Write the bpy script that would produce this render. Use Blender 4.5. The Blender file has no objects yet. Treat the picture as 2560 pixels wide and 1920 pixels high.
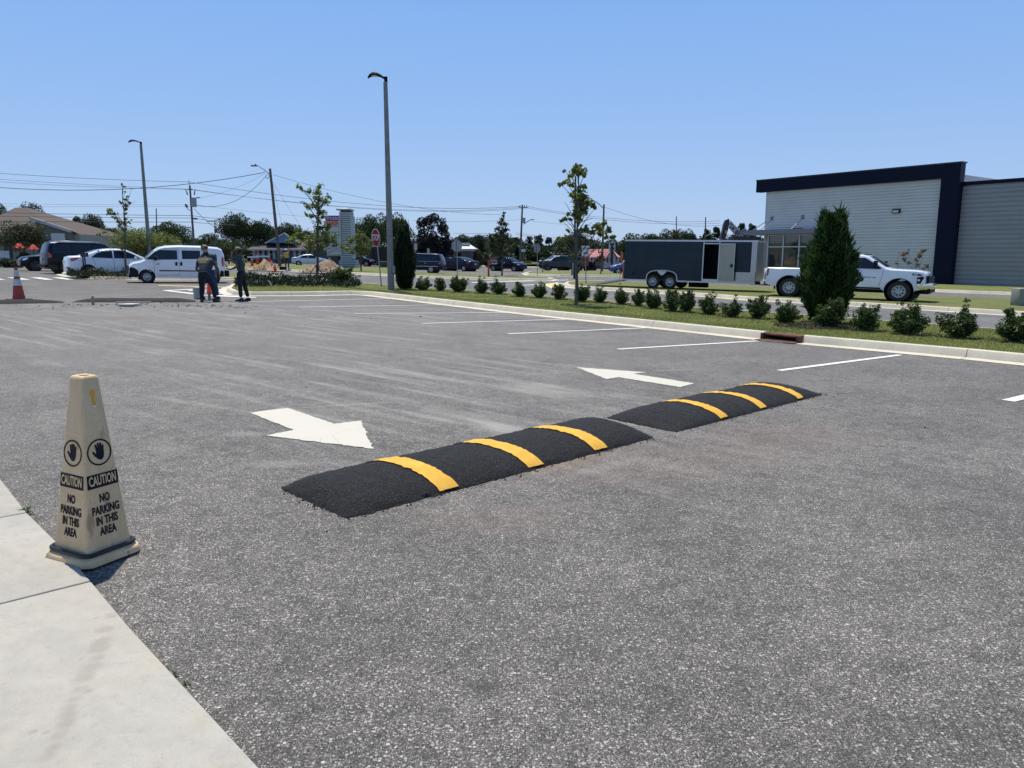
import bpy, bmesh, math, random
import numpy as np
from mathutils import Vector, Matrix, noise

# ---------------------------------------------------------------- camera, sky, sun, exposure
F = 1900.0            # focal length in pixels of the 2560 px wide photograph
H = 1.58               # eye height above the ground under the camera
PITCH = math.atan((960 - 638.0) / F)
SX, SY = -0.018, -0.0025    # fall of the paved ground per metre

SC = bpy.context.scene
col = SC.collection
cd = bpy.data.cameras.new('camera'); cam = bpy.data.objects.new('camera', cd); col.objects.link(cam)
cd.sensor_width = 36.0; cd.lens = 36.0 * F / 2560.0; cd.clip_end = 3000.0; cd.clip_start = 0.05
cam.location = (0, 0, H); cam.rotation_euler = (math.pi / 2 - PITCH, 0, 0)
SC.camera = cam

SUN_EL, SUN_AZ = math.radians(71), math.radians(-24)   # azimuth from +Y towards +X
w = bpy.data.worlds.new('World'); SC.world = w; w.use_nodes = True
wn = w.node_tree.nodes; wl = w.node_tree.links
bg = wn['Background']; sky = wn.new('ShaderNodeTexSky'); sky.sky_type = 'NISHITA'
sky.sun_disc = False; sky.sun_elevation = SUN_EL; sky.sun_rotation = SUN_AZ
sky.air_density = 1.15; sky.dust_density = 0.3; sky.ozone_density = 3.2; sky.altitude = 0
# the measured haze-free blue of this sky, over the physical one, by height above the horizon
tcw = wn.new('ShaderNodeTexCoord'); sxyz = wn.new('ShaderNodeSeparateXYZ'); wl.new(tcw.outputs['Generated'], sxyz.inputs[0])
rmp = wn.new('ShaderNodeValToRGB'); wl.new(sxyz.outputs['Z'], rmp.inputs[0])
els = rmp.color_ramp.elements; els[0].position = 0.0; els[0].color = (.375, .545, .835, 1); els[1].position = 1.0; els[1].color = (.055, .145, .40, 1)
for p_, c_ in ((.10, (.310, .490, .840)), (.30, (.208, .415, .850)), (.6, (.095, .235, .56))): e_ = els.new(p_); e_.color = (*c_, 1)
scw = wn.new('ShaderNodeVectorMath'); scw.operation = 'SCALE'; wl.new(rmp.outputs[0], scw.inputs[0]); scw.inputs['Scale'].default_value = .89 / .12
mxw = wn.new('ShaderNodeMix'); mxw.data_type = 'RGBA'; mxw.inputs[0].default_value = .82
wl.new(sky.outputs[0], mxw.inputs[6]); wl.new(scw.outputs[0], mxw.inputs[7])
wl.new(mxw.outputs[2], bg.inputs[0]); bg.inputs[1].default_value = 0.12
sd = bpy.data.lights.new('sun', 'SUN'); sun = bpy.data.objects.new('sun', sd); col.objects.link(sun)
sd.energy = 4.6; sd.angle = math.radians(0.53); sd.color = (1.0, 0.945, 0.85)
sdir = Vector((math.sin(SUN_AZ) * math.cos(SUN_EL), math.cos(SUN_AZ) * math.cos(SUN_EL), math.sin(SUN_EL)))
sun.rotation_euler = sdir.to_track_quat('Z', 'Y').to_euler(); sun.location = (0, 0, 40)
SC.view_settings.view_transform = 'Standard'; SC.view_settings.look = 'None'
SC.view_settings.gamma = 1.0; SC.view_settings.exposure = 0.2; SC.view_settings.use_curve_mapping = False
SC.render.engine = 'CYCLES'
SC.cycles.max_bounces = 7; SC.cycles.transparent_max_bounces = 12
random.seed(7); rng = np.random.default_rng(7)

# ---------------------------------------------------------------- where things stand
def G(x, y): return SX * x + SY * y
def G2(x, y):
    """ground with the low bank beyond the highway on the right"""
    q = min(1, max(0, (y - 118) / 14)) * min(1, max(0, (x + 16) / 8)); return G(x, y) + .7 * q
_c, _s = math.cos(PITCH), math.sin(PITCH)
def ray(u, v):
    a = (u - 1280) / F; b = -(v - 960) / F
    return Vector((a, _c + b * _s, -_s + b * _c))
def g(u, v, lift=0.0):
    """point of the paved ground (raised by lift) seen at photo position u, v"""
    d = ray(u, v); t = (lift - H) / (d.z - SX * d.x - SY * d.y); q = d * t
    return Vector((q.x, q.y, H + q.z))
def at(u, v, Y):
    d = ray(u, v); t = Y / d.y
    return Vector((d.x * t, Y, H + d.z * t))
def hgt(v_top, base, u=None):
    """height above base of a point seen at v_top, straight above base"""
    b = -(v_top - 960) / F
    # solve z for which projection row is v_top
    y = base.y
    z = y * (b * _c - _s) / (_c + b * _s)
    return z + H - base.z
def mpp(y): return y / F      # metres per photo pixel at depth y

# ---------------------------------------------------------------- mesh helpers
def setp(o, label=None, cat=None, group=None, kind=None):
    if label: o['label'] = label
    if cat: o['category'] = cat
    if group: o['group'] = group
    if kind: o['kind'] = kind
    return o
def thing(name, label, cat, loc=(0, 0, 0), rz=0.0, group=None, kind=None):
    o = bpy.data.objects.new(name, None); col.objects.link(o)
    o.empty_display_size = 0.2
    o.location = loc; o.rotation_euler = (0, 0, rz)
    return setp(o, label, cat, group, kind)

class MB:
    def __init__(s): s.v = []; s.f = []
    def poly(s, pts):
        n = len(s.v); s.v += [tuple(p) for p in pts]; s.f.append(tuple(range(n, n + len(pts)))); return s
    def grid(s, rows, closed=False):
        n = len(s.v); R = len(rows); Cn = len(rows[0])
        for r in rows: s.v += [tuple(p) for p in r]
        for i in range(R - 1):
            for j in range(Cn if closed else Cn - 1):
                a = n + i * Cn + j; b = n + i * Cn + (j + 1) % Cn
                s.f.append((a, b, b + Cn, a + Cn))
        return s
    def box(s, c, d, rz=0, m=None, bev=0):
        """box centred c with sizes d"""
        x, y, z = d[0] / 2, d[1] / 2, d[2] / 2
        P = [(-x, -y, -z), (x, -y, -z), (x, y, -z), (-x, y, -z), (-x, -y, z), (x, -y, z), (x, y, z), (-x, y, z)]
        cr, sr = math.cos(rz), math.sin(rz); n = len(s.v)
        for p in P:
            q = Vector((p[0] * cr - p[1] * sr, p[0] * sr + p[1] * cr, p[2]))
            if m is not None: q = m @ Vector(p)
            s.v.append((q.x + c[0], q.y + c[1], q.z + c[2]))
        for f in ((0, 3, 2, 1), (4, 5, 6, 7), (0, 1, 5, 4), (1, 2, 6, 5), (2, 3, 7, 6), (3, 0, 4, 7)):
            s.f.append(tuple(n + i for i in f))
        return s
    def bar(s, a, b, w, h=None, up=(0, 0, 1)):
        a = Vector(a); b = Vector(b); d = b - a; L = d.length
        if L < 1e-6: return s
        h = h or w; d.normalize(); u = Vector(up)
        if abs(d.dot(u)) > .98: u = Vector((0, 1, 0))
        r = d.cross(u).normalized(); u = r.cross(d)
        m = Matrix((d, r, u)).transposed()
        return s.box((a + b) / 2, (L, w, h), m=m)
    def tube(s, pts, rad, n=8, cap=True):
        pts = [Vector(p) for p in pts]; rows = []
        if not hasattr(rad, '__len__'): rad = [rad] * len(pts)
        prev = None
        for i, p in enumerate(pts):
            d = (pts[min(i + 1, len(pts) - 1)] - pts[max(i - 1, 0)])
            d = d.normalized() if d.length > 1e-9 else Vector((0, 0, 1))
            if prev is None:
                u = Vector((1, 0, 0)) if abs(d.x) < .9 else Vector((0, 1, 0))
            else: u = prev
            r = (u - d * u.dot(d)).normalized(); prev = r; t = d.cross(r)
            rows.append([p + (r * math.cos(k * 2 * math.pi / n) + t * math.sin(k * 2 * math.pi / n)) * rad[i] for k in range(n)])
        s.grid(rows, closed=True)
        if cap:
            m = len(s.v); s.f.append(tuple(m - n + k for k in range(n)))
            b0 = m - n * len(pts); s.f.append(tuple(b0 + n - 1 - k for k in range(n)))
        return s
    def lathe(s, prof, n=24, c=(0, 0, 0), axis='z'):
        rows = []
        for r, z in prof:
            row = []
            for k in range(n):
                a = 2 * math.pi * k / n
                p = (r * math.cos(a), r * math.sin(a), z)
                if axis == 'y': p = (p[0], p[2], p[1])
                if axis == 'x': p = (p[2], p[0], p[1])
                row.append((p[0] + c[0], p[1] + c[1], p[2] + c[2]))
            rows.append(row)
        return s.grid(rows, closed=True)
    def prism(s, pts, z0, z1):
        n = len(pts); m = len(s.v)
        s.v += [(p[0], p[1], z0 + (p[2] if len(p) > 2 else 0)) for p in pts] + [(p[0], p[1], z1 + (p[2] if len(p) > 2 else 0)) for p in pts]
        s.f.append(tuple(m + i for i in range(n))[::-1]); s.f.append(tuple(m + n + i for i in range(n)))
        for i in range(n):
            j = (i + 1) % n; s.f.append((m + i, m + j, m + n + j, m + n + i))
        return s
    def add(s, o, off=(0, 0, 0)):
        n = len(s.v); s.v += [(p[0] + off[0], p[1] + off[1], p[2] + off[2]) for p in o.v]
        s.f += [tuple(i + n for i in f) for f in o.f]; return s
    def mesh(s, name, mat=None, smooth=False, sharp=38, fix=True):
        me = bpy.data.meshes.new(name); me.from_pydata(s.v, [], s.f)
        if fix:
            bm = bmesh.new(); bm.from_mesh(me)
            bmesh.ops.remove_doubles(bm, verts=bm.verts, dist=1e-5)
            bmesh.ops.recalc_face_normals(bm, faces=bm.faces); bm.to_mesh(me); bm.free()
        if mat: me.materials.append(mat)
        if smooth:
            me.shade_smooth(); me.set_sharp_from_angle(angle=math.radians(sharp))
        me.update(); return me
    def build(s, name, mat=None, parent=None, loc=None, smooth=False, sharp=38, fix=True, **kw):
        return ob(name, s.mesh(name, mat, smooth, sharp, fix), parent, loc, **kw)
def ob(name, me, parent=None, loc=None, rot=None, **kw):
    o = bpy.data.objects.new(name, me); col.objects.link(o)
    if parent is not None: o.parent = parent
    if loc is not None: o.location = loc
    if rot is not None: o.rotation_euler = rot
    return setp(o, **kw) if kw else o
def copy_tree(o, parent=None):
    c = o.copy(); col.objects.link(c); c.parent = parent
    for ch in list(o.children): copy_tree(ch, c)
    return c
def bevel_mesh(me, w, seg=2, ang=40):
    bm = bmesh.new(); bm.from_mesh(me)
    es = [e for e in bm.edges if len(e.link_faces) == 2 and e.calc_face_angle(0) > math.radians(ang)]
    bmesh.ops.bevel(bm, geom=es, offset=w, segments=seg, affect='EDGES', profile=.5)
    bm.to_mesh(me); bm.free(); me.shade_smooth(); me.set_sharp_from_angle(angle=math.radians(50)); return me

# ---------------------------------------------------------------- materials
MATS = {}
def mat(name, colr, rough=.6, metal=0.0, coat=0, var=0.0, vscale=5.0, bump=0.0, bscale=60, spec=.5, island=0.0, emit=0, objrand=0.0):
    if name in MATS: return MATS[name]
    m = bpy.data.materials.new(name); m.use_nodes = True; MATS[name] = m
    n = m.node_tree.nodes; l = m.node_tree.links; b = n['Principled BSDF']
    b.inputs['Base Color'].default_value = (*colr, 1); b.inputs['Roughness'].default_value = rough
    b.inputs['Metallic'].default_value = metal; b.inputs['Coat Weight'].default_value = coat
    b.inputs['Coat Roughness'].default_value = .04; b.inputs['Specular IOR Level'].default_value = spec
    src = None
    if var or island or objrand:
        tc = n.new('ShaderNodeTexCoord'); nt = n.new('ShaderNodeTexNoise'); nt.inputs['Scale'].default_value = vscale
        nt.inputs['Detail'].default_value = 5; l.new(tc.outputs['Object'], nt.inputs['Vector'])
        mr = n.new('ShaderNodeMapRange'); mr.inputs['From Min'].default_value = .3; mr.inputs['From Max'].default_value = .7
        mr.inputs['To Min'].default_value = 1 - var; mr.inputs['To Max'].default_value = 1 + var
        l.new(nt.outputs['Fac'], mr.inputs['Value']); val = mr.outputs[0]
        if island:
            ge = n.new('ShaderNodeNewGeometry'); m2 = n.new('ShaderNodeMapRange')
            m2.inputs['To Min'].default_value = 1 - island; m2.inputs['To Max'].default_value = 1 + island
            l.new(ge.outputs['Random Per Island'], m2.inputs['Value'])
            mm = n.new('ShaderNodeMath'); mm.operation = 'MULTIPLY'; l.new(val, mm.inputs[0]); l.new(m2.outputs[0], mm.inputs[1]); val = mm.outputs[0]
        if objrand:
            oi = n.new('ShaderNodeObjectInfo'); m2 = n.new('ShaderNodeMapRange')
            m2.inputs['To Min'].default_value = 1 - objrand; m2.inputs['To Max'].default_value = 1 + objrand
            l.new(oi.outputs['Random'], m2.inputs['Value'])
            mm = n.new('ShaderNodeMath'); mm.operation = 'MULTIPLY'; l.new(val, mm.inputs[0]); l.new(m2.outputs[0], mm.inputs[1]); val = mm.outputs[0]
        sc = n.new('ShaderNodeVectorMath'); sc.operation = 'SCALE'; sc.inputs[0].default_value = colr
        l.new(val, sc.inputs['Scale']); l.new(sc.outputs[0], b.inputs['Base Color'])
    if bump:
        tc = n.new('ShaderNodeTexCoord'); nt = n.new('ShaderNodeTexNoise'); nt.inputs['Scale'].default_value = bscale
        nt.inputs['Detail'].default_value = 6; l.new(tc.outputs['Object'], nt.inputs['Vector'])
        bp = n.new('ShaderNodeBump'); bp.inputs['Strength'].default_value = bump; bp.inputs['Distance'].default_value = .02
        l.new(nt.outputs['Fac'], bp.inputs['Height']); l.new(bp.outputs[0], b.inputs['Normal'])
    if emit:
        b.inputs['Emission Color'].default_value = (*colr, 1); b.inputs['Emission Strength'].default_value = emit
    return m

class NT:
    """small node-tree writer"""
    def __init__(s, name):
        s.m = bpy.data.materials.new(name); s.m.use_nodes = True; MATS[name] = s.m
        s.n = s.m.node_tree.nodes; s.l = s.m.node_tree.links; s.b = s.n['Principled BSDF']
        tc = s.n.new('ShaderNodeTexCoord'); s.obj = tc.outputs['Object']
    def link(s, a, b): s.l.new(a, b)
    def node(s, t, **kw):
        x = s.n.new(t)
        for k, v in kw.items(): setattr(x, k, v)
        return x
    def mapping(s, src, scale=(1, 1, 1), rz=0, loc=(0, 0, 0)):
        # rotate first, then scale
        r = s.node('ShaderNodeMapping'); r.inputs['Rotation'].default_value = (0, 0, rz); r.inputs['Location'].default_value = loc; s.link(src, r.inputs[0])
        m = s.node('ShaderNodeVectorMath', operation='MULTIPLY'); s.link(r.outputs[0], m.inputs[0]); m.inputs[1].default_value = scale
        return m.outputs[0]
    def noise(s, src, scale, detail=4, rough=.5, out='Fac'):
        x = s.node('ShaderNodeTexNoise'); x.inputs['Scale'].default_value = scale; x.inputs['Detail'].default_value = detail
        x.inputs['Roughness'].default_value = rough; s.link(src, x.inputs['Vector']); return x.outputs[out]
    def vor(s, src, scale, out='Distance', feature='F1', rnd=1):
        x = s.node('ShaderNodeTexVoronoi', feature=feature); x.inputs['Scale'].default_value = scale; x.inputs['Randomness'].default_value = rnd
        s.link(src, x.inputs['Vector']); return x.outputs[out]
    def rng(s, v, a, b, c=0., d=1., clamp=True):
        x = s.node('ShaderNodeMapRange'); x.clamp = clamp
        for i, q in zip(('From Min', 'From Max', 'To Min', 'To Max'), (a, b, c, d)): x.inputs[i].default_value = q
        s.link(v, x.inputs['Value']); return x.outputs[0]
    def math(s, op, a, b=None):
        x = s.node('ShaderNodeMath', operation=op)
        for i, q in enumerate((a, b)):
            if q is None: continue
            if isinstance(q, (int, float)): x.inputs[i].default_value = q
            else: s.link(q, x.inputs[i])
        return x.outputs[0]
    def mix(s, f, a, b, mode='MIX'):
        x = s.node('ShaderNodeMix', data_type='RGBA', blend_type=mode)
        if isinstance(f, (int, float)): x.inputs[0].default_value = f
        else: s.link(f, x.inputs[0])
        for i, q in ((6, a), (7, b)):
            if isinstance(q, tuple): x.inputs[i].default_value = (*q, 1)
            else: s.link(q, x.inputs[i])
        return x.outputs[2]
    def gray(s, v):
        x = s.node('ShaderNodeCombineColor'); [s.link(v, x.inputs[i]) for i in range(3)]; return x.outputs[0]
    def done(s, colr, rough=.9, bump=None, bs=.3, bd=.01):
        if isinstance(colr, tuple): s.b.inputs['Base Color'].default_value = (*colr, 1)
        else: s.link(colr, s.b.inputs['Base Color'])
        if isinstance(rough, (int, float)): s.b.inputs['Roughness'].default_value = rough
        else: s.link(rough, s.b.inputs['Roughness'])
        if bump is not None:
            x = s.node('ShaderNodeBump'); x.inputs['Strength'].default_value = bs; x.inputs['Distance'].default_value = bd
            s.link(bump, x.inputs['Height']); s.link(x.outputs[0], s.b.inputs['Normal'])
        return s.m
    def blob(s, src, cx, cy, rx, ry, rz=0, warp=None):
        """soft elliptical patch centred cx, cy"""
        bs = BS
        p = s.node('ShaderNodeVectorMath', operation='SUBTRACT'); s.link(src, p.inputs[0]); p.inputs[1].default_value = (cx * bs, cy * bs, 0)
        v = s.mapping(p.outputs[0], (1 / rx / bs, 1 / ry / bs, 0), rz)
        ln = s.node('ShaderNodeVectorMath', operation='LENGTH'); s.link(v, ln.inputs[0])
        d = ln.outputs['Value']
        if warp is not None: d = s.math('ADD', d, s.math('MULTIPLY', s.math('SUBTRACT', warp, .5), 1.3))
        return s.rng(d, 1.0, .35, 0, 1)

BS = 1.13
TRAVEL = math.radians(-41)    # direction vehicles roll in the lot
def asphalt(name, base=(.100, .090, .079), chips=1.0, marks=True):
    t = NT(name); o = t.obj
    n1 = t.noise(o, .35, 5, .6); n2 = t.noise(o, 4, 4); n3 = t.noise(o, 420, 2, .7)
    f = t.math('MULTIPLY', t.rng(n1, .3, .7, .88, 1.12), t.rng(n2, .3, .7, .93, 1.07))
    f = t.math('MULTIPLY', f, t.rng(n3, .3, .7, .55, 1.35))
    c = t.mix(1.0, base, t.gray(f), 'MULTIPLY')
    # aggregate: stones of three sizes, each its own grey
    def stones(c, scale, th, szm, lo, hi, pw):
        v = t.node('ShaderNodeTexVoronoi', voronoi_dimensions='2D'); v.inputs['Scale'].default_value = scale; t.link(o, v.inputs[0])
        sep = t.node('ShaderNodeSeparateColor'); t.link(v.outputs['Color'], sep.inputs[0])
        sel = t.math('GREATER_THAN', sep.outputs[0], th); size = t.rng(sep.outputs[1], 0, 1, szm * .5, szm)
        m_ = t.math('MULTIPLY', sel, t.math('LESS_THAN', v.outputs['Distance'], size))
        tone = t.math('POWER', sep.outputs[2], pw); sc_ = t.mix(tone, lo, hi)
        return t.mix(t.math('MULTIPLY', m_, chips), c, sc_), t.math('MULTIPLY', m_, tone)
    c, m3 = stones(c, 260, .35, .60, (.035, .033, .031), (.40, .375, .335), 1.9)
    c, m2 = stones(c, 135, .52, .52, (.06, .057, .053), (.50, .47, .415), 1.5)
    c, m1 = stones(c, 74, .74, .48, (.08, .076, .07), (.54, .51, .45), 1.2)
    dk = t.rng(t.noise(o, .75, 3, .6), .35, .65, .80, 1.10); c = t.mix(1.0, c, t.gray(dk), 'MULTIPLY')
    c = t.mix(1.0, c, t.gray(t.rng(t.noise(o, 7.5, 4, .65), .36, .56, .74, 1.04)), 'MULTIPLY')
    ch = t.math('MAXIMUM', m1, m2)
    vd = t.node('ShaderNodeTexVoronoi', voronoi_dimensions='2D'); vd.inputs['Scale'].default_value = 110; t.link(o, vd.inputs[0])
    sd_ = t.node('ShaderNodeSeparateColor'); t.link(vd.outputs['Color'], sd_.inputs[0])
    pit = t.math('MULTIPLY', t.math('GREATER_THAN', sd_.outputs[0], .80), t.math('LESS_THAN', vd.outputs['Distance'], .4))
    c = t.mix(t.math('MULTIPLY', pit, .85), c, (.016, .015, .014))
    if marks:
        wv = t.noise(o, 1.3, 4)
        gran = t.math('MULTIPLY', t.rng(t.noise(o, 55, 5, .8), .36, .58, .45, 1.25), t.rng(t.noise(t.mapping(o, (1.2, 9, 1), -TRAVEL), 1.3, 5, .7), .35, .62, .5, 1.2))
        def bp(u, v, rx, ry, a, k, cc, c):
            p = g(u, v); return t.mix(t.math('MULTIPLY', t.math('MULTIPLY', t.blob(o, p.x / BS, p.y / BS, rx / BS, ry / BS, -a, wv), gran), k), c, cc)
        # dusty drag streaks along the way cars travel, and a broad lightening of the farther lot
        st = t.noise(t.mapping(o, (.30, 3.6, 1), -TRAVEL), 1.0, 7, .66)
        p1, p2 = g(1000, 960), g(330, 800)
        area = t.math('MAXIMUM', t.blob(o, p1.x / BS, p1.y / BS, 5.5, 3.6, -TRAVEL, wv), t.blob(o, p2.x / BS, p2.y / BS, 14, 8, -.3, wv))
        c = t.mix(t.math('MULTIPLY', t.rng(t.blob(o, p2.x / BS, p2.y / BS, 17, 13, -.3), 0, 1), .16), c, (.33, .31, .275))  # farther lot brightened: forward-scattered light put into the asphalt colour
        sk = t.math('MULTIPLY', t.math('MULTIPLY', t.rng(st, .50, .66, 0, 1), area), gran)
        c = t.mix(t.math('MULTIPLY', sk, .55), c, (.36, .345, .315))
        DU = (.35, .335, .30)
        for (u, v, rx, ry, a, k) in ((1370, 975, 1.0, .42, TRAVEL, .50), (1245, 1062, .75, .17, TRAVEL, .55), (1060, 1040, 1.3, .10, TRAVEL + .05, .5), (1180, 1050, 1.1, .45, TRAVEL, .22), (690, 1160, .38, .13, .1, .35), (612, 1085, .22, .12, 0, .4), (870, 1012, .7, .035, .42, .55), (770, 1010, .30, .02, .42, .6), (1360, 935, .5, .03, .4, .4), (1690, 925, .5, .05, .35, .35), (1500, 1170, .5, .10, .75, .30), (900, 930, 1.6, .12, TRAVEL, .35), (640, 905, 1.8, .10, TRAVEL, .35), (500, 1010, 1.2, .08, -.5, .28), (1300, 900, 1.2, .10, TRAVEL, .35)):
            c = bp(u, v, rx, ry, a, k, DU, c)
        # faint rust and clay tints
        c = bp(1640, 1150, 1.9, .75, .35, .22, (.22, .145, .11), c); c = bp(1950, 1085, 1.3, .5, .2, .22, (.20, .13, .11), c)
        c = bp(1385, 1160, .55, .22, .75, .34, (.30, .22, .12), c); c = bp(1270, 1290, .8, .35, .2, .22, (.20, .15, .12), c); c = bp(860, 1030, .4, .4, 0, .15, (.2, .19, .17), c)
        # blackish drag of tack at the far end of the second hump
        c = bp(2092, 983, .34, .055, -.12, .7, (.03, .029, .028), c)
        # oil and damp stains in the stalls
        for (x, y, rx, ry) in ((-3.2, 24.0, .9, .5), (-2.7, 21.6, .9, .45), (-1.3, 19.0, .9, .4), (.3, 17.0, 1.1, .4), (1.9, 15.0, .8, .3), (.2, 11.6, .35, .15), (6.3, 12.6, .5, .2), (5.2, 13.2, .6, .2), (4.2, 5.4, .14, .08), (-1.3, 20.8, .3, .14), (-.1, 2.3, .06, .05)):
            c = t.mix(t.math('MULTIPLY', t.blob(o, x, y, rx, ry, .2, wv), .5), c, (.045, .044, .045))
    hb = t.math('ADD', t.math('MULTIPLY', n3, .6), t.math('SUBTRACT', t.math('MULTIPLY', ch, .7), t.math('MULTIPLY', pit, .9)))
    return t.done(c, .88, hb, .55, .006)

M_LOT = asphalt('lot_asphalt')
M_ROAD = asphalt('road_asphalt', (.150, .147, .142), .30, False)

def concrete(name, base=(.46, .45, .40), stain=True):
    t = NT(name); o = t.obj
    n1 = t.noise(o, 1.3, 6, .65); n2 = t.noise(o, 14, 5, .6); n3 = t.noise(o, 160, 3, .6)
    f = t.math('MULTIPLY', t.rng(n1, .3, .7, .86, 1.10), t.rng(n2, .3, .7, .93, 1.06))
    f = t.math('MULTIPLY', f, t.rng(n3, .3, .7, .92, 1.06))
    c = t.mix(1.0, base, t.gray(f), 'MULTIPLY')
    c = t.mix(t.rng(t.noise(o, .8, 3), .52, .7, 0, .45), c, (base[0] * 1.0, base[1] * .93, base[2] * .84))
    pits = t.math('MULTIPLY', t.math('LESS_THAN', t.vor(o, 38), .09), t.rng(t.noise(o, 3), .5, .6, 0, 1))
    c = t.mix(t.math('MULTIPLY', pits, .5), c, (.16, .15, .13))
    if stain:
        wv = t.noise(o, 9, 4)
        for (x, y, rx, ry, a) in STAINS:
            c = t.mix(t.math('MULTIPLY', t.blob(o, x, y, rx, ry, a, wv), .42), c, (.24, .20, .17))
        c = t.mix(t.rng(t.noise(t.mapping(o, (1, 5, 1), .6), 2.2, 6, .7), .50, .70, 0, .40), c, (.33, .315, .28))
        c = t.mix(t.rng(t.noise(o, 26, 5, .75), .56, .68, 0, .45), c, (.25, .235, .20))
        c = t.mix(t.rng(t.noise(o, 3.1, 5, .7), .55, .70, 0, .30), c, (.47, .40, .28))
    return t.done(c, .85, t.math('ADD', n3, t.math('MULTIPLY', n2, .6)), .25, .006)
# drip trail on the walk
STAINS = []
for (u, v, ru) in ((283, 1555, 12), (265, 1590, 13), (258, 1620, 15), (250, 1640, 17), (243, 1662, 12), (230, 1690, 19), (212, 1715, 19), (203, 1742, 15), (223, 1747, 9), (187, 1768, 14), (180, 1789, 14), (176, 1806, 16), (168, 1828, 17), (150, 1860, 16), (136, 1890, 15), (122, 1912, 15), (118, 1852, 7), (86, 1850, 7)):
    p_ = g(u, v); STAINS.append((p_.x / BS, p_.y / BS, ru * p_.y / F * 1.7, ru * p_.y / F * 1.9, 0.4))
M_WALK = concrete('walk_concrete', (.40, .375, .32))
def kerbmat():
    t = NT('kerb_concrete'); o = t.obj
    n1 = t.noise(o, 2.2, 6, .65); n2 = t.noise(o, 30, 4, .6)
    f = t.math('MULTIPLY', t.rng(n1, .3, .7, .86, 1.10), t.rng(n2, .3, .7, .93, 1.06))
    c = t.mix(1.0, (.58, .53, .41), t.gray(f), 'MULTIPLY')
    c = t.mix(t.rng(t.noise(o, .5, 5, .7), .5, .72, 0, .5), c, (.36, .335, .28))
    return t.done(c, .85, n2, .25, .006)
M_KERB = kerbmat()

def grassmat(name, a=(.105, .135, .03), b=(.20, .19, .062), dirt=.25):
    t = NT(name); o = t.obj
    n1 = t.noise(o, .7, 5, .65); n2 = t.noise(o, 7, 4, .6); n3 = t.noise(t.mapping(o, (1, 1, 1)), 70, 3, .8)
    c = t.mix(t.rng(n1, .35, .65), a, b)
    c = t.mix(t.rng(n2, .45, .75, 0, .6), c, (a[0] * .55, a[1] * .6, a[2] * .7))
    c = t.mix(1.0, c, t.gray(t.rng(n3, .3, .72, .4, 1.5)), 'MULTIPLY')
    if dirt: c = t.mix(t.rng(t.noise(o, 1.6, 4, .7), .60, .72, 0, dirt), c, (.20, .155, .10))
    return t.done(c, .95, n3, .9, .04)
M_GRASS = grassmat('turf', (.125, .165, .028), (.22, .21, .055))
M_GRASSFAR = grassmat('far_turf', (.07, .09, .022), (.13, .125, .045), .15)
def white_paint():
    t = NT('road_paint'); o = t.obj
    n = t.noise(o, 260, 3, .7); n2 = t.noise(o, 3, 5, .7)
    c = t.mix(t.rng(n, .62, .72, 0, .5), (.54, .51, .42), (.24, .23, .205))
    c = t.mix(t.rng(n2, .55, .75, 0, .35), c, (.47, .45, .39))
    w1 = t.node('ShaderNodeTexVoronoi', feature='DISTANCE_TO_EDGE'); w1.inputs['Scale'].default_value = 1.9; t.link(o, w1.inputs[0])
    c = t.mix(t.math('MULTIPLY', t.math('LESS_THAN', w1.outputs['Distance'], .006), .35), c, (.3, .29, .27))
    return t.done(c, .7, n, .4, .003)
M_PAINT = white_paint()
M_PAINTW = mat('line_paint', (.72, .71, .67), .6, var=.06, vscale=8)
def yellow_paint():
    t = NT('hump_yellow'); o = t.obj
    n = t.noise(o, 220, 3, .7); n2 = t.noise(o, 9, 4, .6)
    c = t.mix(t.rng(n2, .4, .7), (.76, .39, .015), (.82, .48, .05))
    c = t.mix(t.rng(n, .56, .66, 0, .75), c, (.36, .16, .01))
    return t.done(c, .6, n, .8, .006)
M_YEL = yellow_paint()
def humpmat():
    t = NT('fresh_asphalt'); o = t.obj
    n = t.noise(o, 130, 4, .7); n2 = t.noise(o, 2.5, 4, .6); v = t.vor(o, 70)
    c = t.mix(1., (.009, .009, .0092), t.gray(t.rng(n, .35, .68, .25, 2.4)), 'MULTIPLY')
    c = t.mix(t.rng(n2, .5, .75, 0, .3), c, (.032, .028, .024))
    v2 = t.node('ShaderNodeTexVoronoi'); v2.inputs['Scale'].default_value = 105; t.link(o, v2.inputs[0]); s2 = t.node('ShaderNodeSeparateColor'); t.link(v2.outputs['Color'], s2.inputs[0])
    c = t.mix(t.math('MULTIPLY', t.math('GREATER_THAN', s2.outputs[0], .62), t.math('LESS_THAN', v2.outputs['Distance'], .36)), c, t.mix(s2.outputs[1], (.02, .02, .0195), (.11, .105, .095)))
    t.b.inputs['Specular IOR Level'].default_value = .35
    return t.done(c, .78, t.math('ADD', n, t.math('MULTIPLY', v, .6)), .95, .016)
M_HUMP = humpmat()

# ---------------------------------------------------------------- ground sheets
def sheet(name, pts, lift, m, kind='structure', parent=None, clean=True):
    P = [(p[0], p[1], G(p[0], p[1]) + lift) for p in pts]
    mb = MB(); mb.poly(P)
    me = mb.mesh(name, m, fix=False)
    bm = bmesh.new(); bm.from_mesh(me); bmesh.ops.triangulate(bm, faces=bm.faces)
    for f in bm.faces:
        if f.normal.z < 0: f.normal_flip()
    bm.to_mesh(me); bm.free()
    return ob(name, me, parent, kind=kind)
def gl(pts, lift=0.0): return [g(u, v, lift) for u, v in pts]

sheet('ground', [(-900, -30), (900, -30), (900, 1500), (-900, 1500)], -.05, M_GRASSFAR)
sheet('parking_lot', [(-140, -6), (70, -6), (70, 128), (-140, 128)], 0, M_LOT)

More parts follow.
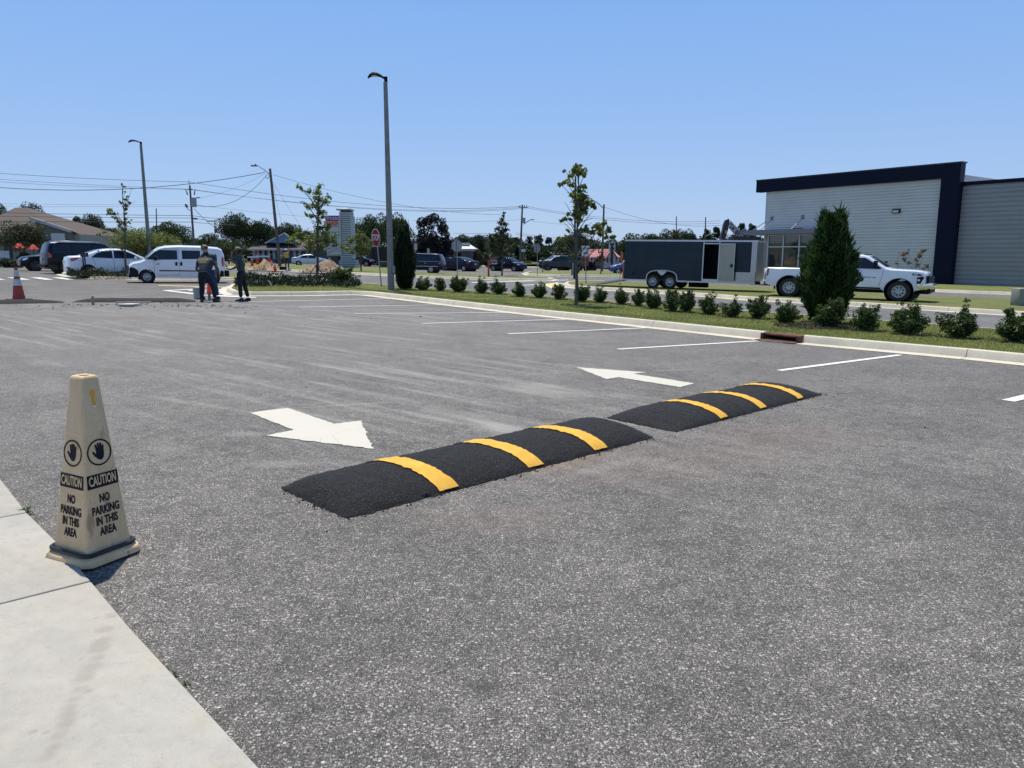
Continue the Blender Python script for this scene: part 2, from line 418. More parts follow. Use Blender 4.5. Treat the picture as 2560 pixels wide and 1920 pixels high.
B_REAR = [(640, 697), (760, 701), (900, 706), (969, 711), (1259, 731), (1600, 758), (1860, 776), (2319, 808), (2560, 826), (2950, 853)]
C_FRONT = [(560, 670), (700, 677), (800, 682), (960, 690), (1060, 695), (1260, 701), (1360, 703)]
D_FRONT = [(1400, 716), (1571, 730), (1738, 741), (1860, 751), (2319, 777), (2560, 792), (2950, 818)]
sheet('access_road', gl([(480, 700), (300, 684), (560, 668)] + C_FRONT[1:] + [(1395, 700), (1575, 694), (1900, 697), (1900, 712), (1567, 706), (1420, 707)] + D_FRONT) + gl(B_REAR[::-1], .12) + gl([(640, 700)]), .006, M_ROAD)

# white and yellow markings painted on the ground
def strip(name, a, b, wd, lift=.007, m=None, parent=None):
    a = Vector(a[:2]); b = Vector(b[:2]); d = (b - a).normalized(); n = Vector((-d.y, d.x)) * wd / 2
    n_ = max(1, int((b - a).length / 3)); L = []; R = []
    for i in range(n_ + 1):
        q = a.lerp(b, i / n_); L.append(q + n); R.append(q - n)
    return sheet(name, [(p.x, p.y) for p in L + R[::-1]], lift, m or M_PAINTW, parent=parent)
mk = thing('pavement_markings', None, None, kind='structure')
stallL = [(746, 768), (885, 784), (1055, 809), (1270, 835), (1545, 873.5), (1948, 927)]
stallR = [(975, 748), (1115, 764), (1268, 783), (1420, 803), (1620, 826), (1890, 854.5)]
ends = []
for l_, r_ in zip(stallL, [(1108, 762.5), (1268, 782), (1480, 797), (1640, 819), (1895, 853), (2250, 888)]):
    ends.append((g(*l_), g(*r_)))
ends.insert(0, (g(600, 755), g(985, 746.5)))
for a, b in ends:
    strip('stall_line', a, b, .105, parent=mk)
strip('stall_line', g(2520, 1003), g(2700, 960), .14, parent=mk)
for u in (-45, 17, 75, 130):
    sheet('crosswalk_bar', gl([(u, 694), (u + 38, 699.5), (u + 60, 699.5), (u + 25, 694)]), .010, M_PAINTW, parent=mk)
# tip of the striped nose beside the planted island
sheet('nose_stripe', gl([(404, 726.5), (500, 722), (500, 724), (424, 727), (500, 735), (500, 738.5)]), .010, M_PAINTW, parent=mk)
for v_ in (726.5, 731, 735.5):
    sheet('nose_stripe', gl([(470 + (v_ - 726) * 3, v_), (560, v_ - 2.5), (560, v_ - 1.2), (470 + (v_ - 726) * 3, v_ + 1.4)]), .010, M_PAINTW, parent=mk)
sheet('nose_stripe', gl([(500, 738.5), (548, 741.5), (640, 745), (640, 743.5), (560, 739)]), .010, M_PAINTW, parent=mk)
M_LINEY = mat('line_yellow', (.66, .50, .22), .7, var=.1)
sheet('yellow_line', gl([(396, 713.5), (500, 716), (560, 717.5), (560, 718.6), (500, 717.4), (396, 714.8)]), .010, M_LINEY, parent=mk)
sheet('stop_line', gl([(730, 704), (905, 709.5), (905, 711), (730, 705.3)]), .012, M_PAINTW, parent=mk)
sheet('yellow_line', gl([(1355, 711), (1395, 706), (1400, 716), (1380, 722)]), .012, mat('worn_yellow', (.62, .52, .24), .8, var=.2, vscale=12), parent=mk)
sheet('white_line', gl([(1180, 706), (1420, 699.8), (1420, 700.6), (1180, 707.2)]), .012, M_PAINTW, parent=mk)
sheet('white_line', gl([(1290, 714), (1405, 708), (1405, 709), (1290, 715)]), .012, M_PAINTW, parent=mk)

def painted_arrow(pts, label):
    P = [g(u, v) for u, v in pts]
    # slightly ragged outline
    out = []
    for i, p in enumerate(P):
        q = P[(i + 1) % len(P)]; n_ = max(2, int((q - p).length / .035))
        for k in range(n_):
            r = p.lerp(q, k / n_); j = .003 if k == 0 else .011
            out.append((r.x + random.uniform(-j, j), r.y + random.uniform(-j, j)))
    o = sheet('painted_arrow', out, .006, M_PAINT, kind='structure'); setp(o, label)
painted_arrow([(623.5, 1033), (719, 1020.5), (835.5, 1061), (902, 1053), (934, 1123.5), (664, 1090.5), (734, 1076)], 'white arrow on the asphalt pointing towards the first hump, nearer the walk')
painted_arrow([(1441.5, 919), (1615.5, 931.5), (1585, 935.5), (1737, 959.5), (1701, 969), (1546, 944), (1515, 948.5)], 'white arrow on the asphalt pointing away, behind the second hump')

# ---------------------------------------------------------------- kerbs
KP = [(0, .006), (.30, .014), (.335, .10), (.365, .142), (.40, .152), (.50, .152), (.52, .145), (.52, -.05)]
def resample(pts, step):
    out = [pts[0]]; acc = 0
    segs = []
    for a, b in zip(pts, pts[1:]):
        L = (b - a).length; n_ = max(1, round(L / step))
        for k in range(1, n_ + 1): out.append(a.lerp(b, k / n_))
    return out
def kerb(parent, pts, side=1, piece=3.05, prof=KP, name='kerb_section', m=None):
    """kerb along pts (asphalt edge); side +1 puts the raised back to the left of travel"""
    pts = [Vector((p[0], p[1])) for p in pts]
    # offset frames with miters
    N = len(pts); nr = []
    for i in range(N):
        d0 = (pts[i] - pts[i - 1]).normalized() if i else (pts[1] - pts[0]).normalized()
        d1 = (pts[i + 1] - pts[i]).normalized() if i < N - 1 else d0
        d = (d0 + d1).normalized(); n_ = Vector((-d.y, d.x)) * side
        nr.append(n_ / max(.5, d.dot(d0)))
    # walk along and cut
    cum = [0]
    for a, b in zip(pts, pts[1:]): cum.append(cum[-1] + (b - a).length)
    tot = cum[-1]; np_ = max(1, round(tot / piece)); L = tot / np_
    def fr(s):
        s = min(max(s, 0), tot)
        for i in range(N - 1):
            if s <= cum[i + 1] + 1e-6:
                t = (s - cum[i]) / max(cum[i + 1] - cum[i], 1e-6); return pts[i].lerp(pts[i + 1], t), nr[i].lerp(nr[i + 1], t)
        return pts[-1], nr[-1]
    for k in range(np_):
        s0, s1 = k * L + .006, (k + 1) * L - .006
        ss = sorted({s0, s1} | {c for c in cum if s0 < c < s1})
        rows = []
        jz = random.uniform(-.004, .004)
        for s in ss:
            p, n_ = fr(s)
            rows.append([(p.x + n_.x * o_, p.y + n_.y * o_, G(p.x + n_.x * o_, p.y + n_.y * o_) + z_ + (jz if z_ > .05 else 0)) for o_, z_ in prof])
        mb = MB(); mb.grid(rows); mb.poly(rows[0]); mb.poly(rows[-1][::-1])
        mb.build(name, m or M_KERB, parent, smooth=True, sharp=30)
KPR = [(0, .006), (.25, .012), (.285, .10), (.31, .142), (.34, .150), (.44, .150), (.44, -.05)]
A1 = gl([(640, 703), (585, 711), (556, 719), (545, 729), (560, 738), (620, 741), (760, 740.5), (880, 738), (905, 739), (973, 747), (1094, 762), (1300, 786.5), (1600, 819), (1884, 850)])
A2 = gl([(1988, 860.5), (2201, 880), (2407, 899), (2560, 915), (2950, 954)])
kA = thing('parking_kerb', None, None, kind='structure')
kerb(kA, A1, 1); kerb(kA, A2, 1)
Bl = gl(B_REAR, .15)
kB = thing('access_road_kerb', None, None, kind='structure')
kerb(kB, [p for p in Bl][::-1], 1, prof=[(-.30, .012), (-.04, .02), (0, .13), (.03, .150), (.16, .150), (.16, -.05)])
Cf = gl(C_FRONT) + gl([(1385, 702.5), (1396, 700), (1385, 697.5), (1340, 695.5), (1260, 693)])
kC = thing('far_roadside_kerb', None, None, kind='structure'); kerb(kC, Cf, 1, 3.6)
Df = gl([(1500, 706), (1430, 706.5), (1404, 709), (1396, 713), (1404, 718), (1440, 722)] + D_FRONT[1:])
kD = thing('median_kerb', None, None, kind='structure'); kerb(kD, Df, 1, 3.2)
Ff = gl([(1560, 680), (1400, 679.5), (1318, 681), (1303, 684), (1312, 688), (1400, 691), (1575, 692.5), (1800, 694)])
kF = thing('far_median_kerb', None, None, kind='structure'); kerb(kF, Ff, 1, 4)
Lf = gl([(300, 678), (190, 680), (152, 682), (140, 687), (160, 692), (222, 698), (340, 700.5), (565, 700.5), (690, 698.5), (716, 696.5), (700, 693), (660, 690)])
kL = thing('planted_island_kerb', None, None, kind='structure'); kerb(kL, Lf, 1, 3.2)
Ef = gl([(1830, 703), (1907, 705), (2100, 716.5), (2335, 730), (2560, 739), (2950, 757)])
kE = thing('store_front_kerb', None, None, kind='structure'); kerb(kE, Ef, 1, 4)
Rf = gl([(2560, 753), (2328, 743.5), (1920, 720.5), (1763, 715), (1567, 707.5)], .0)
# far shoulder of the highway, pale concrete
kG = thing('highway_kerb', None, None, kind='structure')
kerb(kG, gl([(1120, 664.5), (1230, 666), (1310, 668.5), (1450, 670.5), (1600, 673)]), 1, 8, prof=[(0, .01), (.6, .02), (.7, .15), (1.1, .16), (1.1, -.05)])
kK = thing('far_lot_kerb', None, None, kind='structure')
kerb(kK, gl([(-260, 655.5), (0, 664), (70, 666.5), (160, 668)]), 1, 5)

# turf pads inside the kerbs
def inset(pts, n_=.5): return pts
def off(pts, o_, side=1):
    out = []
    P = [Vector((p[0], p[1])) for p in pts]; N = len(P)
    for i in range(N):
        d0 = (P[i] - P[i - 1]).normalized() if i else (P[1] - P[0]).normalized()
        d1 = (P[i + 1] - P[i]).normalized() if i < N - 1 else d0
        d = (d0 + d1).normalized(); n_ = Vector((-d.y, d.x)) * side / max(.5, d.dot(d0))
        out.append(P[i] + n_ * o_)
    return out
TL = .138
VERGE = [(p.x, p.y) for p in off(A1, .51)] + [(p.x, p.y) for p in off(A2, .51)] + [(p.x, p.y) for p in Bl[::-1]]
sheet('grass_verge', VERGE, TL, M_GRASS)
IC = [(p.x, p.y) for p in off(Cf, .5)] + [(p.x, p.y) for p in gl([(1050, 683), (968, 671), (900, 668), (700, 662), (560, 660)], .1)]
sheet('grass_roadside', IC, TL, M_GRASS)
sheet('grass_median', [(p.x, p.y) for p in off(Df, .5)] + [(p.x, p.y) for p in gl([(2900, 770), (2560, 751), (2328, 742), (1920, 719), (1763, 713.5), (1567, 706)], .1)], TL, M_GRASS)
sheet('grass_far_median', [(p.x, p.y) for p in off(Ff, .5)] + [(p.x, p.y) for p in gl([(1800, 684)], .1)], TL, M_GRASS)
sheet('grass_island', [(p.x, p.y) for p in off(Lf, .5)], TL, M_GRASS)
sheet('grass_store_front', [(p.x, p.y) for p in off(Ef, .5)] + [(p.x, p.y) for p in gl([(2950, 730), (2560, 712), (1830, 690)])], TL, M_GRASS)
sheet('grass_far_left', [(p.x, p.y) for p in gl([(-260, 653), (0, 662), (160, 666)], .1)] + [(-60, 120), (-140, 120)], TL, M_GRASSFAR)
def bank():
    fr_ = gl([(1118, 662), (1230, 664), (1310, 666.5), (1450, 668.5), (1600, 671), (2200, 690)], .1); rows = []
    for q in (0, .05, .1, .15, .2, .25, .3, .4, .6, 1): rows.append([(p.x + (p.x * .6) * q, p.y + (210 - p.y) * q, G2(p.x + p.x * .6 * q, p.y + (210 - p.y) * q) + TL) for p in fr_])
    MB().grid(rows).build('grass_highway', M_GRASSFAR, kind='structure', fix=False)
bank()

# ---------------------------------------------------------------- concrete walk in the near left corner
def walk():
    root = thing('sidewalk', None, None, kind='structure')
    e = [g(-700, 700), g(0, 1205), g(60, 1290), g(232, 1463), g(330, 1590), g(630, 1920), g(900, 2220)]
    e = [Vector((p.x, p.y)) for p in e]
    # walk edge runs e; joints cross it
    J = [(g(0, 1306), g(68, 1293)), (g(0, 1525), g(228, 1467))]
    dirv = (Vector(J[1][1][:2]) - Vector(J[1][0][:2])).normalized()
    cuts = [Vector(J[0][1][:2]), Vector(J[1][1][:2])]
    step = (cuts[1] - cuts[0]).length
    far = Vector(e[0]); near = Vector(e[-1])
    edge_pts = [far] + [Vector(e[1])] + [cuts[0]] + [cuts[1]] + [Vector(e[4])] + [Vector(e[5])] + [near]
    segs = [[far, Vector(e[1]), cuts[0]], [cuts[0], Vector(g(140, 1365)[:2]), cuts[1]], [cuts[1], Vector(e[4]), Vector(e[5]), near]]
    for k, sg in enumerate(segs):
        gap = .007
        a = [p.copy() for p in sg]
        if k > 0: a[0] = a[0] + (a[1] - a[0]).normalized() * gap
        if k < 2: a[-1] = a[-1] + (a[-2] - a[-1]).normalized() * gap
        back = [a[-1] - dirv * 6, a[0] - dirv * 6]
        P = a + back
        top = [(p.x, p.y, G(p.x, p.y) + .030) for p in P]
        mb = MB(); bot = [(p[0], p[1], p[2] - .06) for p in top]; n_ = len(P)
        mb.poly(top)
        for i in range(n_):
            j = (i + 1) % n_; mb.poly([top[i], top[j], bot[j], bot[i]])
        me = mb.mesh('slab', M_WALK); ob('slab', bevel_mesh(me, .006, 2), root)
walk()
# packed dark fines along the slab edge
# ---------------------------------------------------------------- lettering
_tc = {}
def text_mesh(s, size=1.0, bold=0.0, sx=1.0, depth=0.0, shear=0.0):
    cu = bpy.data.curves.new('txt', 'FONT'); cu.body = s; cu.size = size; cu.align_x = 'CENTER'; cu.align_y = 'CENTER'
    cu.offset = bold; cu.extrude = depth; cu.shear = shear; cu.resolution_u = 3
    o = bpy.data.objects.new('txt', cu); col.objects.link(o)
    dg = bpy.context.evaluated_depsgraph_get(); me = bpy.data.meshes.new_from_object(o.evaluated_get(dg))
    bpy.data.objects.remove(o); bpy.data.curves.remove(cu)
    me.transform(Matrix.Diagonal((sx, 1, 1, 1))); me.materials.clear()
    return me
def letter(s, parent, M, size, m, name='lettering', bold=0.0, sx=1.0, depth=0.0005, warp=None, shear=0.0):
    """text laid in the xy plane of matrix M"""
    me = text_mesh(s, size, bold, sx, depth, shear)
    if warp:
        for v in me.vertices: v.co = Vector(warp(v.co))
    me.transform(M); me.materials.append(m); me.update()
    return ob(name, me, parent)
def plane_m(o, xdir, ydir):
    x = Vector(xdir).normalized(); z = x.cross(Vector(ydir)).normalized(); y = z.cross(x)
    m = Matrix((x, y, z)).transposed().to_4x4(); m.translation = Vector(o); return m

# ---------------------------------------------------------------- square caution cone
M_INK = mat('sign_ink', (.008, .009, .018), .6, spec=.2)
def conemat():
    t = NT('cone_plastic'); o = t.obj
    n1 = t.noise(o, 7, 6, .7); n2 = t.noise(o, 70, 5, .7); n3 = t.noise(t.mapping(o, (30, 30, 2.5)), 1, 5, .6)
    c = t.mix(t.rng(n1, .35, .65), (.62, .43, .22), (.72, .53, .31))
    c = t.mix(t.rng(n2, .5, .75, 0, .5), c, (.40, .29, .16))
    c = t.mix(t.rng(n3, .55, .75, 0, .35), c, (.38, .30, .20))
    c = t.mix(t.math('MULTIPLY', t.rng(t.noise(t.mapping(o, (9, 9, 3)), 1.7, 5), .62, .7), .6), c, (.16, .12, .07))
    t.b.inputs['Subsurface Weight'].default_value = 0.0
    return t.done(c, .55, n2, .15, .004)
def caution_cone():
    p0 = g(206, 1436); pr = g(353, 1386); pl = g(114, 1412)
    L = ((pr - p0).length + (pl - p0).length) / 2
    xr = (pr - p0).normalized(); rz = math.atan2(xr.y, xr.x) + math.radians(7)
    L = .345
    ctr = p0 + Vector((.018, 0, 0)) + Vector((math.cos(rz), math.sin(rz), 0)) * L / 2 + Vector((-math.sin(rz), math.cos(rz), 0)) * L / 2
    z0 = G(ctr.x, ctr.y) + .012
    Ht = hgt(940, Vector((ctr.x, ctr.y, z0)))
    print('cone h', Ht, L, (pr - p0).length, (pl - p0).length)
    t = thing('caution_cone', 'faded cream square caution cone lettered no parking, standing at the edge of the walk', 'caution cone', (ctr.x, ctr.y, z0 + .006), rz)
    t.rotation_euler = (Matrix.Rotation(math.radians(2.2), 3, 'Y') @ Matrix.Rotation(rz, 3, 'Z')).to_euler()
    M = conemat()
    def sq(h, w, ch=.15):
        """chamfered square outline"""
        c = w * ch; a = w / 2
        return [(-a + c, -a, h), (a - c, -a, h), (a, -a + c, h), (a, a - c, h), (a - c, a, h), (-a + c, a, h), (-a, a - c, h), (-a, -a + c, h)]
    hb = .042
    mb = MB(); mb.grid([sq(0, L, .12), sq(.012, L * 1.0, .12), sq(.030, L * .97, .12), sq(hb, L * .90, .13), sq(hb + .004, L * .78, .1)], closed=True)
    me = mb.mesh('base', M); ob('base', bevel_mesh(me, .004, 2, 25), t)
    w0, w1 = L * .75, .094
    mb = MB(); z1, z2 = hb, Ht
    mb.grid([sq(z1, w0, .04), sq((z1 + z2) / 2, (w0 + w1) / 2, .06), sq(z2 - .012, w1 + .003, .09), sq(z2, w1 - .012, .10), sq(z2, w1 * .52, .3), sq(z2 - .05, w1 * .45, .3)], closed=True)
    me = mb.mesh('body', M); body = ob('body', bevel_mesh(me, .005, 2, 25), t)
    # round weighted ring lying over the base
    R = []
    a = L * .43; rr = .0105
    path = []
    for cx, cy, a0 in ((a - .05, -a + .05, -90), (a - .05, a - .05, 0), (-a + .05, a - .05, 90), (-a + .05, -a + .05, 180)):
        for k in range(7):
            q = math.radians(a0 + k * 15); path.append((cx + .05 * math.cos(q), cy + .05 * math.sin(q), hb + .013 + random.uniform(-.001, .001)))
    path.append(path[0]); path.append(path[1])
    MB().tube(path, rr, 10, cap=False).build('weight_ring', mat('black_rubber', (.010, .011, .014), .42, bump=.1, bscale=80), t, smooth=True)
    # lettering on the two faces towards the walk
    Hb = z2 - z1; k = (w0 - w1) / 2 / Hb
    for side in range(4):
        an = [0, -math.pi / 2, math.pi, math.pi / 2][side]
        nx, ny = math.sin(an), -math.cos(an)       # outward for side 0 is -y
        xd = Vector((math.cos(an), math.sin(an), 0)); up = Vector((-nx * k, -ny * k, 1)).normalized()
        def fm(fr, o_=.0022):
            hh = z1 + Hb * fr; wd = w0 + (w1 - w0) * fr
            out = Vector((nx, ny, k)).normalized()
            return plane_m(Vector((nx * wd / 2, ny * wd / 2, hh)) + out * o_, xd, up), wd
        def tap(m_, fr):   # letters shrink upwards with the face
            return lambda c: (c.x * (1 - c.y * 2 * k / (w0 + (w1 - w0) * fr) * .7), c.y, c.z)
        fr = .57; m_, wd = fm(fr); r = wd * .41
        mb = MB(); n_ = 40
        mb.grid([[(math.cos(q * 2 * math.pi / n_) * r_, math.sin(q * 2 * math.pi / n_) * r_ * 1.0, 0) for q in range(n_)] for r_ in (r, r * .885)], closed=True)
        me = mb.mesh('hand_symbol', M_INK)
        # open hand: palm with thumb and four fingers
        hm = MB(); z = 0.0002
        def cap_(x0, y0, x1, y1, wd_):
            d = Vector((x1 - x0, y1 - y0)).normalized(); n2 = Vector((-d.y, d.x)); P = []
            for q in range(9): a_ = math.pi * q / 8; v = Vector((x1, y1)) + (n2 * math.cos(a_) + d * math.sin(a_)) * wd_; P.append((v.x, v.y, z))
            for q in range(9): a_ = math.pi * q / 8; v = Vector((x0, y0)) + (-n2 * math.cos(a_) - d * math.sin(a_)) * wd_; P.append((v.x, v.y, z))
            hm.poly(P[::-1])
        s_ = r / .08
        for (x0, y0, x1, y1, wd_) in ((-.012, .0, -.020, .044, .0062), (.0, .0, -.004, .052, .0064), (.012, .0, .012, .049, .0062), (.022, -.005, .026, .036, .0056), (-.022, -.022, -.040, .004, .0062)):
            cap_(x0 * s_, y0 * s_, x1 * s_, y1 * s_, wd_ * s_)
        P = [(-.020, .004), (.029, .004), (.030, -.012), (.024, -.034), (.012, -.047), (-.004, -.046), (-.018, -.034), (-.027, -.018)]
        hm.poly([(x * s_, y * s_, z * 2) for x, y in P])
        me2 = hm.mesh('h', M_INK, fix=False)
        bm = bmesh.new(); bm.from_mesh(me); bm.from_mesh(me2); bm.to_mesh(me); bm.free()
        me.transform(m_); ob('hand_symbol', me, t)
        fr = .412; m_, wd = fm(fr)
        hh = Hb * .039; kk = 2 * k * hh / 2
        MB().poly([(-wd * .445 - kk * .5, -hh, 0), (wd * .445 + kk * .5, -hh, 0), (wd * .445 - kk * .5, hh, 0), (-wd * .445 + kk * .5, hh, 0)]).mesh('caution_panel', M_INK)
        mb = MB().poly([(-wd * .445 - kk * .5, -hh, 0), (wd * .445 + kk * .5, -hh, 0), (wd * .445 - kk * .5, hh, 0), (-wd * .445 + kk * .5, hh, 0)])
        me = mb.mesh('caution_panel', M_INK, fix=False); me.transform(m_); pn = ob('caution_panel', me, t)
        letter('CAUTION', pn, fm(fr, .0032)[0], .075 * Hb, M, bold=.0016, sx=wd * .80 / (4.55 * .075 * Hb))
        for s, fr_, sx in (('NO', .309, .62), ('PARKING', .243, .62), ('IN THIS', .182, .62), ('AREA', .121, .62)):
            m_, wd = fm(fr_); letter(s, t, m_, .066 * Hb, M_INK, bold=.0017, sx=sx, warp=tap(m_, fr_))
        if side == 0:
            m_, wd = fm(.885, .0024); mb = MB(); P = []
            for q in range(15): a_ = math.radians(-50 + q * 20); P.append((.014 * math.cos(a_), .020 + .017 * math.sin(a_), 0))
            P = P[:15] + [(-.007, 0, 0), (-.006, -.038, 0), (.006, -.046, 0), (.012, -.036, 0), (.008, -.02, 0), (.009, .002, 0)]
            me = MB().poly(P).mesh('keyhole_mark', mat('keyhole_yellow', (.72, .36, .02), .5), fix=False); me.transform(m_); ob('keyhole_mark', me, t)
            me = MB().poly([(-.009, -.040, 0), (.008, -.048, 0), (.012, -.044, 0), (.008, -.055, 0), (-.004, -.054, 0)]).mesh('chipped_edge', mat('chip_white', (.75, .7, .6), .6), fix=False); me.transform(fm(.885, .003)[0]); ob('chipped_edge', me, t)
    # scuffed top
    MB().lathe([(0.0005, 0), (w1 * .24, 0)], 10, (0, 0, z2 - .03)).build('top_hole', mat('cone_hole', (.22, .11, .03), .8), t)
    return t
caution_cone()

# ---------------------------------------------------------------- speed humps
def hump(label, a, b, width, h, bands=(), endr=.22, far=1, ragged=.020, seed=1, group='fresh asphalt speed humps'):
    a = Vector((a[0], a[1], 0)); b = Vector((b[0], b[1], 0)); d = (b - a).normalized(); n_ = Vector((-d.y, d.x, 0)) * far
    L = (b - a).length; NX, NY = int(L / .022), 44
    def surf(s, q, extra=0.0):
        """s metres along, q 0..1 across"""
        e = min(s, L - s); fe = min(1, max(0, e) / endr); fe = math.sin(fe * math.pi / 2) ** .75
        zz = h * fe * (max(0, 1 - abs(2 * q - 1) ** 2.3)) ** .72
        wv = noise.noise(Vector((s * 1.6, q * 2, seed))) * .010 + noise.noise(Vector((s * 14, q * 12, seed))) * .006 + noise.noise(Vector((s * 40, q * 34, seed))) * .006
        p = a + d * s + n_ * width * q
        return Vector((p.x, p.y, G(p.x, p.y) + zz + (wv if zz > .006 else 0) * min(1, zz / .03) + extra))
    rows = []
    for i in range(NX + 1):
        s = L * i / NX; row = []
        for j in range(NY + 1):
            q = j / NY
            p = surf(s, q)
            if j in (0, NY) or i in (0, NX):
                jit = ragged * noise.noise(Vector((s * 9, q * 9, seed + 3))) + ragged * .8 * noise.noise(Vector((s * 30, q * 30, seed)))
                if j in (0, NY): p += n_ * jit * (1 if j else -1)
                else: p += d * jit * (1 if i else -1) * 1.5
                p.z = G(p.x, p.y) - .004
            elif j in (1, NY - 1) or i in (1, NX - 1): p.z = max(p.z, G(p.x, p.y) + .008)
            # rounded plan corners
            cx = min(s, L - s); cy = min(q, 1 - q) * width; r = .07
            if cx < r and cy < r:
                v = Vector((r - cx, r - cy)); ln = v.length
                if ln > r * .999 and ln > 0:
                    pull = (ln - r) / ln
                    p += d * (v.x * pull) * (1 if s < L / 2 else -1) + n_ * (v.y * pull) * (1 if q < .5 else -1); p.z = G(p.x, p.y) - .004
            row.append(p)
        rows.append(row)
    mid = surf(L / 2, .5); t = thing('speed_hump', label, 'speed hump', (mid.x, mid.y, G(mid.x, mid.y)), group=group)
    def loc(rw): return [[p - t.location for p in r] for r in rw]
    MB().grid(loc(rows)).build('asphalt_mound', M_HUMP, t, smooth=True, sharp=80, fix=False)
    # crumbs shed along the edge
    cr = MB(); rr_ = random.Random(seed)
    for _ in range(420 if bands else 160):
        if rr_.random() < .8: s_, q_ = rr_.uniform(0, L), rr_.choice((0, 1)) ; o_ = (abs(rr_.gauss(0, .03)) - .012) * (1 if q_ else -1); p = a + d * s_ + n_ * (width * q_ + o_)
        else: s_ = rr_.choice((0, L)); p = a + d * (s_ + (abs(rr_.gauss(0, .03)) - .02) * (1 if s_ else -1)) + n_ * width * rr_.uniform(.05, .95)
        r_ = rr_.choice((.004, .006, .008, .011)) ; z_ = G(p.x, p.y) - t.location.z; p = p - t.location; n0 = len(cr.v)
        cr.v += [(p.x + r_ * math.cos(k_) * rr_.uniform(.6, 1.1), p.y + r_ * math.sin(k_) * rr_.uniform(.6, 1.1), z_) for k_ in (0, 1.3, 2.5, 3.8, 5.0)] + [(p.x, p.y, z_ + r_)]
        for k_ in range(5): cr.f.append((n0 + k_, n0 + (k_ + 1) % 5, n0 + 5))
    co = cr.build('edge_crumbs', M_HUMP, t, fix=False); co['kind'] = 'stuff'
    for s0, s1 in bands:
        rw = []; m_ = 7
        for i in range(m_ + 1):
            r = []
            for j in range(31):
                q = .015 + .97 * j / 30; s = s0 + (s1 - s0) * i / m_ - .10 * q
                if i in (0, m_): s += .012 * noise.noise(Vector((q * 16, i * 3, seed))) + .008 * noise.noise(Vector((q * 60, i, seed)))
                r.append(surf(s, q, .0075))
            rw.append(r)
        MB().grid(loc(rw)).build('yellow_stripe', M_YEL, t, smooth=True, sharp=80, fix=False)
    return t
K = 2560 / 2212
def band_pos(a, b, pts, w_=.125):
    d = (b - a).normalized(); out = []
    for (u0, v0), (u1, v1) in pts:
        s0 = (g(u0, v0) - a).dot(d); s1 = (g(u1, v1) - a).dot(d); m_ = (s0 + s1) / 2; out.append((m_ - w_ / 2, m_ + w_ / 2))
    return out
a = g(868, 1300); b = g(1640, 1094)
wA = (g(721, 1216) - a).length; print('hump', wA, (b - a).length)
hump('longer finished black hump with three yellow stripes, nearer the caution cone', a, b, .86, .125, band_pos(a, b, [((1100, 1236), (1157, 1227)), ((1331, 1178), (1365, 1170)), ((1487, 1132), (1520, 1126))], .165), seed=1)
a = g(1690, 1082); b = g(2062, 986)
hump('farther finished black hump with three yellow stripes, behind the gap and nearer the kerb', a, b, .86, .125, band_pos(a, b, [((1797, 1050), (1813, 1047)), ((1892, 1025), (1912, 1021)), ((1980, 1000), (1996, 997))], .145), endr=.5, seed=5)
a = g(-330, 766); b = g(163, 757.5)
hump('unpainted dark hump beside the orange traffic cone with white collars', a, b, .9, .095, endr=.9, seed=9)
a = g(178, 756); b = g(486, 756)
hump('unpainted dark hump with a wooden stake standing before it', a, b, .9, .105, endr=.7, seed=12)

# boards and stake by the unfinished hump
M_WOOD = mat('raw_lumber', (.33, .26, .17), .8, var=.25, vscale=18)
M_WOODG = mat('grey_lumber', (.24, .23, .21), .8, var=.25, vscale=18)
p = g(233, 762)
st = thing('wooden_stake', 'upright pale wooden stake in front of the unpainted hump', 'stake', p)
MB().box((0, 0, .12), (.065, .04, .25)).build('post', M_WOOD, st); MB().box((0, 0, .248), (.075, .05, .012)).build('post_top', mat('cut_end', (.55, .48, .35), .8), st)
p = g(334, 757); bd = thing('form_board', 'long yellowish board lying along the hump edge', 'board', p)
bd.rotation_euler = (0, 0, .1)
MB().box((0, 0, .022), (1.0, .12, .03)).build('plank', M_WOOD, bd)
p = g(325, 765); bd = thing('form_board', 'short grey panel lying on the asphalt in front of the yellowish board', 'board', p)
mb = MB(); mb.box((0, 0, .05), (.44, .62, .035))
mb.build('panel', mat('weathered_board', (.42, .42, .39), .8, var=.15, vscale=9), bd)
MB().box((0, -.16, .016), (.42, .05, .032)).build('cleat', M_WOODG, bd)

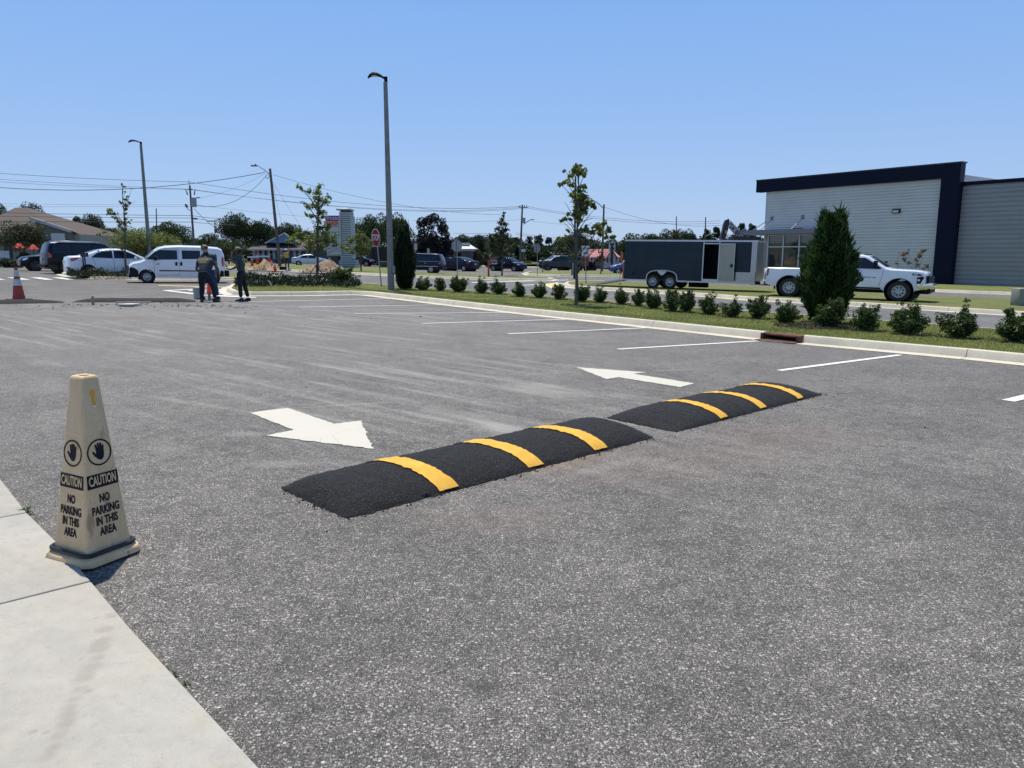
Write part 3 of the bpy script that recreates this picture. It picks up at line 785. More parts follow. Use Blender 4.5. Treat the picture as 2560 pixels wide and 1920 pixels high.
# crumbs of asphalt round the work
def crumbs():
    mb = MB()
    spots = [(520, 765, .9, 110), (420, 762, 1.4, 70), (590, 768, .5, 30), (150, 764, 1.5, 60), (60, 770, 1.2, 30), (230, 762, .8, 30), (700, 790, 2.0, 14)]
    for (u, v, sp, n_) in spots:
        c = g(u, v)
        for _ in range(n_):
            x = c.x + random.gauss(0, sp * .7); y = c.y + random.gauss(0, sp * .45); r = random.choice((.012, .015, .02, .028, .04)) * random.uniform(.6, 1.1)
            z = G(x, y); P = [(x + r * random.uniform(.5, 1) * math.cos(q), y + r * random.uniform(.5, 1) * math.sin(q), z + .001) for q in (0, 1.2, 2.5, 3.8, 5.1)]
            top = (x, y, z + r * .8); n0 = len(mb.v); mb.v += P + [top]
            for i in range(5): mb.f.append((n0 + i, n0 + (i + 1) % 5, n0 + 5))
    for (u, v) in ((2057, 1019), (2084, 992), (2095, 987), (2166, 992), (2253, 951), (2313, 1069), (706, 969), (765, 969), (1057, 1014), (817, 1330), (1117, 834), (720, 780), (902, 828), (2112, 998), (1705, 1120), (1565, 1075)):
        c = g(u, v); x, y = c.x, c.y; z = G(x, y); r = random.uniform(.007, .015)
        P = [(x + r * random.uniform(.6, 1) * math.cos(q), y + r * random.uniform(.6, 1) * math.sin(q), z + .001) for q in (0, 1.2, 2.5, 3.8, 5.1)]
        n0 = len(mb.v); mb.v += P + [(x, y, z + r)]
        for i in range(5): mb.f.append((n0 + i, n0 + (i + 1) % 5, n0 + 5))
    mb.build('asphalt_crumbs', mat('tar_crumb', (.02, .02, .02), .9), fix=False, kind='stuff', label='small dark crumbs of asphalt scattered round the new humps')
crumbs()
# loose grit in the near lot: real little stones close to the walk
def grit():
    mb = MB()
    e0, e1 = g(232, 1470), g(700, 2000); dv = (e1 - e0); nn = Vector((-dv.y, dv.x, 0)).normalized() * -1
    for _ in range(900):
        q = random.uniform(-.9, 1.2); p = e0 + dv * q - nn * (abs(random.gauss(0, .16)) - .0)
        p = e0 + dv * q + Vector((dv.y, -dv.x, 0)).normalized() * -(-abs(random.gauss(.0, .12)) - .012)
        r = random.uniform(.002, .006); z = G(p.x, p.y)
        P = [(p.x + r * random.uniform(.5, 1) * math.cos(a_), p.y + r * random.uniform(.5, 1) * math.sin(a_), z + .0005) for a_ in (0, 1.5, 3.1, 4.6)]
        n0 = len(mb.v); mb.v += P + [(p.x, p.y, z + r * .8)]
        for i in range(4): mb.f.append((n0 + i, n0 + (i + 1) % 4, n0 + 4))
    mb.build('grit', mat('grit_stone', (.12, .115, .11), .9, island=.7), fix=False, kind='stuff', label='fine grit gathered along the edge of the walk')
grit()
def weed(u, v, label, s=1.0, n_=14):
    p = g(u, v, .0); t = thing('weed', label, 'weed', p, group='tiny weeds at the walk edge'); mb = MB()
    for _ in range(n_):
        a_ = random.uniform(0, 6.28); r = random.uniform(.015, .045) * s; h = random.uniform(.008, .03) * s; w_ = .004 * s
        c, s2 = math.cos(a_), math.sin(a_); n0 = len(mb.v)
        mb.v += [(0, 0, .002), (c * r * .5 - s2 * w_, s2 * r * .5 + c * w_, h), (c * r, s2 * r, h * .8), (c * r * .5 + s2 * w_, s2 * r * .5 - c * w_, h)]; mb.f.append((n0, n0 + 1, n0 + 2, n0 + 3))
    mb.build('leaves', mat('weed_leaf', (.07, .11, .03), .7, island=.3), t, fix=False)
weed(68, 1287, 'small green weed at the slab joint behind the caution cone', 1.5, 22)
weed(437, 1693, 'tiny weed in the crack halfway down the walk edge', .7)
weed(463, 1716, 'tiny weed in the crack just below the first one', .7)
# ---------------------------------------------------------------- vehicles
def paint(name, c, metal=0.0, rough=.3):
    dk = max(c) < .15
    return mat(name, c, .22 if dk else rough, metal, coat=.0 if dk else 1.0, var=.03, vscale=1.5, spec=.25 if dk else .5)
M_GLASS = mat('car_glass', (.006, .009, .012), .05, spec=.5)
M_TRIM = mat('black_trim', (.011, .012, .014), .6, spec=.2)
M_TYRE = mat('tyre_rubber', (.020, .020, .022), .8)
M_WELL = mat('wheel_well', (.008, .008, .009), .9)
M_CHROME = mat('chrome', (.80, .80, .80), .10, metal=1.0)
M_STEEL = mat('steel_rim', (.42, .43, .44), .35, metal=.7)
M_ALLOY = mat('alloy_rim', (.62, .62, .62), .28, metal=.8)
M_RED = mat('tail_red', (.42, .012, .010), .15, coat=1)
M_LAMP = mat('head_lamp', (.62, .64, .66), .12, metal=.55, coat=1)
M_SEAM = mat('panel_gap', (.02, .02, .022), .7)
M_PLATE = mat('number_plate', (.55, .58, .56), .5)

_wheel = {}
def wheel(parent, x, y, r, wd, style='alloy', side=1):
    key = (round(r, 3), round(wd, 3), style)
    if key not in _wheel:
        pr = [(r * .56, -wd * .40), (r * .62, -wd * .48), (r * .86, -wd * .52), (r * .97, -wd * .42), (r, -wd * .25), (r, wd * .25), (r * .97, wd * .42), (r * .86, wd * .52), (r * .62, wd * .48), (r * .56, wd * .40)]
        tm = MB().lathe(pr, 32, axis='y').mesh('wheel', M_TYRE, True, 50)
        mb = MB(); R = r * .60
        # rim barrel and face (outer face on +y)
        mb.lathe([(R, wd * .36), (R * 1.02, wd * .44), (R * .93, wd * .45), (R * .88, wd * .30), (R * .86, -wd * .1), (.001, -wd * .1)], 28, axis='y')
        rm = mb.mesh('rim', mat('dark_rim', (.05, .05, .055), .4, metal=.6), True, 40)
        sm = MB(); f = wd * .34
        if style in ('alloy', 'dark'):
            for k in range(5):
                for dd in (-.13, .13):
                    a_ = k * 2 * math.pi / 5 + .3; c, s = math.cos(a_ + dd * .6), math.sin(a_ + dd * .6); c2, s2 = math.cos(a_ + dd * 1.5), math.sin(a_ + dd * 1.5)
                    sm.bar((c * R * .18, f + .005, s * R * .18), (c2 * R * .94, f, s2 * R * .94), R * .15, .02, up=(0, 1, 0))
            sm.lathe([(R, wd * .42), (R * 1.01, wd * .455), (R * .90, wd * .455), (R * .88, wd * .36)], 28, axis='y')
            sm.lathe([(.001, f + .02), (R * .2, f + .015), (R * .24, f - .01)], 14, axis='y')
        else:
            N = {'steel': 14, 'holes': 8}[style]
            sm.lathe([(R * 1.01, wd * .455), (R * .88, wd * .44), (R * .84, f), (R * .74, f - .01)], 28, axis='y')
            sm.lathe([(R * .50, f + .012), (R * .34, f + .03), (R * .16, f + .02), (.001, f + .02)], 28, axis='y')
            for k in range(N):
                a_ = k * 2 * math.pi / N; c, s = math.cos(a_), math.sin(a_)
                sm.bar((c * R * .46, f + .01, s * R * .46), (c * R * .78, f - .008, s * R * .78), R * (.15 if N == 14 else .24), .012, up=(0, 1, 0))
        spm = sm.mesh('wheel_face', M_STEEL if style in ('steel', 'holes') else (M_ALLOY if style == 'alloy' else mat('black_rim', (.10, .10, .11), .35, metal=.7)), True, 30, fix=False)
        _wheel[key] = (tm, rm, spm)
    tm, rm, spm = _wheel[key]
    w_ = ob('wheel', tm, parent, (x, y, r)); w_.rotation_euler = (0, 0, 0 if side > 0 else math.pi)
    ob('rim', rm, w_); ob('wheel_face', spm, w_)
    return w_

class Car:
    def __init__(s, sil, W, sill=.22, belt=1.0, tr=.28, rf=.04, plan=(.10, .10), low=.05, wheels=((-1.3, .32), (1.3, .32)), bend=.12, crown=.03, arch=1.14, zs=1.0, mid=0.5, rsh=.06):
        s.sil = [(x, z * zs) for x, z in sil]; s.W = W; s.sill = sill * zs; s.belt = belt * zs; s.tr = tr; s.low = low; s.plan = plan
        s.wh = wheels; s.bend = bend; s.crown = crown; s.arch = arch; s.zs = zs; s.r = rsh
        s.x0 = sil[0][0]; s.x1 = sil[-1][0]
    def top(s, x):
        P = s.sil
        if x <= P[0][0]: return P[0][1]
        for (a, za), (b, zb) in zip(P, P[1:]):
            if x <= b: return za + (zb - za) * (x - a) / max(b - a, 1e-9)
        return P[-1][1]
    def hw(s, x, z, rnd=True):
        w_ = s.W
        if z < s.belt * .55: w_ *= 1 - s.low * ((s.belt * .55 - z) / (s.belt * .55 - s.sill)) ** 2
        if z > s.belt * .62 and z <= s.belt: w_ -= .02 * ((z - s.belt * .62) / (s.belt * .38)) ** 2 * s.W / .9
        if z > s.belt: w_ -= .02 + s.tr * (z - s.belt)
        L = s.x1 - s.x0
        for e, k in ((x - s.x0, s.plan[0]), (s.x1 - x, s.plan[1])):
            q = max(0, 1 - e / (L * .22)); w_ -= k * q * q
        if rnd:
            t = s.top(x); d = t - z; r = s.r
            if d < r: w_ -= r * (1 - math.sqrt(max(0, 1 - ((r - d) / r) ** 2)))
        return max(w_, .05)
    def D(s, x, y, z):
        L = s.x1 - s.x0; k = (abs(y) / s.W) ** 3 * s.bend
        q1 = max(0, 1 - (s.x1 - x) / .55); q0 = max(0, 1 - (x - s.x0) / .55)
        return Vector((x - k * q1 + k * q0, y, z))
    def low_z(s, x):
        z = s.sill
        for wx, r in s.wh:
            R = r * s.arch; d = abs(x - wx)
            if d < R: z = max(z, r + math.sqrt(R * R - d * d) * 1.0)
        # upsweep of bumper undersides
        e = min(x - s.x0, s.x1 - x)
        if e < .35: z = max(z, s.sill + .09 * (1 - e / .35))
        return z
    def S(s, x, z, side, o_=0.0):
        w_ = s.hw(x, z); return s.D(x, side * (w_ + o_), z)
    def T(s, x, f, o_=0.0):
        z = s.top(x); w_ = s.hw(x, z); e = .01
        dz = (s.top(min(x + e, s.x1)) - s.top(max(x - e, s.x0))); n = Vector((-dz, 0, 2 * e)).normalized()
        p = s.D(x, f * w_, z + s.crown * (1 - f * f) * min(1, (x - s.x0) / .3, (s.x1 - x) / .3)); return p + n * o_
    def Tt(s, t, f, o_=0.0):
        """point by silhouette index t (float), f across"""
        i = min(int(t), len(s.sil) - 2); q = t - i; a, b = s.sil[i], s.sil[i + 1]
        x = a[0] + (b[0] - a[0]) * q; z = a[1] + (b[1] - a[1]) * q
        w_ = s.hw(x, z); n = Vector((-(b[1] - a[1]), 0, b[0] - a[0])).normalized()
        return s.D(x, f * w_, z + s.crown * (1 - f * f) * (1 if n.z > .3 else 0)) + n * o_
    def build(s, root, m, mtrim=None):
        xs = set()
        for i in range(90): xs.add(round(s.x0 + (s.x1 - s.x0) * i / 89, 4))
        for x, _ in s.sil: xs.add(round(x, 4))
        for wx, r in s.wh:
            R = r * s.arch
            for k in range(19): xs.add(round(wx - R * math.cos(math.pi * k / 18) * .9999, 4))
            xs.add(round(wx - R - .001, 4)); xs.add(round(wx + R + .001, 4))
        xs = sorted(x for x in xs if s.x0 <= x <= s.x1); mb = MB()
        fr = [0, .15, .3, .45, .6, .75, .85]
        for side in (1, -1):
            rows = []
            for x in xs:
                lo, hi = s.low_z(x), s.top(x); lo = min(lo, hi - .02); z2 = max(lo, hi - s.r)
                zz = [lo + (z2 - lo) * f / .85 for f in fr] + [z2 + (hi - z2) * q for q in (.35, .65, .88, 1)]
                rows.append([s.S(x, z, side) for z in zz])
            mb.grid(rows if side > 0 else [r[::-1] for r in rows])
        rows = [[s.T(x, f) for f in (-1, -.85, -.6, -.3, 0, .3, .6, .85, 1)] for x in xs]
        mb.grid(rows)
        # closed ends and floor
        for x in (s.x0, s.x1):
            lo = s.low_z(x); hi = s.top(x)
            if hi - lo > .03: mb.grid([[s.D(x, f * s.hw(x, z), z) for f in (-1, -.5, 0, .5, 1)] for z in (lo, (lo + hi) / 2, hi)])
        b = mb.build('body', m, root, smooth=True, sharp=32)
        ub = MB(); zf = s.sill + .02
        segs = [s.x0 + .25] + sum([[wx - r * s.arch, wx + r * s.arch] for wx, r in s.wh], []) + [s.x1 - .25]
        for a, c in zip(segs[::2], segs[1::2]):
            if c - a > .1: ub.box(((a + c) / 2, 0, zf + .12), (c - a, s.W * 1.8, .24))
        for wx, r in s.wh:
            R = r * s.arch
            ub.lathe([(R * .99, -s.W * .97), (R * .99, s.W * .97)], 24, (wx, 0, r), 'y')
            ub.box((wx, 0, r * 1.1), (R * 1.9, s.W * 1.2, r * 1.2))
        ub.build('underbody', M_WELL, root)
        return b
    def side_patch(s, root, name, poly, m, o_=.006, sides=(1, -1), cuts=2, parent=None):
        for side in sides:
            bm = bmesh.new(); vs = [bm.verts.new((x, 0, z * s.zs)) for x, z in poly]; bm.faces.new(vs)
            bmesh.ops.triangulate(bm, faces=bm.faces)
            bmesh.ops.subdivide_edges(bm, edges=bm.edges, cuts=cuts, use_grid_fill=True)
            out = [v for v in bm.verts]
            for v in out: v.co = s.S(v.co.x, v.co.z, side, o_)
            bmesh.ops.recalc_face_normals(bm, faces=bm.faces)
            f0 = max(bm.faces, key=lambda f: f.calc_area())
            if f0.normal.y * side < 0: bmesh.ops.reverse_faces(bm, faces=bm.faces)
            me = bpy.data.meshes.new(name); bm.to_mesh(me); bm.free(); me.materials.append(m); me.shade_smooth()
            ob(name, me, parent or root)
    def top_patch(s, root, name, t0, t1, f0, f1, m, o_=.010, n=6):
        rows = [[s.Tt(t0 + (t1 - t0) * i / n, (f0 + (f1 - f0) * i / n) * j / 5, o_) for j in range(-5, 6)] for i in range(n + 1)]
        MB().grid(rows).build(name, m, root, smooth=True, sharp=60, fix=False)
    def line(s, root, pts, wd=.012, sides=(1, -1), m=None, name='door_seam', o_=.004):
        for side in sides:
            mb = MB()
            for (xa, za), (xb, zb) in zip(pts, pts[1:]):
                n_ = 5; L = math.hypot(xb - xa, zb - za); nx, nz = -(zb - za) / L * wd / 2, (xb - xa) / L * wd / 2
                rows = []
                for i in range(n_ + 1):
                    x = xa + (xb - xa) * i / n_; z = (za + (zb - za) * i / n_) * s.zs
                    rows.append([s.S(x + nx, z + nz, side, o_), s.S(x - nx, z - nz, side, o_)])
                mb.grid(rows)
            mb.build(name, m or M_SEAM, root, fix=False)
    def box_on(s, root, name, x, z, d, m, sides=(1, -1), o_=0.0, bev=.01):
        for side in sides:
            p = s.S(x, z * s.zs, side, o_ + d[1] / 2); me = MB().box((0, 0, 0), d).mesh(name, m)
            if bev: bevel_mesh(me, bev)
            ob(name, me, root, p)

def place(root, where, base, track, near=1, lift=0.0, zs=1.0):
    """where = (u, Y, psi, scale): centre column, depth, heading from +X, size; or (front_px, rear_px[, psi]) wheel contacts"""
    up = Vector((-SX, -SY, 1)).normalized(); s = 1.0
    if hasattr(where[0], '__len__'):
        f_px, r_px = where[:2]
        if len(where) == 2:
            a = g(*f_px, lift); b = g(*r_px, lift); d = (a - b); s = d.length / base; d.normalize(); c0 = (a + b) / 2
        else:
            c0 = g((f_px[0] + r_px[0]) / 2, (f_px[1] + r_px[1]) / 2, lift); psi = where[2]
            d = Vector((math.cos(math.radians(psi)), math.sin(math.radians(psi)), 0)); d = (d - up * d.dot(up)).normalized(); want = abs(f_px[0] - r_px[0])
            for _ in range(12):
                p, q = c0 + d * base * s / 2, c0 - d * base * s / 2
                got = abs(F * (p.x / (p.y * _c - (p.z - H) * _s) - q.x / (q.y * _c - (q.z - H) * _s))); s *= want / max(got, 1e-3)
        y = up.cross(d).normalized(); c = c0 - y * near * track / 2 * s
    else:
        u, Y, psi, s = where; c = at(u, 660, Y); c.z = G(c.x, c.y) + lift + (G2(c.x, c.y) - G(c.x, c.y))
        d = Vector((math.cos(math.radians(psi)), math.sin(math.radians(psi)), 0)); d = (d - up * d.dot(up)).normalized(); y = up.cross(d).normalized()
    up = d.cross(y)
    print('  placed', root.name, 'scale %.2f' % s, 'at', [round(v, 1) for v in c], 'heading %.0f' % math.degrees(math.atan2(d.y, d.x)))
    M = Matrix((d, y, up)).transposed().to_4x4(); M.translation = c
    root.matrix_world = M @ Matrix.Diagonal((s, s, s * zs, 1))
    return s

def mirror(c, root, x, z, m, wd=.12, sides=(1, -1), h=.15, o_=.0):
    for sd_ in sides:
        p = c.S(x, z * c.zs, sd_, .02); t = MB().box((0, 0, 0), (.13, wd * 1.6, h)).mesh('mirror', m); bevel_mesh(t, .03, 3)
        o = ob('mirror', t, root, p + Vector((0, sd_ * wd * .9, 0)))
        MB().box((-.068, 0, 0), (.006, wd * 1.3, h * .75)).build('mirror_glass', M_CHROME, o)

# ---- white compact cargo van, nose to the left
def van():
    t = thing('cargo_van', 'white compact cargo van with black bumpers and steel wheels, stopped behind the two workers', 'van')
    wb = 3.11; W = .915
    sil = [(-2.27, .62), (-2.26, 1.0), (-2.22, 1.45), (-2.10, 1.74), (-1.9, 1.82), (-1.0, 1.88), (0., 1.885), (.6, 1.85), (.95, 1.76), (1.15, 1.62), (1.62, 1.16), (1.82, 1.06), (2.1, 1.01), (2.28, .93), (2.38, .82), (2.43, .62), (2.45, .42)]
    c = Car(sil, W, sill=.27, belt=1.12, tr=.20, wheels=((-1.555, .315), (1.555, .315)), arch=1.22, plan=(.03, .16), bend=.16, crown=.05, rsh=.09)
    P = paint('van_white', (.78, .79, .80)); b = c.build(t, P)
    for x in (-1.555, 1.555):
        for y in (W - .11, -W + .11): wheel(t, x, y, .315, .20, 'steel', 1 if y > 0 else -1)
    c.top_patch(t, 'windshield', 9.03, 9.97, .97, .98, M_GLASS, .008)
    c.side_patch(t, 'side_window', [(.10, 1.20), (.10, 1.66), (.90, 1.67), (1.05, 1.60), (1.53, 1.19), (1.22, 1.17)], M_GLASS)
    c.side_patch(t, 'side_window', [(-.98, 1.24), (-1.0, 1.66), (-.12, 1.66), (-.12, 1.22)], M_GLASS)
    c.side_patch(t, 'window_pillar', [(1.05, 1.60), (1.11, 1.60), (1.60, 1.18), (1.53, 1.19)], M_TRIM, .008)
    c.line(t, [(.03, .42), (.03, 1.72), (.86, 1.73)]); c.line(t, [(1.20, .45), (1.21, 1.16)]); c.line(t, [(-1.08, .42), (-1.08, 1.72)]); c.line(t, [(.03, .42), (1.0, .40)])
    c.side_patch(t, 'rub_strip', [(-.95, .60), (-.95, .65), (.95, .66), (1.0, .635), (.95, .60)], M_TRIM, .016)
    c.side_patch(t, 'front_bumper', [(1.94, .32), (1.97, .62), (2.16, .74), (2.30, .74), (2.37, .80), (2.44, .62), (2.44, .30)], M_TRIM, .030)
    c.top_patch(t, 'front_grille', 13.95, 15.98, 1.03, 1.03, M_TRIM, .024)
    MB().box((2.30, 0, .36), (.16, W * 1.7, .16)).build('lower_valance', M_TRIM, t)
    c.side_patch(t, 'rear_bumper', [(-2.26, .62), (-2.06, .66), (-1.97, .45), (-2.0, .34), (-2.26, .34)], M_TRIM, .03)
    MB().box((-2.31, 0, .50), (.14, W * 1.9, .32)).build('rear_bumper', M_TRIM, t)
    c.side_patch(t, 'headlight', [(1.92, .80), (2.05, .96), (2.22, .94), (2.30, .84), (2.12, .77)], M_LAMP, .008)
    c.side_patch(t, 'tail_light', [(-2.18, .84), (-2.12, 1.0), (-2.12, 1.26), (-2.19, 1.38), (-2.24, 1.30), (-2.26, .90)], M_RED, .012)
    c.box_on(t, 'door_handle', .17, .98, (.10, .03, .19), M_TRIM, bev=.012); c.box_on(t, 'door_handle', -.06, .98, (.10, .03, .19), M_TRIM, bev=.012)
    c.box_on(t, 'name_badge', 1.03, .96, (.17, .008, .035), M_TRIM, bev=0)
    mirror(c, t, 1.12, 1.25, M_TRIM, .12, h=.22)
    MB().tube([(.9, -.3, 1.80), (.86, -.3, 1.86)], .01).build('antenna', M_TRIM, t)
    # driver and seat seen through the glass are dark: a seat back
    place(t, ((370, 706), (534, 709.5), 208), wb, 2 * W - .2, near=1, zs=1.0)
    return t
van()

# ---- white sedan behind the planted island, nose to the right
def sedan(name, label, P, where, near, style='alloy', zs=1.0, lift=0, tail=True, group=None, wb=2.7):
    t = thing(name, label, 'car', group=group); W = .90
    sil = [(-2.27, .55), (-2.26, .80), (-2.20, 1.02), (-2.05, 1.06), (-1.62, 1.09), (-1.35, 1.20), (-.80, 1.39), (-.35, 1.45), (.15, 1.455), (.50, 1.40), (1.28, 1.02), (1.5, .97), (1.95, .88), (2.18, .76), (2.30, .62), (2.33, .42)]
    c = Car(sil, W, sill=.22, belt=.93, tr=.42, wheels=((-1.35, .325), (1.35, .325)), arch=1.13, plan=(.10, .16), bend=.16, zs=zs)
    c.build(t, P)
    for x in (-1.35, 1.35):
        for y in (W - .12, -W + .12): wheel(t, x, y, .325, .21, style, 1 if y > 0 else -1)
    c.top_patch(t, 'windshield', 9.1, 9.97, .86, .9, M_GLASS, .008); c.top_patch(t, 'rear_window', 4.1, 5.95, .82, .80, M_GLASS, .008)
    c.side_patch(t, 'side_window', [(-1.20, 1.02), (-.92, 1.24), (-.62, 1.33), (-.22, 1.37), (-.22, 1.00)], M_GLASS)
    c.side_patch(t, 'side_window', [(-.16, 1.00), (-.16, 1.375), (.20, 1.375), (.50, 1.31), (.80, 1.17), (1.04, .99)], M_GLASS)
    c.line(t, [(-.19, .30), (-.19, 1.0)]); c.line(t, [(.92, .32), (.98, .96)]); c.line(t, [(-1.0, .62), (-1.12, .98)])
    c.side_patch(t, 'tail_light', [(-2.16, .82), (-2.18, .96), (-1.80, 1.0), (-1.72, .97), (-1.95, .86)], M_RED, .009)
    c.side_patch(t, 'headlight', [(1.80, .76), (1.85, .84), (2.1, .76), (2.22, .66), (2.1, .64)], M_LAMP, .008)
    c.box_on(t, 'door_handle', -.42, .84, (.18, .03, .035), P); c.box_on(t, 'door_handle', .62, .83, (.18, .03, .035), P)
    c.side_patch(t, 'rear_diffuser', [(-2.24, .34), (-2.24, .44), (-1.72, .34), (-1.72, .28)], M_TRIM, .012)
    mirror(c, t, .80, 1.02, P, .09, h=.12)
    MB().box((-2.285, 0, .78), (.012, .32, .14)).build('number_plate', M_PLATE, t)
    MB().box((2.30, 0, .52), (.10, 1.2, .14)).build('front_grille', M_TRIM, t)
    s = place(t, where, wb, 2 * W - .24, near, lift); return t, c, s

# ---- boxy suv / minivan / hatchback family
def suv(label, P, where, near, L0=-2.35, L1=2.35, hr=1.75, hood=1.05, wb=2.85, wr=.37, style='alloy', lift=0, name='suv', cat='suv', zs=1.0, rails=False, slant=.25, belt=1.08, snout=.95, ws=.75, chrome_line=False, plate=True, W=.95):
    t = thing(name, label, cat)
    sil = [(L0, .60), (L0 + .02, .95), (L0 + .06, belt), (L0 + .06 + slant * .6, hr - .25), (L0 + .10 + slant, hr - .04), (L0 + .5 + slant, hr), (0, hr + .01), (ws - .35, hr - .03), (ws - .1, hr - .10), (L1 - snout - .35, hood + .03), (L1 - snout, hood - .02), (L1 - .3, hood - .12), (L1 - .08, hood - .24), (L1 - .02, .60), (L1, .40)]
    c = Car(sil, W, sill=.27, belt=belt, tr=.26, wheels=((-wb / 2, wr), (wb / 2, wr)), arch=1.14, plan=(.05, .12), bend=.12, zs=zs, crown=.04)
    c.build(t, P)
    for x in (-wb / 2, wb / 2):
        for y in (W - .13, -W + .13): wheel(t, x, y, wr, .23, style, 1 if y > 0 else -1)
    c.top_patch(t, 'windshield', 8.05, 8.97, .9, .92, M_GLASS, .008); c.top_patch(t, 'rear_window', 2.1, 3.4, .84, .80, M_GLASS, .010)
    zt = hr - .11; x0 = L0 + .22 + slant * .5; x1 = L1 - snout - .52; m1 = x0 + (x1 - x0) * .30; m2 = x0 + (x1 - x0) * .62
    zb = belt + .04
    c.side_patch(t, 'side_window', [(x0, zb), (x0 + slant * .55, zt - .03), (m1 - .04, zt), (m1 - .04, zb)], M_GLASS)
    c.side_patch(t, 'side_window', [(m1, zb), (m1, zt), (m2 - .03, zt), (m2 - .03, zb)], M_GLASS)
    c.side_patch(t, 'side_window', [(m2 + .03, zb), (m2 + .03, zt), (ws - .30, zt - .01), (x1, zb)], M_GLASS)
    for xx in (m1 - .02, m2): c.line(t, [(xx, .40), (xx, zb)])
    c.line(t, [(x1 + .02, .42), (x1 + .04, zb - .04)])
    c.side_patch(t, 'tail_light', [(L0 + .03, belt - .22), (L0 + .03, belt + .12), (L0 + .16, belt + .10), (L0 + .30, belt - .06), (L0 + .26, belt - .20)], M_RED, .010)
    c.side_patch(t, 'headlight', [(L1 - .52, hood - .20), (L1 - .46, hood - .12), (L1 - .16, hood - .22), (L1 - .10, hood - .34), (L1 - .3, hood - .32)], M_LAMP, .010)
    for xx in (m1 + .18, m2 + .2): c.box_on(t, 'door_handle', xx, belt - .14, (.18, .03, .035), M_CHROME)
    if chrome_line: c.line(t, [(L0 + .3, .62), (wb / 2 - wr * 1.3, .62)], .03, m=M_CHROME, name='chrome_strip', o_=.012); c.line(t, [(x0, belt + .015), (x1, belt + .015)], .018, m=M_CHROME, name='window_strip', o_=.01)
    if rails:
        for sd_ in (1, -1): MB().tube([(L0 + .6, sd_ * W * .68, hr * zs), (L0 + .7, sd_ * W * .68, hr * zs + .06), (.3, sd_ * W * .68, hr * zs + .07), (.45, sd_ * W * .68, hr * zs)], .02, 6).build('roof_rail', M_CHROME, t, smooth=True)
    mirror(c, t, x1 - .12, zb + .04, P, .10, h=.15)
    MB().box((L0 - .015, 0, .86 * zs), (.02, .34, .15)).build('number_plate', M_PLATE, t)
    MB().box((L0 - .01, 0, .48 * zs), (.10, W * 1.75, .14)).build('rear_bumper', M_TRIM, t)
    g_ = MB()
    for k in range(4): g_.box((L1 - .01, 0, .50 + k * .075), (.05, 1.1, .03))
    g_.build('front_grille', M_CHROME if chrome_line is not None and rails else M_TRIM, t)
    s = place(t, where, wb, 2 * W - .26, near, lift); return t, c, s

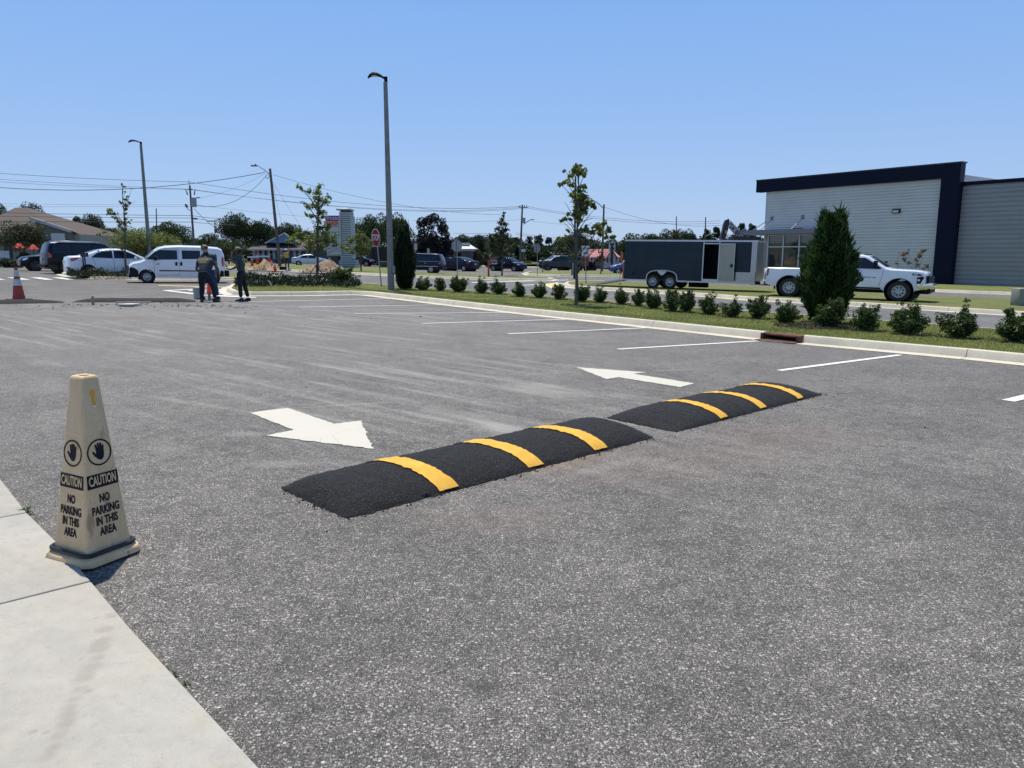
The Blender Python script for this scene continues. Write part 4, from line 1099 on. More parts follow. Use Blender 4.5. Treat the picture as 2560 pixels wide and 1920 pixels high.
# ---- pickup trucks
def pickup(label, P, where, near, wb=3.8, cab=(-.75, 1.25), W=.98, wr=.40, hr=1.95, hood=1.36, bed=1.34, belt=1.32, L0=-2.9, L1=3.0, style='holes', lift=0, chrome=True, doors=1, detail=False, zs=1.0):
    t = thing('pickup_truck', label, 'pickup truck')
    x0, x1 = cab
    sil = [(L0, .72), (L0 + .01, 1.0), (L0 + .04, bed - .02), (L0 + .08, bed), (x0 - .10, bed), (x0 - .085, bed + .08), (x0 - .02, hr - .16), (x0 + .08, hr - .02), (x0 + .5, hr + .01), (x1 - .55, hr + .005), (x1 - .30, hr - .05), (x1 + .42, hood + .07), (x1 + .60, hood + .02), (L1 - .45, hood - .02), (L1 - .18, hood - .06), (L1 - .09, hood - .14), (L1 - .06, .80), (L1 - .03, .55)]
    c = Car(sil, W, sill=.50, belt=belt, tr=.24, wheels=((-wb / 2, wr), (wb / 2, wr)), arch=1.26, plan=(.02, .07), bend=.12, crown=.03, rsh=.07, low=.03)
    c.build(t, P)
    for x in (-wb / 2, wb / 2):
        for y in (W - .14, -W + .14): wheel(t, x, y, wr, .27, style, 1 if y > 0 else -1)
    c.top_patch(t, 'windshield', 10.05, 10.97, .93, .95, M_GLASS, .008); c.top_patch(t, 'rear_window', 5.3, 6.0, .80, .78, M_GLASS, .008, 3)
    zt = hr - .12; zb = belt + .05
    if doors == 1:
        c.side_patch(t, 'side_window', [(x0 + .52, zb), (x0 + .52, zt), (x1 - .42, zt), (x1 - .30, zt - .06), (x1 + .28, zb + .03), (x1 + .22, zb)], M_GLASS)
        c.side_patch(t, 'side_window', [(x0 + .10, zb + .02), (x0 + .16, zt - .03), (x0 + .44, zt), (x0 + .44, zb)], M_GLASS)
        c.line(t, [(x0 + .48, .60), (x0 + .48, zb)])
    else:
        m_ = x0 + (x1 - x0) * .42
        c.side_patch(t, 'side_window', [(m_ + .04, zb), (m_ + .04, zt), (x1 - .42, zt), (x1 - .30, zt - .06), (x1 + .28, zb + .03), (x1 + .22, zb)], M_GLASS)
        c.side_patch(t, 'side_window', [(x0 + .12, zb), (x0 + .18, zt - .03), (m_ - .04, zt), (m_ - .04, zb)], M_GLASS)
        c.line(t, [(m_, .60), (m_, zb)])
        c.box_on(t, 'door_handle', x0 + .30, belt - .16, (.2, .035, .04), M_TRIM)
    c.line(t, [(x1 + .22, .66), (x1 + .30, 1.0), (x1 + .34, belt)]); c.line(t, [(x0 - .09, .62), (x0 - .09, bed - .02)], .03)
    c.box_on(t, 'door_handle', x0 + (.75 if doors == 1 else (x1 - x0) * .42 + .20), belt - .16, (.22, .035, .04), M_TRIM)
    c.line(t, [(x0 - .05, .545), (x1 + .3, .545)], .07, m=M_TRIM, name='running_board', o_=.02)
    for wx in (-wb / 2, wb / 2):   # black arch lip
        pts = [(wx - wr * 1.30 * math.cos(math.pi * k / 14), wr + wr * 1.30 * math.sin(math.pi * k / 14)) for k in range(15)]
        c.line(t, pts, .05, m=P if not detail else P, name='wheel_arch', o_=.020)
        pts = [(wx - wr * 1.25 * math.cos(math.pi * k / 14), wr + wr * 1.25 * math.sin(math.pi * k / 14)) for k in range(15)]
        c.line(t, pts, .03, m=M_TRIM, name='arch_lining', o_=.022)
    c.side_patch(t, 'tail_light', [(L0 + .03, bed - .40), (L0 + .03, bed - .05), (L0 + .16, bed - .05), (L0 + .15, bed - .25), (L0 + .10, bed - .40)], M_RED, .012)
    # headlamp, grille and bumper
    c.side_patch(t, 'headlight', [(L1 - .62, hood - .22), (L1 - .60, hood - .14), (L1 - .28, hood - .17), (L1 - .14, hood - .26), (L1 - .30, hood - .24)], M_TRIM, .012)
    c.side_patch(t, 'headlight', [(L1 - .56, hood - .21), (L1 - .55, hood - .165), (L1 - .38, hood - .18), (L1 - .36, hood - .215)], M_LAMP, .018)
    c.side_patch(t, 'lamp_surround', [(L1 - .38, hood - .62), (L1 - .40, hood - .30), (L1 - .12, hood - .27), (L1 - .09, hood - .36), (L1 - .22, hood - .60)], M_TRIM, .010)
    c.side_patch(t, 'fog_lamp', [(L1 - .36, hood - .46), (L1 - .36, hood - .38), (L1 - .26, hood - .38), (L1 - .26, hood - .46)], M_LAMP, .018)
    c.side_patch(t, 'cheek_panel', [(L1 - .30, hood - .64), (L1 - .20, hood - .54), (L1 - .12, hood - .38), (L1 - .06, hood - .36), (L1 - .06, hood - .58), (L1 - .12, hood - .64)], P, .022)
    gr = MB(); zg = hood - .66
    gr.box((L1 - .075, 0, hood - .45), (.10, W * 1.50, .42)); gr.build('front_grille', M_TRIM, t)
    gr = MB()
    for k in range(5): gr.box((L1 - .022, 0, hood - .60 + k * .075), (.03, W * 1.45, .02))
    gr.build('grille_bar', mat('dark_bar', (.03, .03, .033), .3), t)
    MB().box((L1 - .01, 0, hood - .40), (.04, .26, .07)).build('grille_badge', mat('black_badge', (.02, .02, .02), .4), t)
    bm_ = MB(); zb_ = .60
    prof = [(L1 - .40, .98), (L1 + .02, .92), (L1 + .10, .55), (L1 + .12, 0)]
    rows = []
    for z in (.56, .62, .70, .78, .82):
        o_ = {.56: -.05, .62: -.01, .70: .01, .78: .0, .82: -.05}[z]
        rows.append([(x + (o_ if i else 0), y * W * 1.0 + (o_ if i == 0 else 0), z) for i, (x, y) in enumerate(prof)] + [(x + (o_ if i else 0), -y * W - (o_ if i == 0 else 0), z) for i, (x, y) in list(enumerate(prof))[::-1][1:]])
    bm_.grid(rows).build('front_bumper', M_CHROME if chrome else M_TRIM, t, smooth=True, sharp=30)
    MB().box((L1 - .08, 0, .50), (.26, W * 1.5, .16)).box((L1 - .3, 0, .42), (.5, W * .9, .14)).build('lower_valance', M_TRIM, t)
    MB().box((L0 - .06, 0, .62), (.16, W * 1.8, .16)).build('rear_bumper', M_CHROME if chrome else M_TRIM, t)
    MB().box((L0 - .02, 0, 1.02), (.03, W * 1.62, bed - .78)).build('tailgate', P, t)
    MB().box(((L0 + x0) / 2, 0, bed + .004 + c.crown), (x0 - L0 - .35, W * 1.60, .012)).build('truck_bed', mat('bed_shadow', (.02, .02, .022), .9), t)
    MB().box((0, W * .4, .42), (L1 - L0 - 1.4, .08, .16)).box((0, -W * .4, .42), (L1 - L0 - 1.4, .08, .16)).box((-wb / 2, 0, wr), (.12, W * 1.6, .14)).build('chassis', M_WELL, t)
    for sd_ in (1, -1):   # tow mirrors
        p = c.S(x1 + .05, (belt + .16) * 1.0, sd_, .0)
        m_ = MB().box((0, sd_ * .17, .08), (.15, .20, .32)).mesh('mirror', M_TRIM); bevel_mesh(m_, .035, 3); o = ob('mirror', m_, t, p)
        MB().box((0, sd_ * .02, -.06), (.09, .18, .07)).build('mirror_arm', M_TRIM, o); MB().box((.077, sd_ * .17, .14), (.008, .16, .07)).build('marker_lamp', M_LAMP, o)
    place(t, where, wb, 2 * W - .28, near, lift, zs)
    return t, c, W
M_WHITE = paint('truck_white', (.80, .81, .82))
t, c, W = pickup('white heavy pickup truck with chrome front bumper, parked on the median ahead of the trailer', M_WHITE, ((2245, 754.5), (1972, 742.5)), -1, lift=.12, wb=4.35, cab=(-1.15, 1.20), detail=True, L0=-3.32, L1=3.22, hr=1.96, wr=.44, zs=.95)
letter('SILVERADO 3500', t, plane_m((1.0, -W - .012, 1.0), (1, 0, 0), (0, 0, 1)), .085, M_TRIM, 'name_badge', sx=.9)
MB().tube([(2.0, -.7, 1.35), (1.98, -.7, 1.95)], .006, 5).build('antenna', M_TRIM, t)
for k in (-.5, -.25, 0, .25, .5): MB().box((.72, k, 2.0), (.10, .08, .03)).build('roof_marker', M_TRIM, t)
MB().box((-3.5, 0, .5), (.5, .07, .07)).build('tow_hitch', M_TRIM, t)

sedan('sedan', 'white sedan with dark windows parked behind the low juniper bed', paint('sedan_white', (.76, .77, .78)), (286, 44, 38, 1.12), -1)
suv('long black suv with chrome roof rails, parked tail out beside the white sedan', paint('suv_black', (.006, .008, .014)), (228, 51, 44, 1.04), -1, L0=-2.75, L1=2.75, hr=1.93, hood=1.15, wb=3.3, wr=.40, belt=1.2, rails=True, chrome_line=False, style='dark', W=1.0)
suv('dark navy suv with chrome grille facing out towards the crosswalk bars', paint('suv_navy', (.006, .009, .018)), (143, 56, 219, 1.04), 1, hr=1.72, rails=True, style='dark')
suv('navy minivan with a chrome side strip on the highway', paint('minivan_navy', (.010, .016, .040)), (1043, 71, 170, 1.0), 1, L0=-2.6, L1=2.45, hr=1.75, hood=1.02, wb=3.08, wr=.33, name='minivan', cat='minivan', chrome_line=True, snout=.75, ws=1.0, belt=1.05, slant=.3)
sedan('sedan', 'dark blue sedan turning on the highway, seen from behind', paint('sedan_blue', (.008, .012, .026)), (1148, 83, 143, 1.0), 1, zs=1.02)
sedan('sedan', 'black sedan half hidden between the navy minivan and the dark blue sedan', paint('sedan_black', (.008, .008, .012)), (1118, 93, 150, 1.0), 1)
suv('black hatchback facing right on the highway, behind the orange sign arm', paint('hatch_black', (.008, .011, .018)), (1268, 87, -28, 1.0), -1, L0=-2.15, L1=2.2, hr=1.54, hood=1.02, wb=2.64, wr=.33, name='hatchback', cat='car', snout=.75, belt=1.0, ws=.7)
suv('maroon car passing behind the store pylon', paint('car_maroon', (.045, .005, .018)), (895, 105, -3, 1.0), -1, L0=-2.2, L1=2.3, hr=1.52, hood=1.02, wb=2.7, wr=.32, name='parked_car', cat='car', snout=.9, belt=.98, slant=.5)
sedan('sedan', 'silver sedan parked behind the dirt heap in front of the blue house', paint('sedan_silver', (.50, .55, .58), metal=.3), (775, 98, 12, 1.0), -1)
pickup('dark grey pickup truck with black bumpers, waiting behind the white banner board', paint('pickup_grey', (.036, .048, .056)), (1408, 92, 176, 1.0), 1, wb=3.6, chrome=False, style='dark', L0=-2.75, L1=2.85, cab=(-.55, 1.0), hr=1.86, hood=1.25, bed=1.25, belt=1.22, wr=.37, W=.96)
pickup('black pickup truck seen from its tail, just behind the grey one', paint('pickup_black', (.007, .009, .018)), (1442, 95, 150, 1.0), 1, wb=3.6, chrome=False, style='dark', L0=-2.75, L1=2.85, cab=(-.35, 1.0), hr=1.80, hood=1.25, bed=1.25, belt=1.22, wr=.37, W=.96)
pickup('silver pickup truck facing out, parked beyond the grey pickup', paint('pickup_silver', (.50, .52, .54), metal=.3), (1395, 112, -160, 1.0), 1, wb=3.6, chrome=True, style='alloy', L0=-2.75, L1=2.85, cab=(-.9, 1.1), doors=2, hr=1.9, hood=1.28, bed=1.3, belt=1.24, wr=.38, W=.96)
suv('grey blue hatchback parked in front of the church with the red roof', paint('hatch_greyblue', (.07, .10, .13)), (1490, 128, 12, 1.0), -1, L0=-2.1, L1=2.1, hr=1.55, hood=1.02, wb=2.6, wr=.32, name='hatchback', cat='car', snout=.75, belt=1.0)
suv('bright blue car with its nose showing past the trailer', paint('car_blue', (.008, .016, .24)), (1576, 80, 178, 1.0), 1, L0=-2.1, L1=2.2, hr=1.55, hood=1.05, wb=2.65, wr=.33, name='parked_car', cat='car', snout=.9, belt=1.0)

# ---------------------------------------------------------------- enclosed trailer
def trailer():
    rl = g(1566, 718, .05); fr = g(1868, 735, .05)
    rl = g(1572, 719, .1); fr = g(1893, 736.5, .1)
    up = Vector((-SX, -SY, 1)).normalized(); th_ = math.radians(-28); d = Vector((math.cos(th_), math.sin(th_), 0)); d = (d - up * d.dot(up)).normalized()
    L = 6.62; mid = at(1718, 660, 38.3); mid.z = G(mid.x, mid.y) + TL; rl = mid - d * L / 2
    rz = math.atan2(d.y, d.x); print('trailer', L)
    t = thing('cargo_trailer', 'dark blue enclosed cargo trailer with an open side door, hitched to the white pickup', 'trailer')
    y = up.cross(d).normalized(); up = d.cross(y); M = Matrix((d, y, up)).transposed().to_4x4(); M.translation = rl; t.matrix_world = M
    # local: x forward, near side at y=0, body to y=+2.1; origin at rear near corner on the ground
    Wt, zb, zt = 2.1, .42, 2.36; nose = .14
    blue = NT('trailer_blue'); o = blue.obj; nn = blue.noise(blue.mapping(o, (.9, 1, 1.4)), 1.6, 4, .6)
    cc = blue.mix(blue.rng(nn, .35, .65), (.010, .020, .032), (.016, .030, .045)); blue.b.inputs['Specular IOR Level'].default_value = .3
    MBL = blue.done(cc, .30, nn, .35, .08)
    Mfr = mat('trailer_alu', (.55, .56, .57), .35, metal=.7); Mpl = mat('diamond_plate', (.40, .41, .42), .25, metal=1.0, bump=.12, bscale=3)
    x1, x2 = L * .612, L * .735           # door opening
    nx = L * .962                          # panel edge where the nose begins
    aw = (L * .185, L * .425)              # wheel arch span
    th = .04
    # near side wall: profile with a wheel opening
    wl_ = MB(); am = (aw[0] + aw[1]) / 2; ar = (aw[1] - aw[0]) / 2
    arc = []
    for k in range(17):
        q = math.pi * (1 - k / 16); cx, sz = math.cos(q), math.sin(q)
        arc.append((am + ar * (abs(cx) ** .75) * (1 if cx > 0 else -1), zb + .50 * sz ** .6))
    xs = [p[0] for p in arc]
    rows = [[(0, 0, zb), (0, 0, zt)]] + [[(p[0], 0, p[1]), (p[0], 0, zt)] for p in arc] + [[(x1, 0, zb), (x1, 0, zt)]]
    wl_.grid(rows); rows2 = [[(a[0], th, a[2]) for a in r] for r in rows]; wl_.grid(rows2)
    for r, r2 in zip(rows, rows[1:]): wl_.poly([r[0], r2[0], (r2[0][0], th, r2[0][2]), (r[0][0], th, r[0][2])])
    wl_.build('side_wall', MBL, t)
    MB().box(((x2 + nx) / 2, .02, (zb + .5 + zt) / 2), (nx - x2, th, zt - zb - .5)).build('side_wall', MBL, t)
    MB().box(((x1 + x2) / 2, .02, zt - .05), (x2 - x1, th, .10)).build('door_header', MBL, t)
    MB().box(((x2 + L) / 2 - .01, .018, zb + .25), (L - x2 - .02, th, .5)).build('stone_guard', Mpl, t)
    MB().box(((nx + L) / 2, .017, (zb + .5 + zt) / 2), (L - nx, th, zt - zb - .5)).build('corner_panel', Mpl, t)
    MB().box((L / 2, Wt - .02, (zb + zt) / 2), (L, th, zt - zb)).build('far_wall', MBL, t)
    nb = MB(); nb.prism([(L, 0), (L + nose * .8, Wt / 2), (L, Wt)], zb, zt); nb.build('nose', Mpl, t)
    rf = MB(); rf.prism([(-.02, -.03), (L + .02, -.03), (L + nose * .8, Wt / 2), (L + .02, Wt + .03), (-.02, Wt + .03)], zt, zt + .08)
    rf.build('roof', Mfr, t)
    fl = MB(); fl.box((L / 2, Wt / 2, zb + .02), (L - .05, Wt - .1, .05)); fl.build('floor', mat('trailer_floor', (.06, .05, .04), .8), t)
    MB().box((aw[0] / 2, -.012, zb - .01), (aw[0], .03, .06)).build('bottom_rail', Mfr, t); MB().box(((aw[1] + L) / 2, -.012, zb - .02), (L - aw[1], .03, .07)).build('bottom_rail', Mfr, t)
    # rivets along the nose panel
    rv = MB()
    for k in range(14): rv.box((nx + .06, -.008, zb + .6 + k * .098), (.02, .01, .02)); 
    rv.build('rivet', mat('rivet_white', (.7, .7, .7), .4), t)
    # fender lip
    lp = MB(); pts = [(p[0], -.03, p[1]) for p in arc]; lp.tube(pts, .035, 8); lp.build('fender', Mfr, t, smooth=True)
    # skirt between the wheels
    mid = MB(); mid.poly([(am - .30, -.02, zb + .50), (am + .30, -.02, zb + .50), (am + .06, -.02, zb + .26), (am - .06, -.02, zb + .26)]); mid.build('fender_gusset', Mfr, t)
    bk = MB(); bk.box((am, .36, zb + .22), (ar * 2, .5, .46)); bk.build('wheel_well', M_WELL, t)
    for k in (-1, 1):
        w_ = wheel(t, am + k * .44, .03, .345, .22, 'holes', -1); w_.location.z = .345
        w_ = wheel(t, am + k * .44, Wt - .05, .345, .22, 'holes', 1)
        MB().box((am + k * .44, Wt / 2, .365), (.08, Wt - .3, .08)).build('axle', M_WELL, t)
    # door frame, dark inside, door leaf swung open against the front
    fm_ = MB(); fm_.box((x1 + .02, -.01, (zb + zt) / 2), (.05, .05, zt - zb)).box((x2 - .02, -.01, (zb + zt) / 2), (.05, .05, zt - zb)).box(((x1 + x2) / 2, -.01, zt - .09), (x2 - x1, .05, .05)).box(((x1 + x2) / 2, -.005, zb + .07), (x2 - x1, .04, .12)); fm_.build('door_frame', Mfr, t)
    dr = thing('side_door', None, None); dr.parent = t; dr.location = (x2 + .01, -.03, 0); dr.rotation_euler = (0, 0, math.radians(-13))
    dl = x2 - x1 - .02
    MB().box((dl / 2, -.015, (zb + zt) / 2 + .0), (dl, .035, zt - zb - .16)).build('door_leaf', mat('door_inner', (.40, .37, .30), .6, var=.06, vscale=3), dr)
    MB().box((dl / 2, -.03, zt - .10), (dl, .04, .03)).box((dl - .015, -.03, (zb + zt) / 2), (.03, .04, zt - zb - .2)).build('door_edge', Mfr, dr)
    MB().box((dl - .13, -.05, 1.22), (.11, .05, .14)).build('door_latch', M_TRIM, dr)
    # ramp door lowered at the tail
    rp = MB(); rp.prism([(0, .05), (0, Wt - .05), (-2.0, Wt - .05), (-2.0, .05)], 0, .05)
    me = rp.mesh('ramp_door', mat('ramp', (.03, .032, .036), .6)); 
    me.transform(Matrix.Translation((0, 0, zb - .02)) @ Matrix.Rotation(-math.atan2(zb - .06, 2.0), 4, 'Y')); ob('ramp_door', me, t)
    MB().bar((0, .02, zb), (-2.0, .02, .05), .03, .09).build('ramp_edge', Mfr, t)
    for yy in (.03, Wt - .03): MB().tube([(-.25, yy, .3), (-.06, yy, 1.9)], .012, 6).build('ramp_cable', M_TRIM, t)
    # tongue, jack and undercarriage
    tg = MB(); tg.bar((L - .3, .35, zb - .02), (L + 1.35, Wt / 2, zb - .02), .07, .13).bar((L - .3, Wt - .35, zb - .02), (L + 1.35, Wt / 2, zb - .02), .07, .13); tg.build('tongue', M_TRIM, t)
    MB().box((L + .75, Wt / 2, .55), (.08, .08, .8)).build('jack', M_TRIM, t)
    MB().box((x1 * .9, Wt / 2, .25), (.9, .5, .3)).build('spare_carrier', M_WELL, t)
    MB().lathe([(.001, 0), (.06, 0), (.06, .03), (.001, .03)], 12, (.52, -.03, .72), 'y').build('vent_cap', M_TRIM, t)
    return t
trailer()
# ---------------------------------------------------------------- vegetation
def leafmat(name, c, island=.45, trans=.25, var=.25, vscale=1.5, rough=.55):
    if name in MATS: return MATS[name]
    m = mat(name, c, rough, var=var, vscale=vscale, island=island, spec=.3)
    n = m.node_tree.nodes; l = m.node_tree.links; b = n['Principled BSDF']; out = n['Material Output']
    if trans:
        tr = n.new('ShaderNodeBsdfTranslucent'); mx = n.new('ShaderNodeMixShader'); mx.inputs[0].default_value = trans
        src = b.inputs['Base Color'].links[0].from_socket; l.new(src, tr.inputs['Color'])
        l.new(b.outputs[0], mx.inputs[1]); l.new(tr.outputs[0], mx.inputs[2]); l.new(mx.outputs[0], out.inputs['Surface'])
    return m
M_BARK = mat('bark', (.10, .085, .07), .9, var=.3, vscale=20, bump=.5, bscale=40)
M_BARKG = mat('bark_grey', (.095, .085, .072), .9, var=.3, vscale=20, bump=.5, bscale=40)

def np_mesh(name, V, Fa, m):
    """V (n,3), Fa (k,q)"""
    me = bpy.data.meshes.new(name); n, k, q = len(V), len(Fa), Fa.shape[1]
    me.vertices.add(n); me.vertices.foreach_set('co', V.astype(np.float32).ravel())
    me.loops.add(k * q); me.loops.foreach_set('vertex_index', Fa.astype(np.int32).ravel())
    me.polygons.add(k); me.polygons.foreach_set('loop_start', np.arange(0, k * q, q, dtype=np.int32))
    me.update(calc_edges=True); me.materials.append(m); return me
def leaves(P, size, name, m, asp=.55, up=.3, sz=.35, r=None):
    """diamond leaves at points P (n,3)"""
    r = r or rng; n = len(P)
    a = r.normal(size=(n, 3)); a[:, 2] *= .7; a /= np.linalg.norm(a, axis=1)[:, None]
    b = r.normal(size=(n, 3)); b[:, 2] += up; b -= a * (a * b).sum(1)[:, None]; b /= np.linalg.norm(b, axis=1)[:, None] + 1e-9
    s = size * (1 + sz * r.uniform(-1, 1, n))[:, None]
    V = np.stack([P - a * s * .5, P - b * s * asp * .5 + a * s * .05, P + a * s * .5, P + b * s * asp * .5 + a * s * .05], 1).reshape(-1, 3)
    return np_mesh(name, V, np.arange(4 * n).reshape(n, 4), m)
def ball(n, c, rad, r=None, shell=.5):
    r = r or rng; d = r.normal(size=(n, 3)); d /= np.linalg.norm(d, axis=1)[:, None]
    q = (shell + (1 - shell) * r.uniform(0, 1, n)) ** .6
    return np.array(c) + d * np.array(rad) * q[:, None]

# ---- broad background trees (a few kinds, each copied with its own size and turn)
def crown_points(kind, seed, n):
    r = np.random.default_rng(seed); cl = []
    if kind == 'oak':
        for _ in range(46):
            d = r.normal(size=3); d /= np.linalg.norm(d); d[2] = abs(d[2]) * 1.0 - .35
            q = r.uniform(.35, .92); cl.append((d * np.array([.5, .5, .40]) * q + [0, 0, .58], r.uniform(.13, .23)))
    elif kind == 'oval':
        for _ in range(30):
            d = r.normal(size=3); d /= np.linalg.norm(d); q = r.uniform(.5, .9)
            cl.append((d * np.array([.34, .34, .42]) * q + [0, 0, .54], r.uniform(.11, .19)))
    elif kind == 'pine':
        for _ in range(34):
            h = r.uniform(.25, .96); w_ = .30 * (1.05 - h) ** .6 * r.uniform(.4, 1); a = r.uniform(0, 6.28)
            cl.append((np.array([math.cos(a) * w_, math.sin(a) * w_, h]), r.uniform(.05, .11)))
    elif kind == 'magnolia':
        for _ in range(85):
            h = r.uniform(.05, .93); w_ = .40 * math.sin(math.pi * min(1, (h + .20) / 1.25)) ** .6 * r.uniform(.55, 1); a = r.uniform(0, 6.28)
            cl.append((np.array([math.cos(a) * w_, math.sin(a) * w_, h]), r.uniform(.07, .12)))
    elif kind == 'bush':
        for _ in range(22):
            d = r.normal(size=3); d /= np.linalg.norm(d); d[2] = abs(d[2]); q = r.uniform(.4, .85)
            cl.append((d * np.array([.5, .5, .72]) * q + [0, 0, .12], r.uniform(.15, .25)))
    pts = []; tot = sum(c[1] ** 2 for c in cl)
    for c, rr in cl:
        k = int(n * rr ** 2 / tot); pts.append(ball(k, c, (rr, rr, rr * .8), r, .55))
    return np.vstack(pts), cl
BG = {}
def bgtree_proto(kind, k):
    key = (kind, k)
    if key in BG: return BG[key]
    n = {'oak': 12000, 'oval': 8000, 'pine': 6500, 'magnolia': 16000, 'bush': 3500}[kind]
    P, cl = crown_points(kind, 100 + k * 7 + len(kind), n)
    sz = {'oak': .034, 'oval': .036, 'pine': .034, 'magnolia': .036, 'bush': .07}[kind]
    BG[key] = (P, sz, cl); return BG[key]
BGM = {}
def bgtree(name, label, u, v_top, hw_px, Y, kind='oak', k=0, leaf='tree_leaf', c=(.035, .055, .018), group=None, basev=None, trunk=True, rz=None, cat='tree'):
    base = at(u, 650, Y); base.z = G2(base.x, base.y)
    h = hgt(v_top, base); W = hw_px * 2 * mpp(Y)
    P, sz, cl = bgtree_proto(kind, k)
    mk_ = (kind, k, leaf)
    if mk_ not in BGM:
        BGM[mk_] = leaves(P, sz, 'crown', leafmat(leaf, c), up=.5, r=np.random.default_rng(5 + k))
        r = random.Random(k); tb = MB(); zt = .55 if kind != 'pine' else .95
        tb.tube([(0, 0, 0), (.01, .0, .15), (-.01, .01, .3), (.0, 0, zt)], [.026, .02, .017, .006], 7)
        for cc, rr in cl[:9]:
            z0 = r.uniform(.18, .38); tb.tube([(0, 0, z0), (cc[0] * .55, cc[1] * .55, (z0 + cc[2]) / 2), tuple(cc)], [.012, .008, .003], 5, cap=False)
        BGM[mk_ + ('t',)] = tb.mesh('trunk', M_BARK, True)
    t = thing(name, label, cat, base, random.uniform(0, 6.28) if rz is None else rz, group)
    kx = {'oak': 1.05, 'oval': .78, 'pine': .62, 'magnolia': .86, 'bush': 1.1}[kind]
    t.scale = (W / kx, W / kx, h / {'oak': .97, 'oval': 1.0, 'pine': 1.0, 'magnolia': 1.0, 'bush': .84}[kind])
    ob('crown', BGM[mk_], t)
    if trunk and kind != 'bush': ob('trunk', BGM[mk_ + ('t',)], t)
    return t
LD, LM, LP, LO, LB = (.026, .048, .014), (.044, .074, .020), (.020, .022, .018), (.075, .088, .028), (.030, .050, .020)
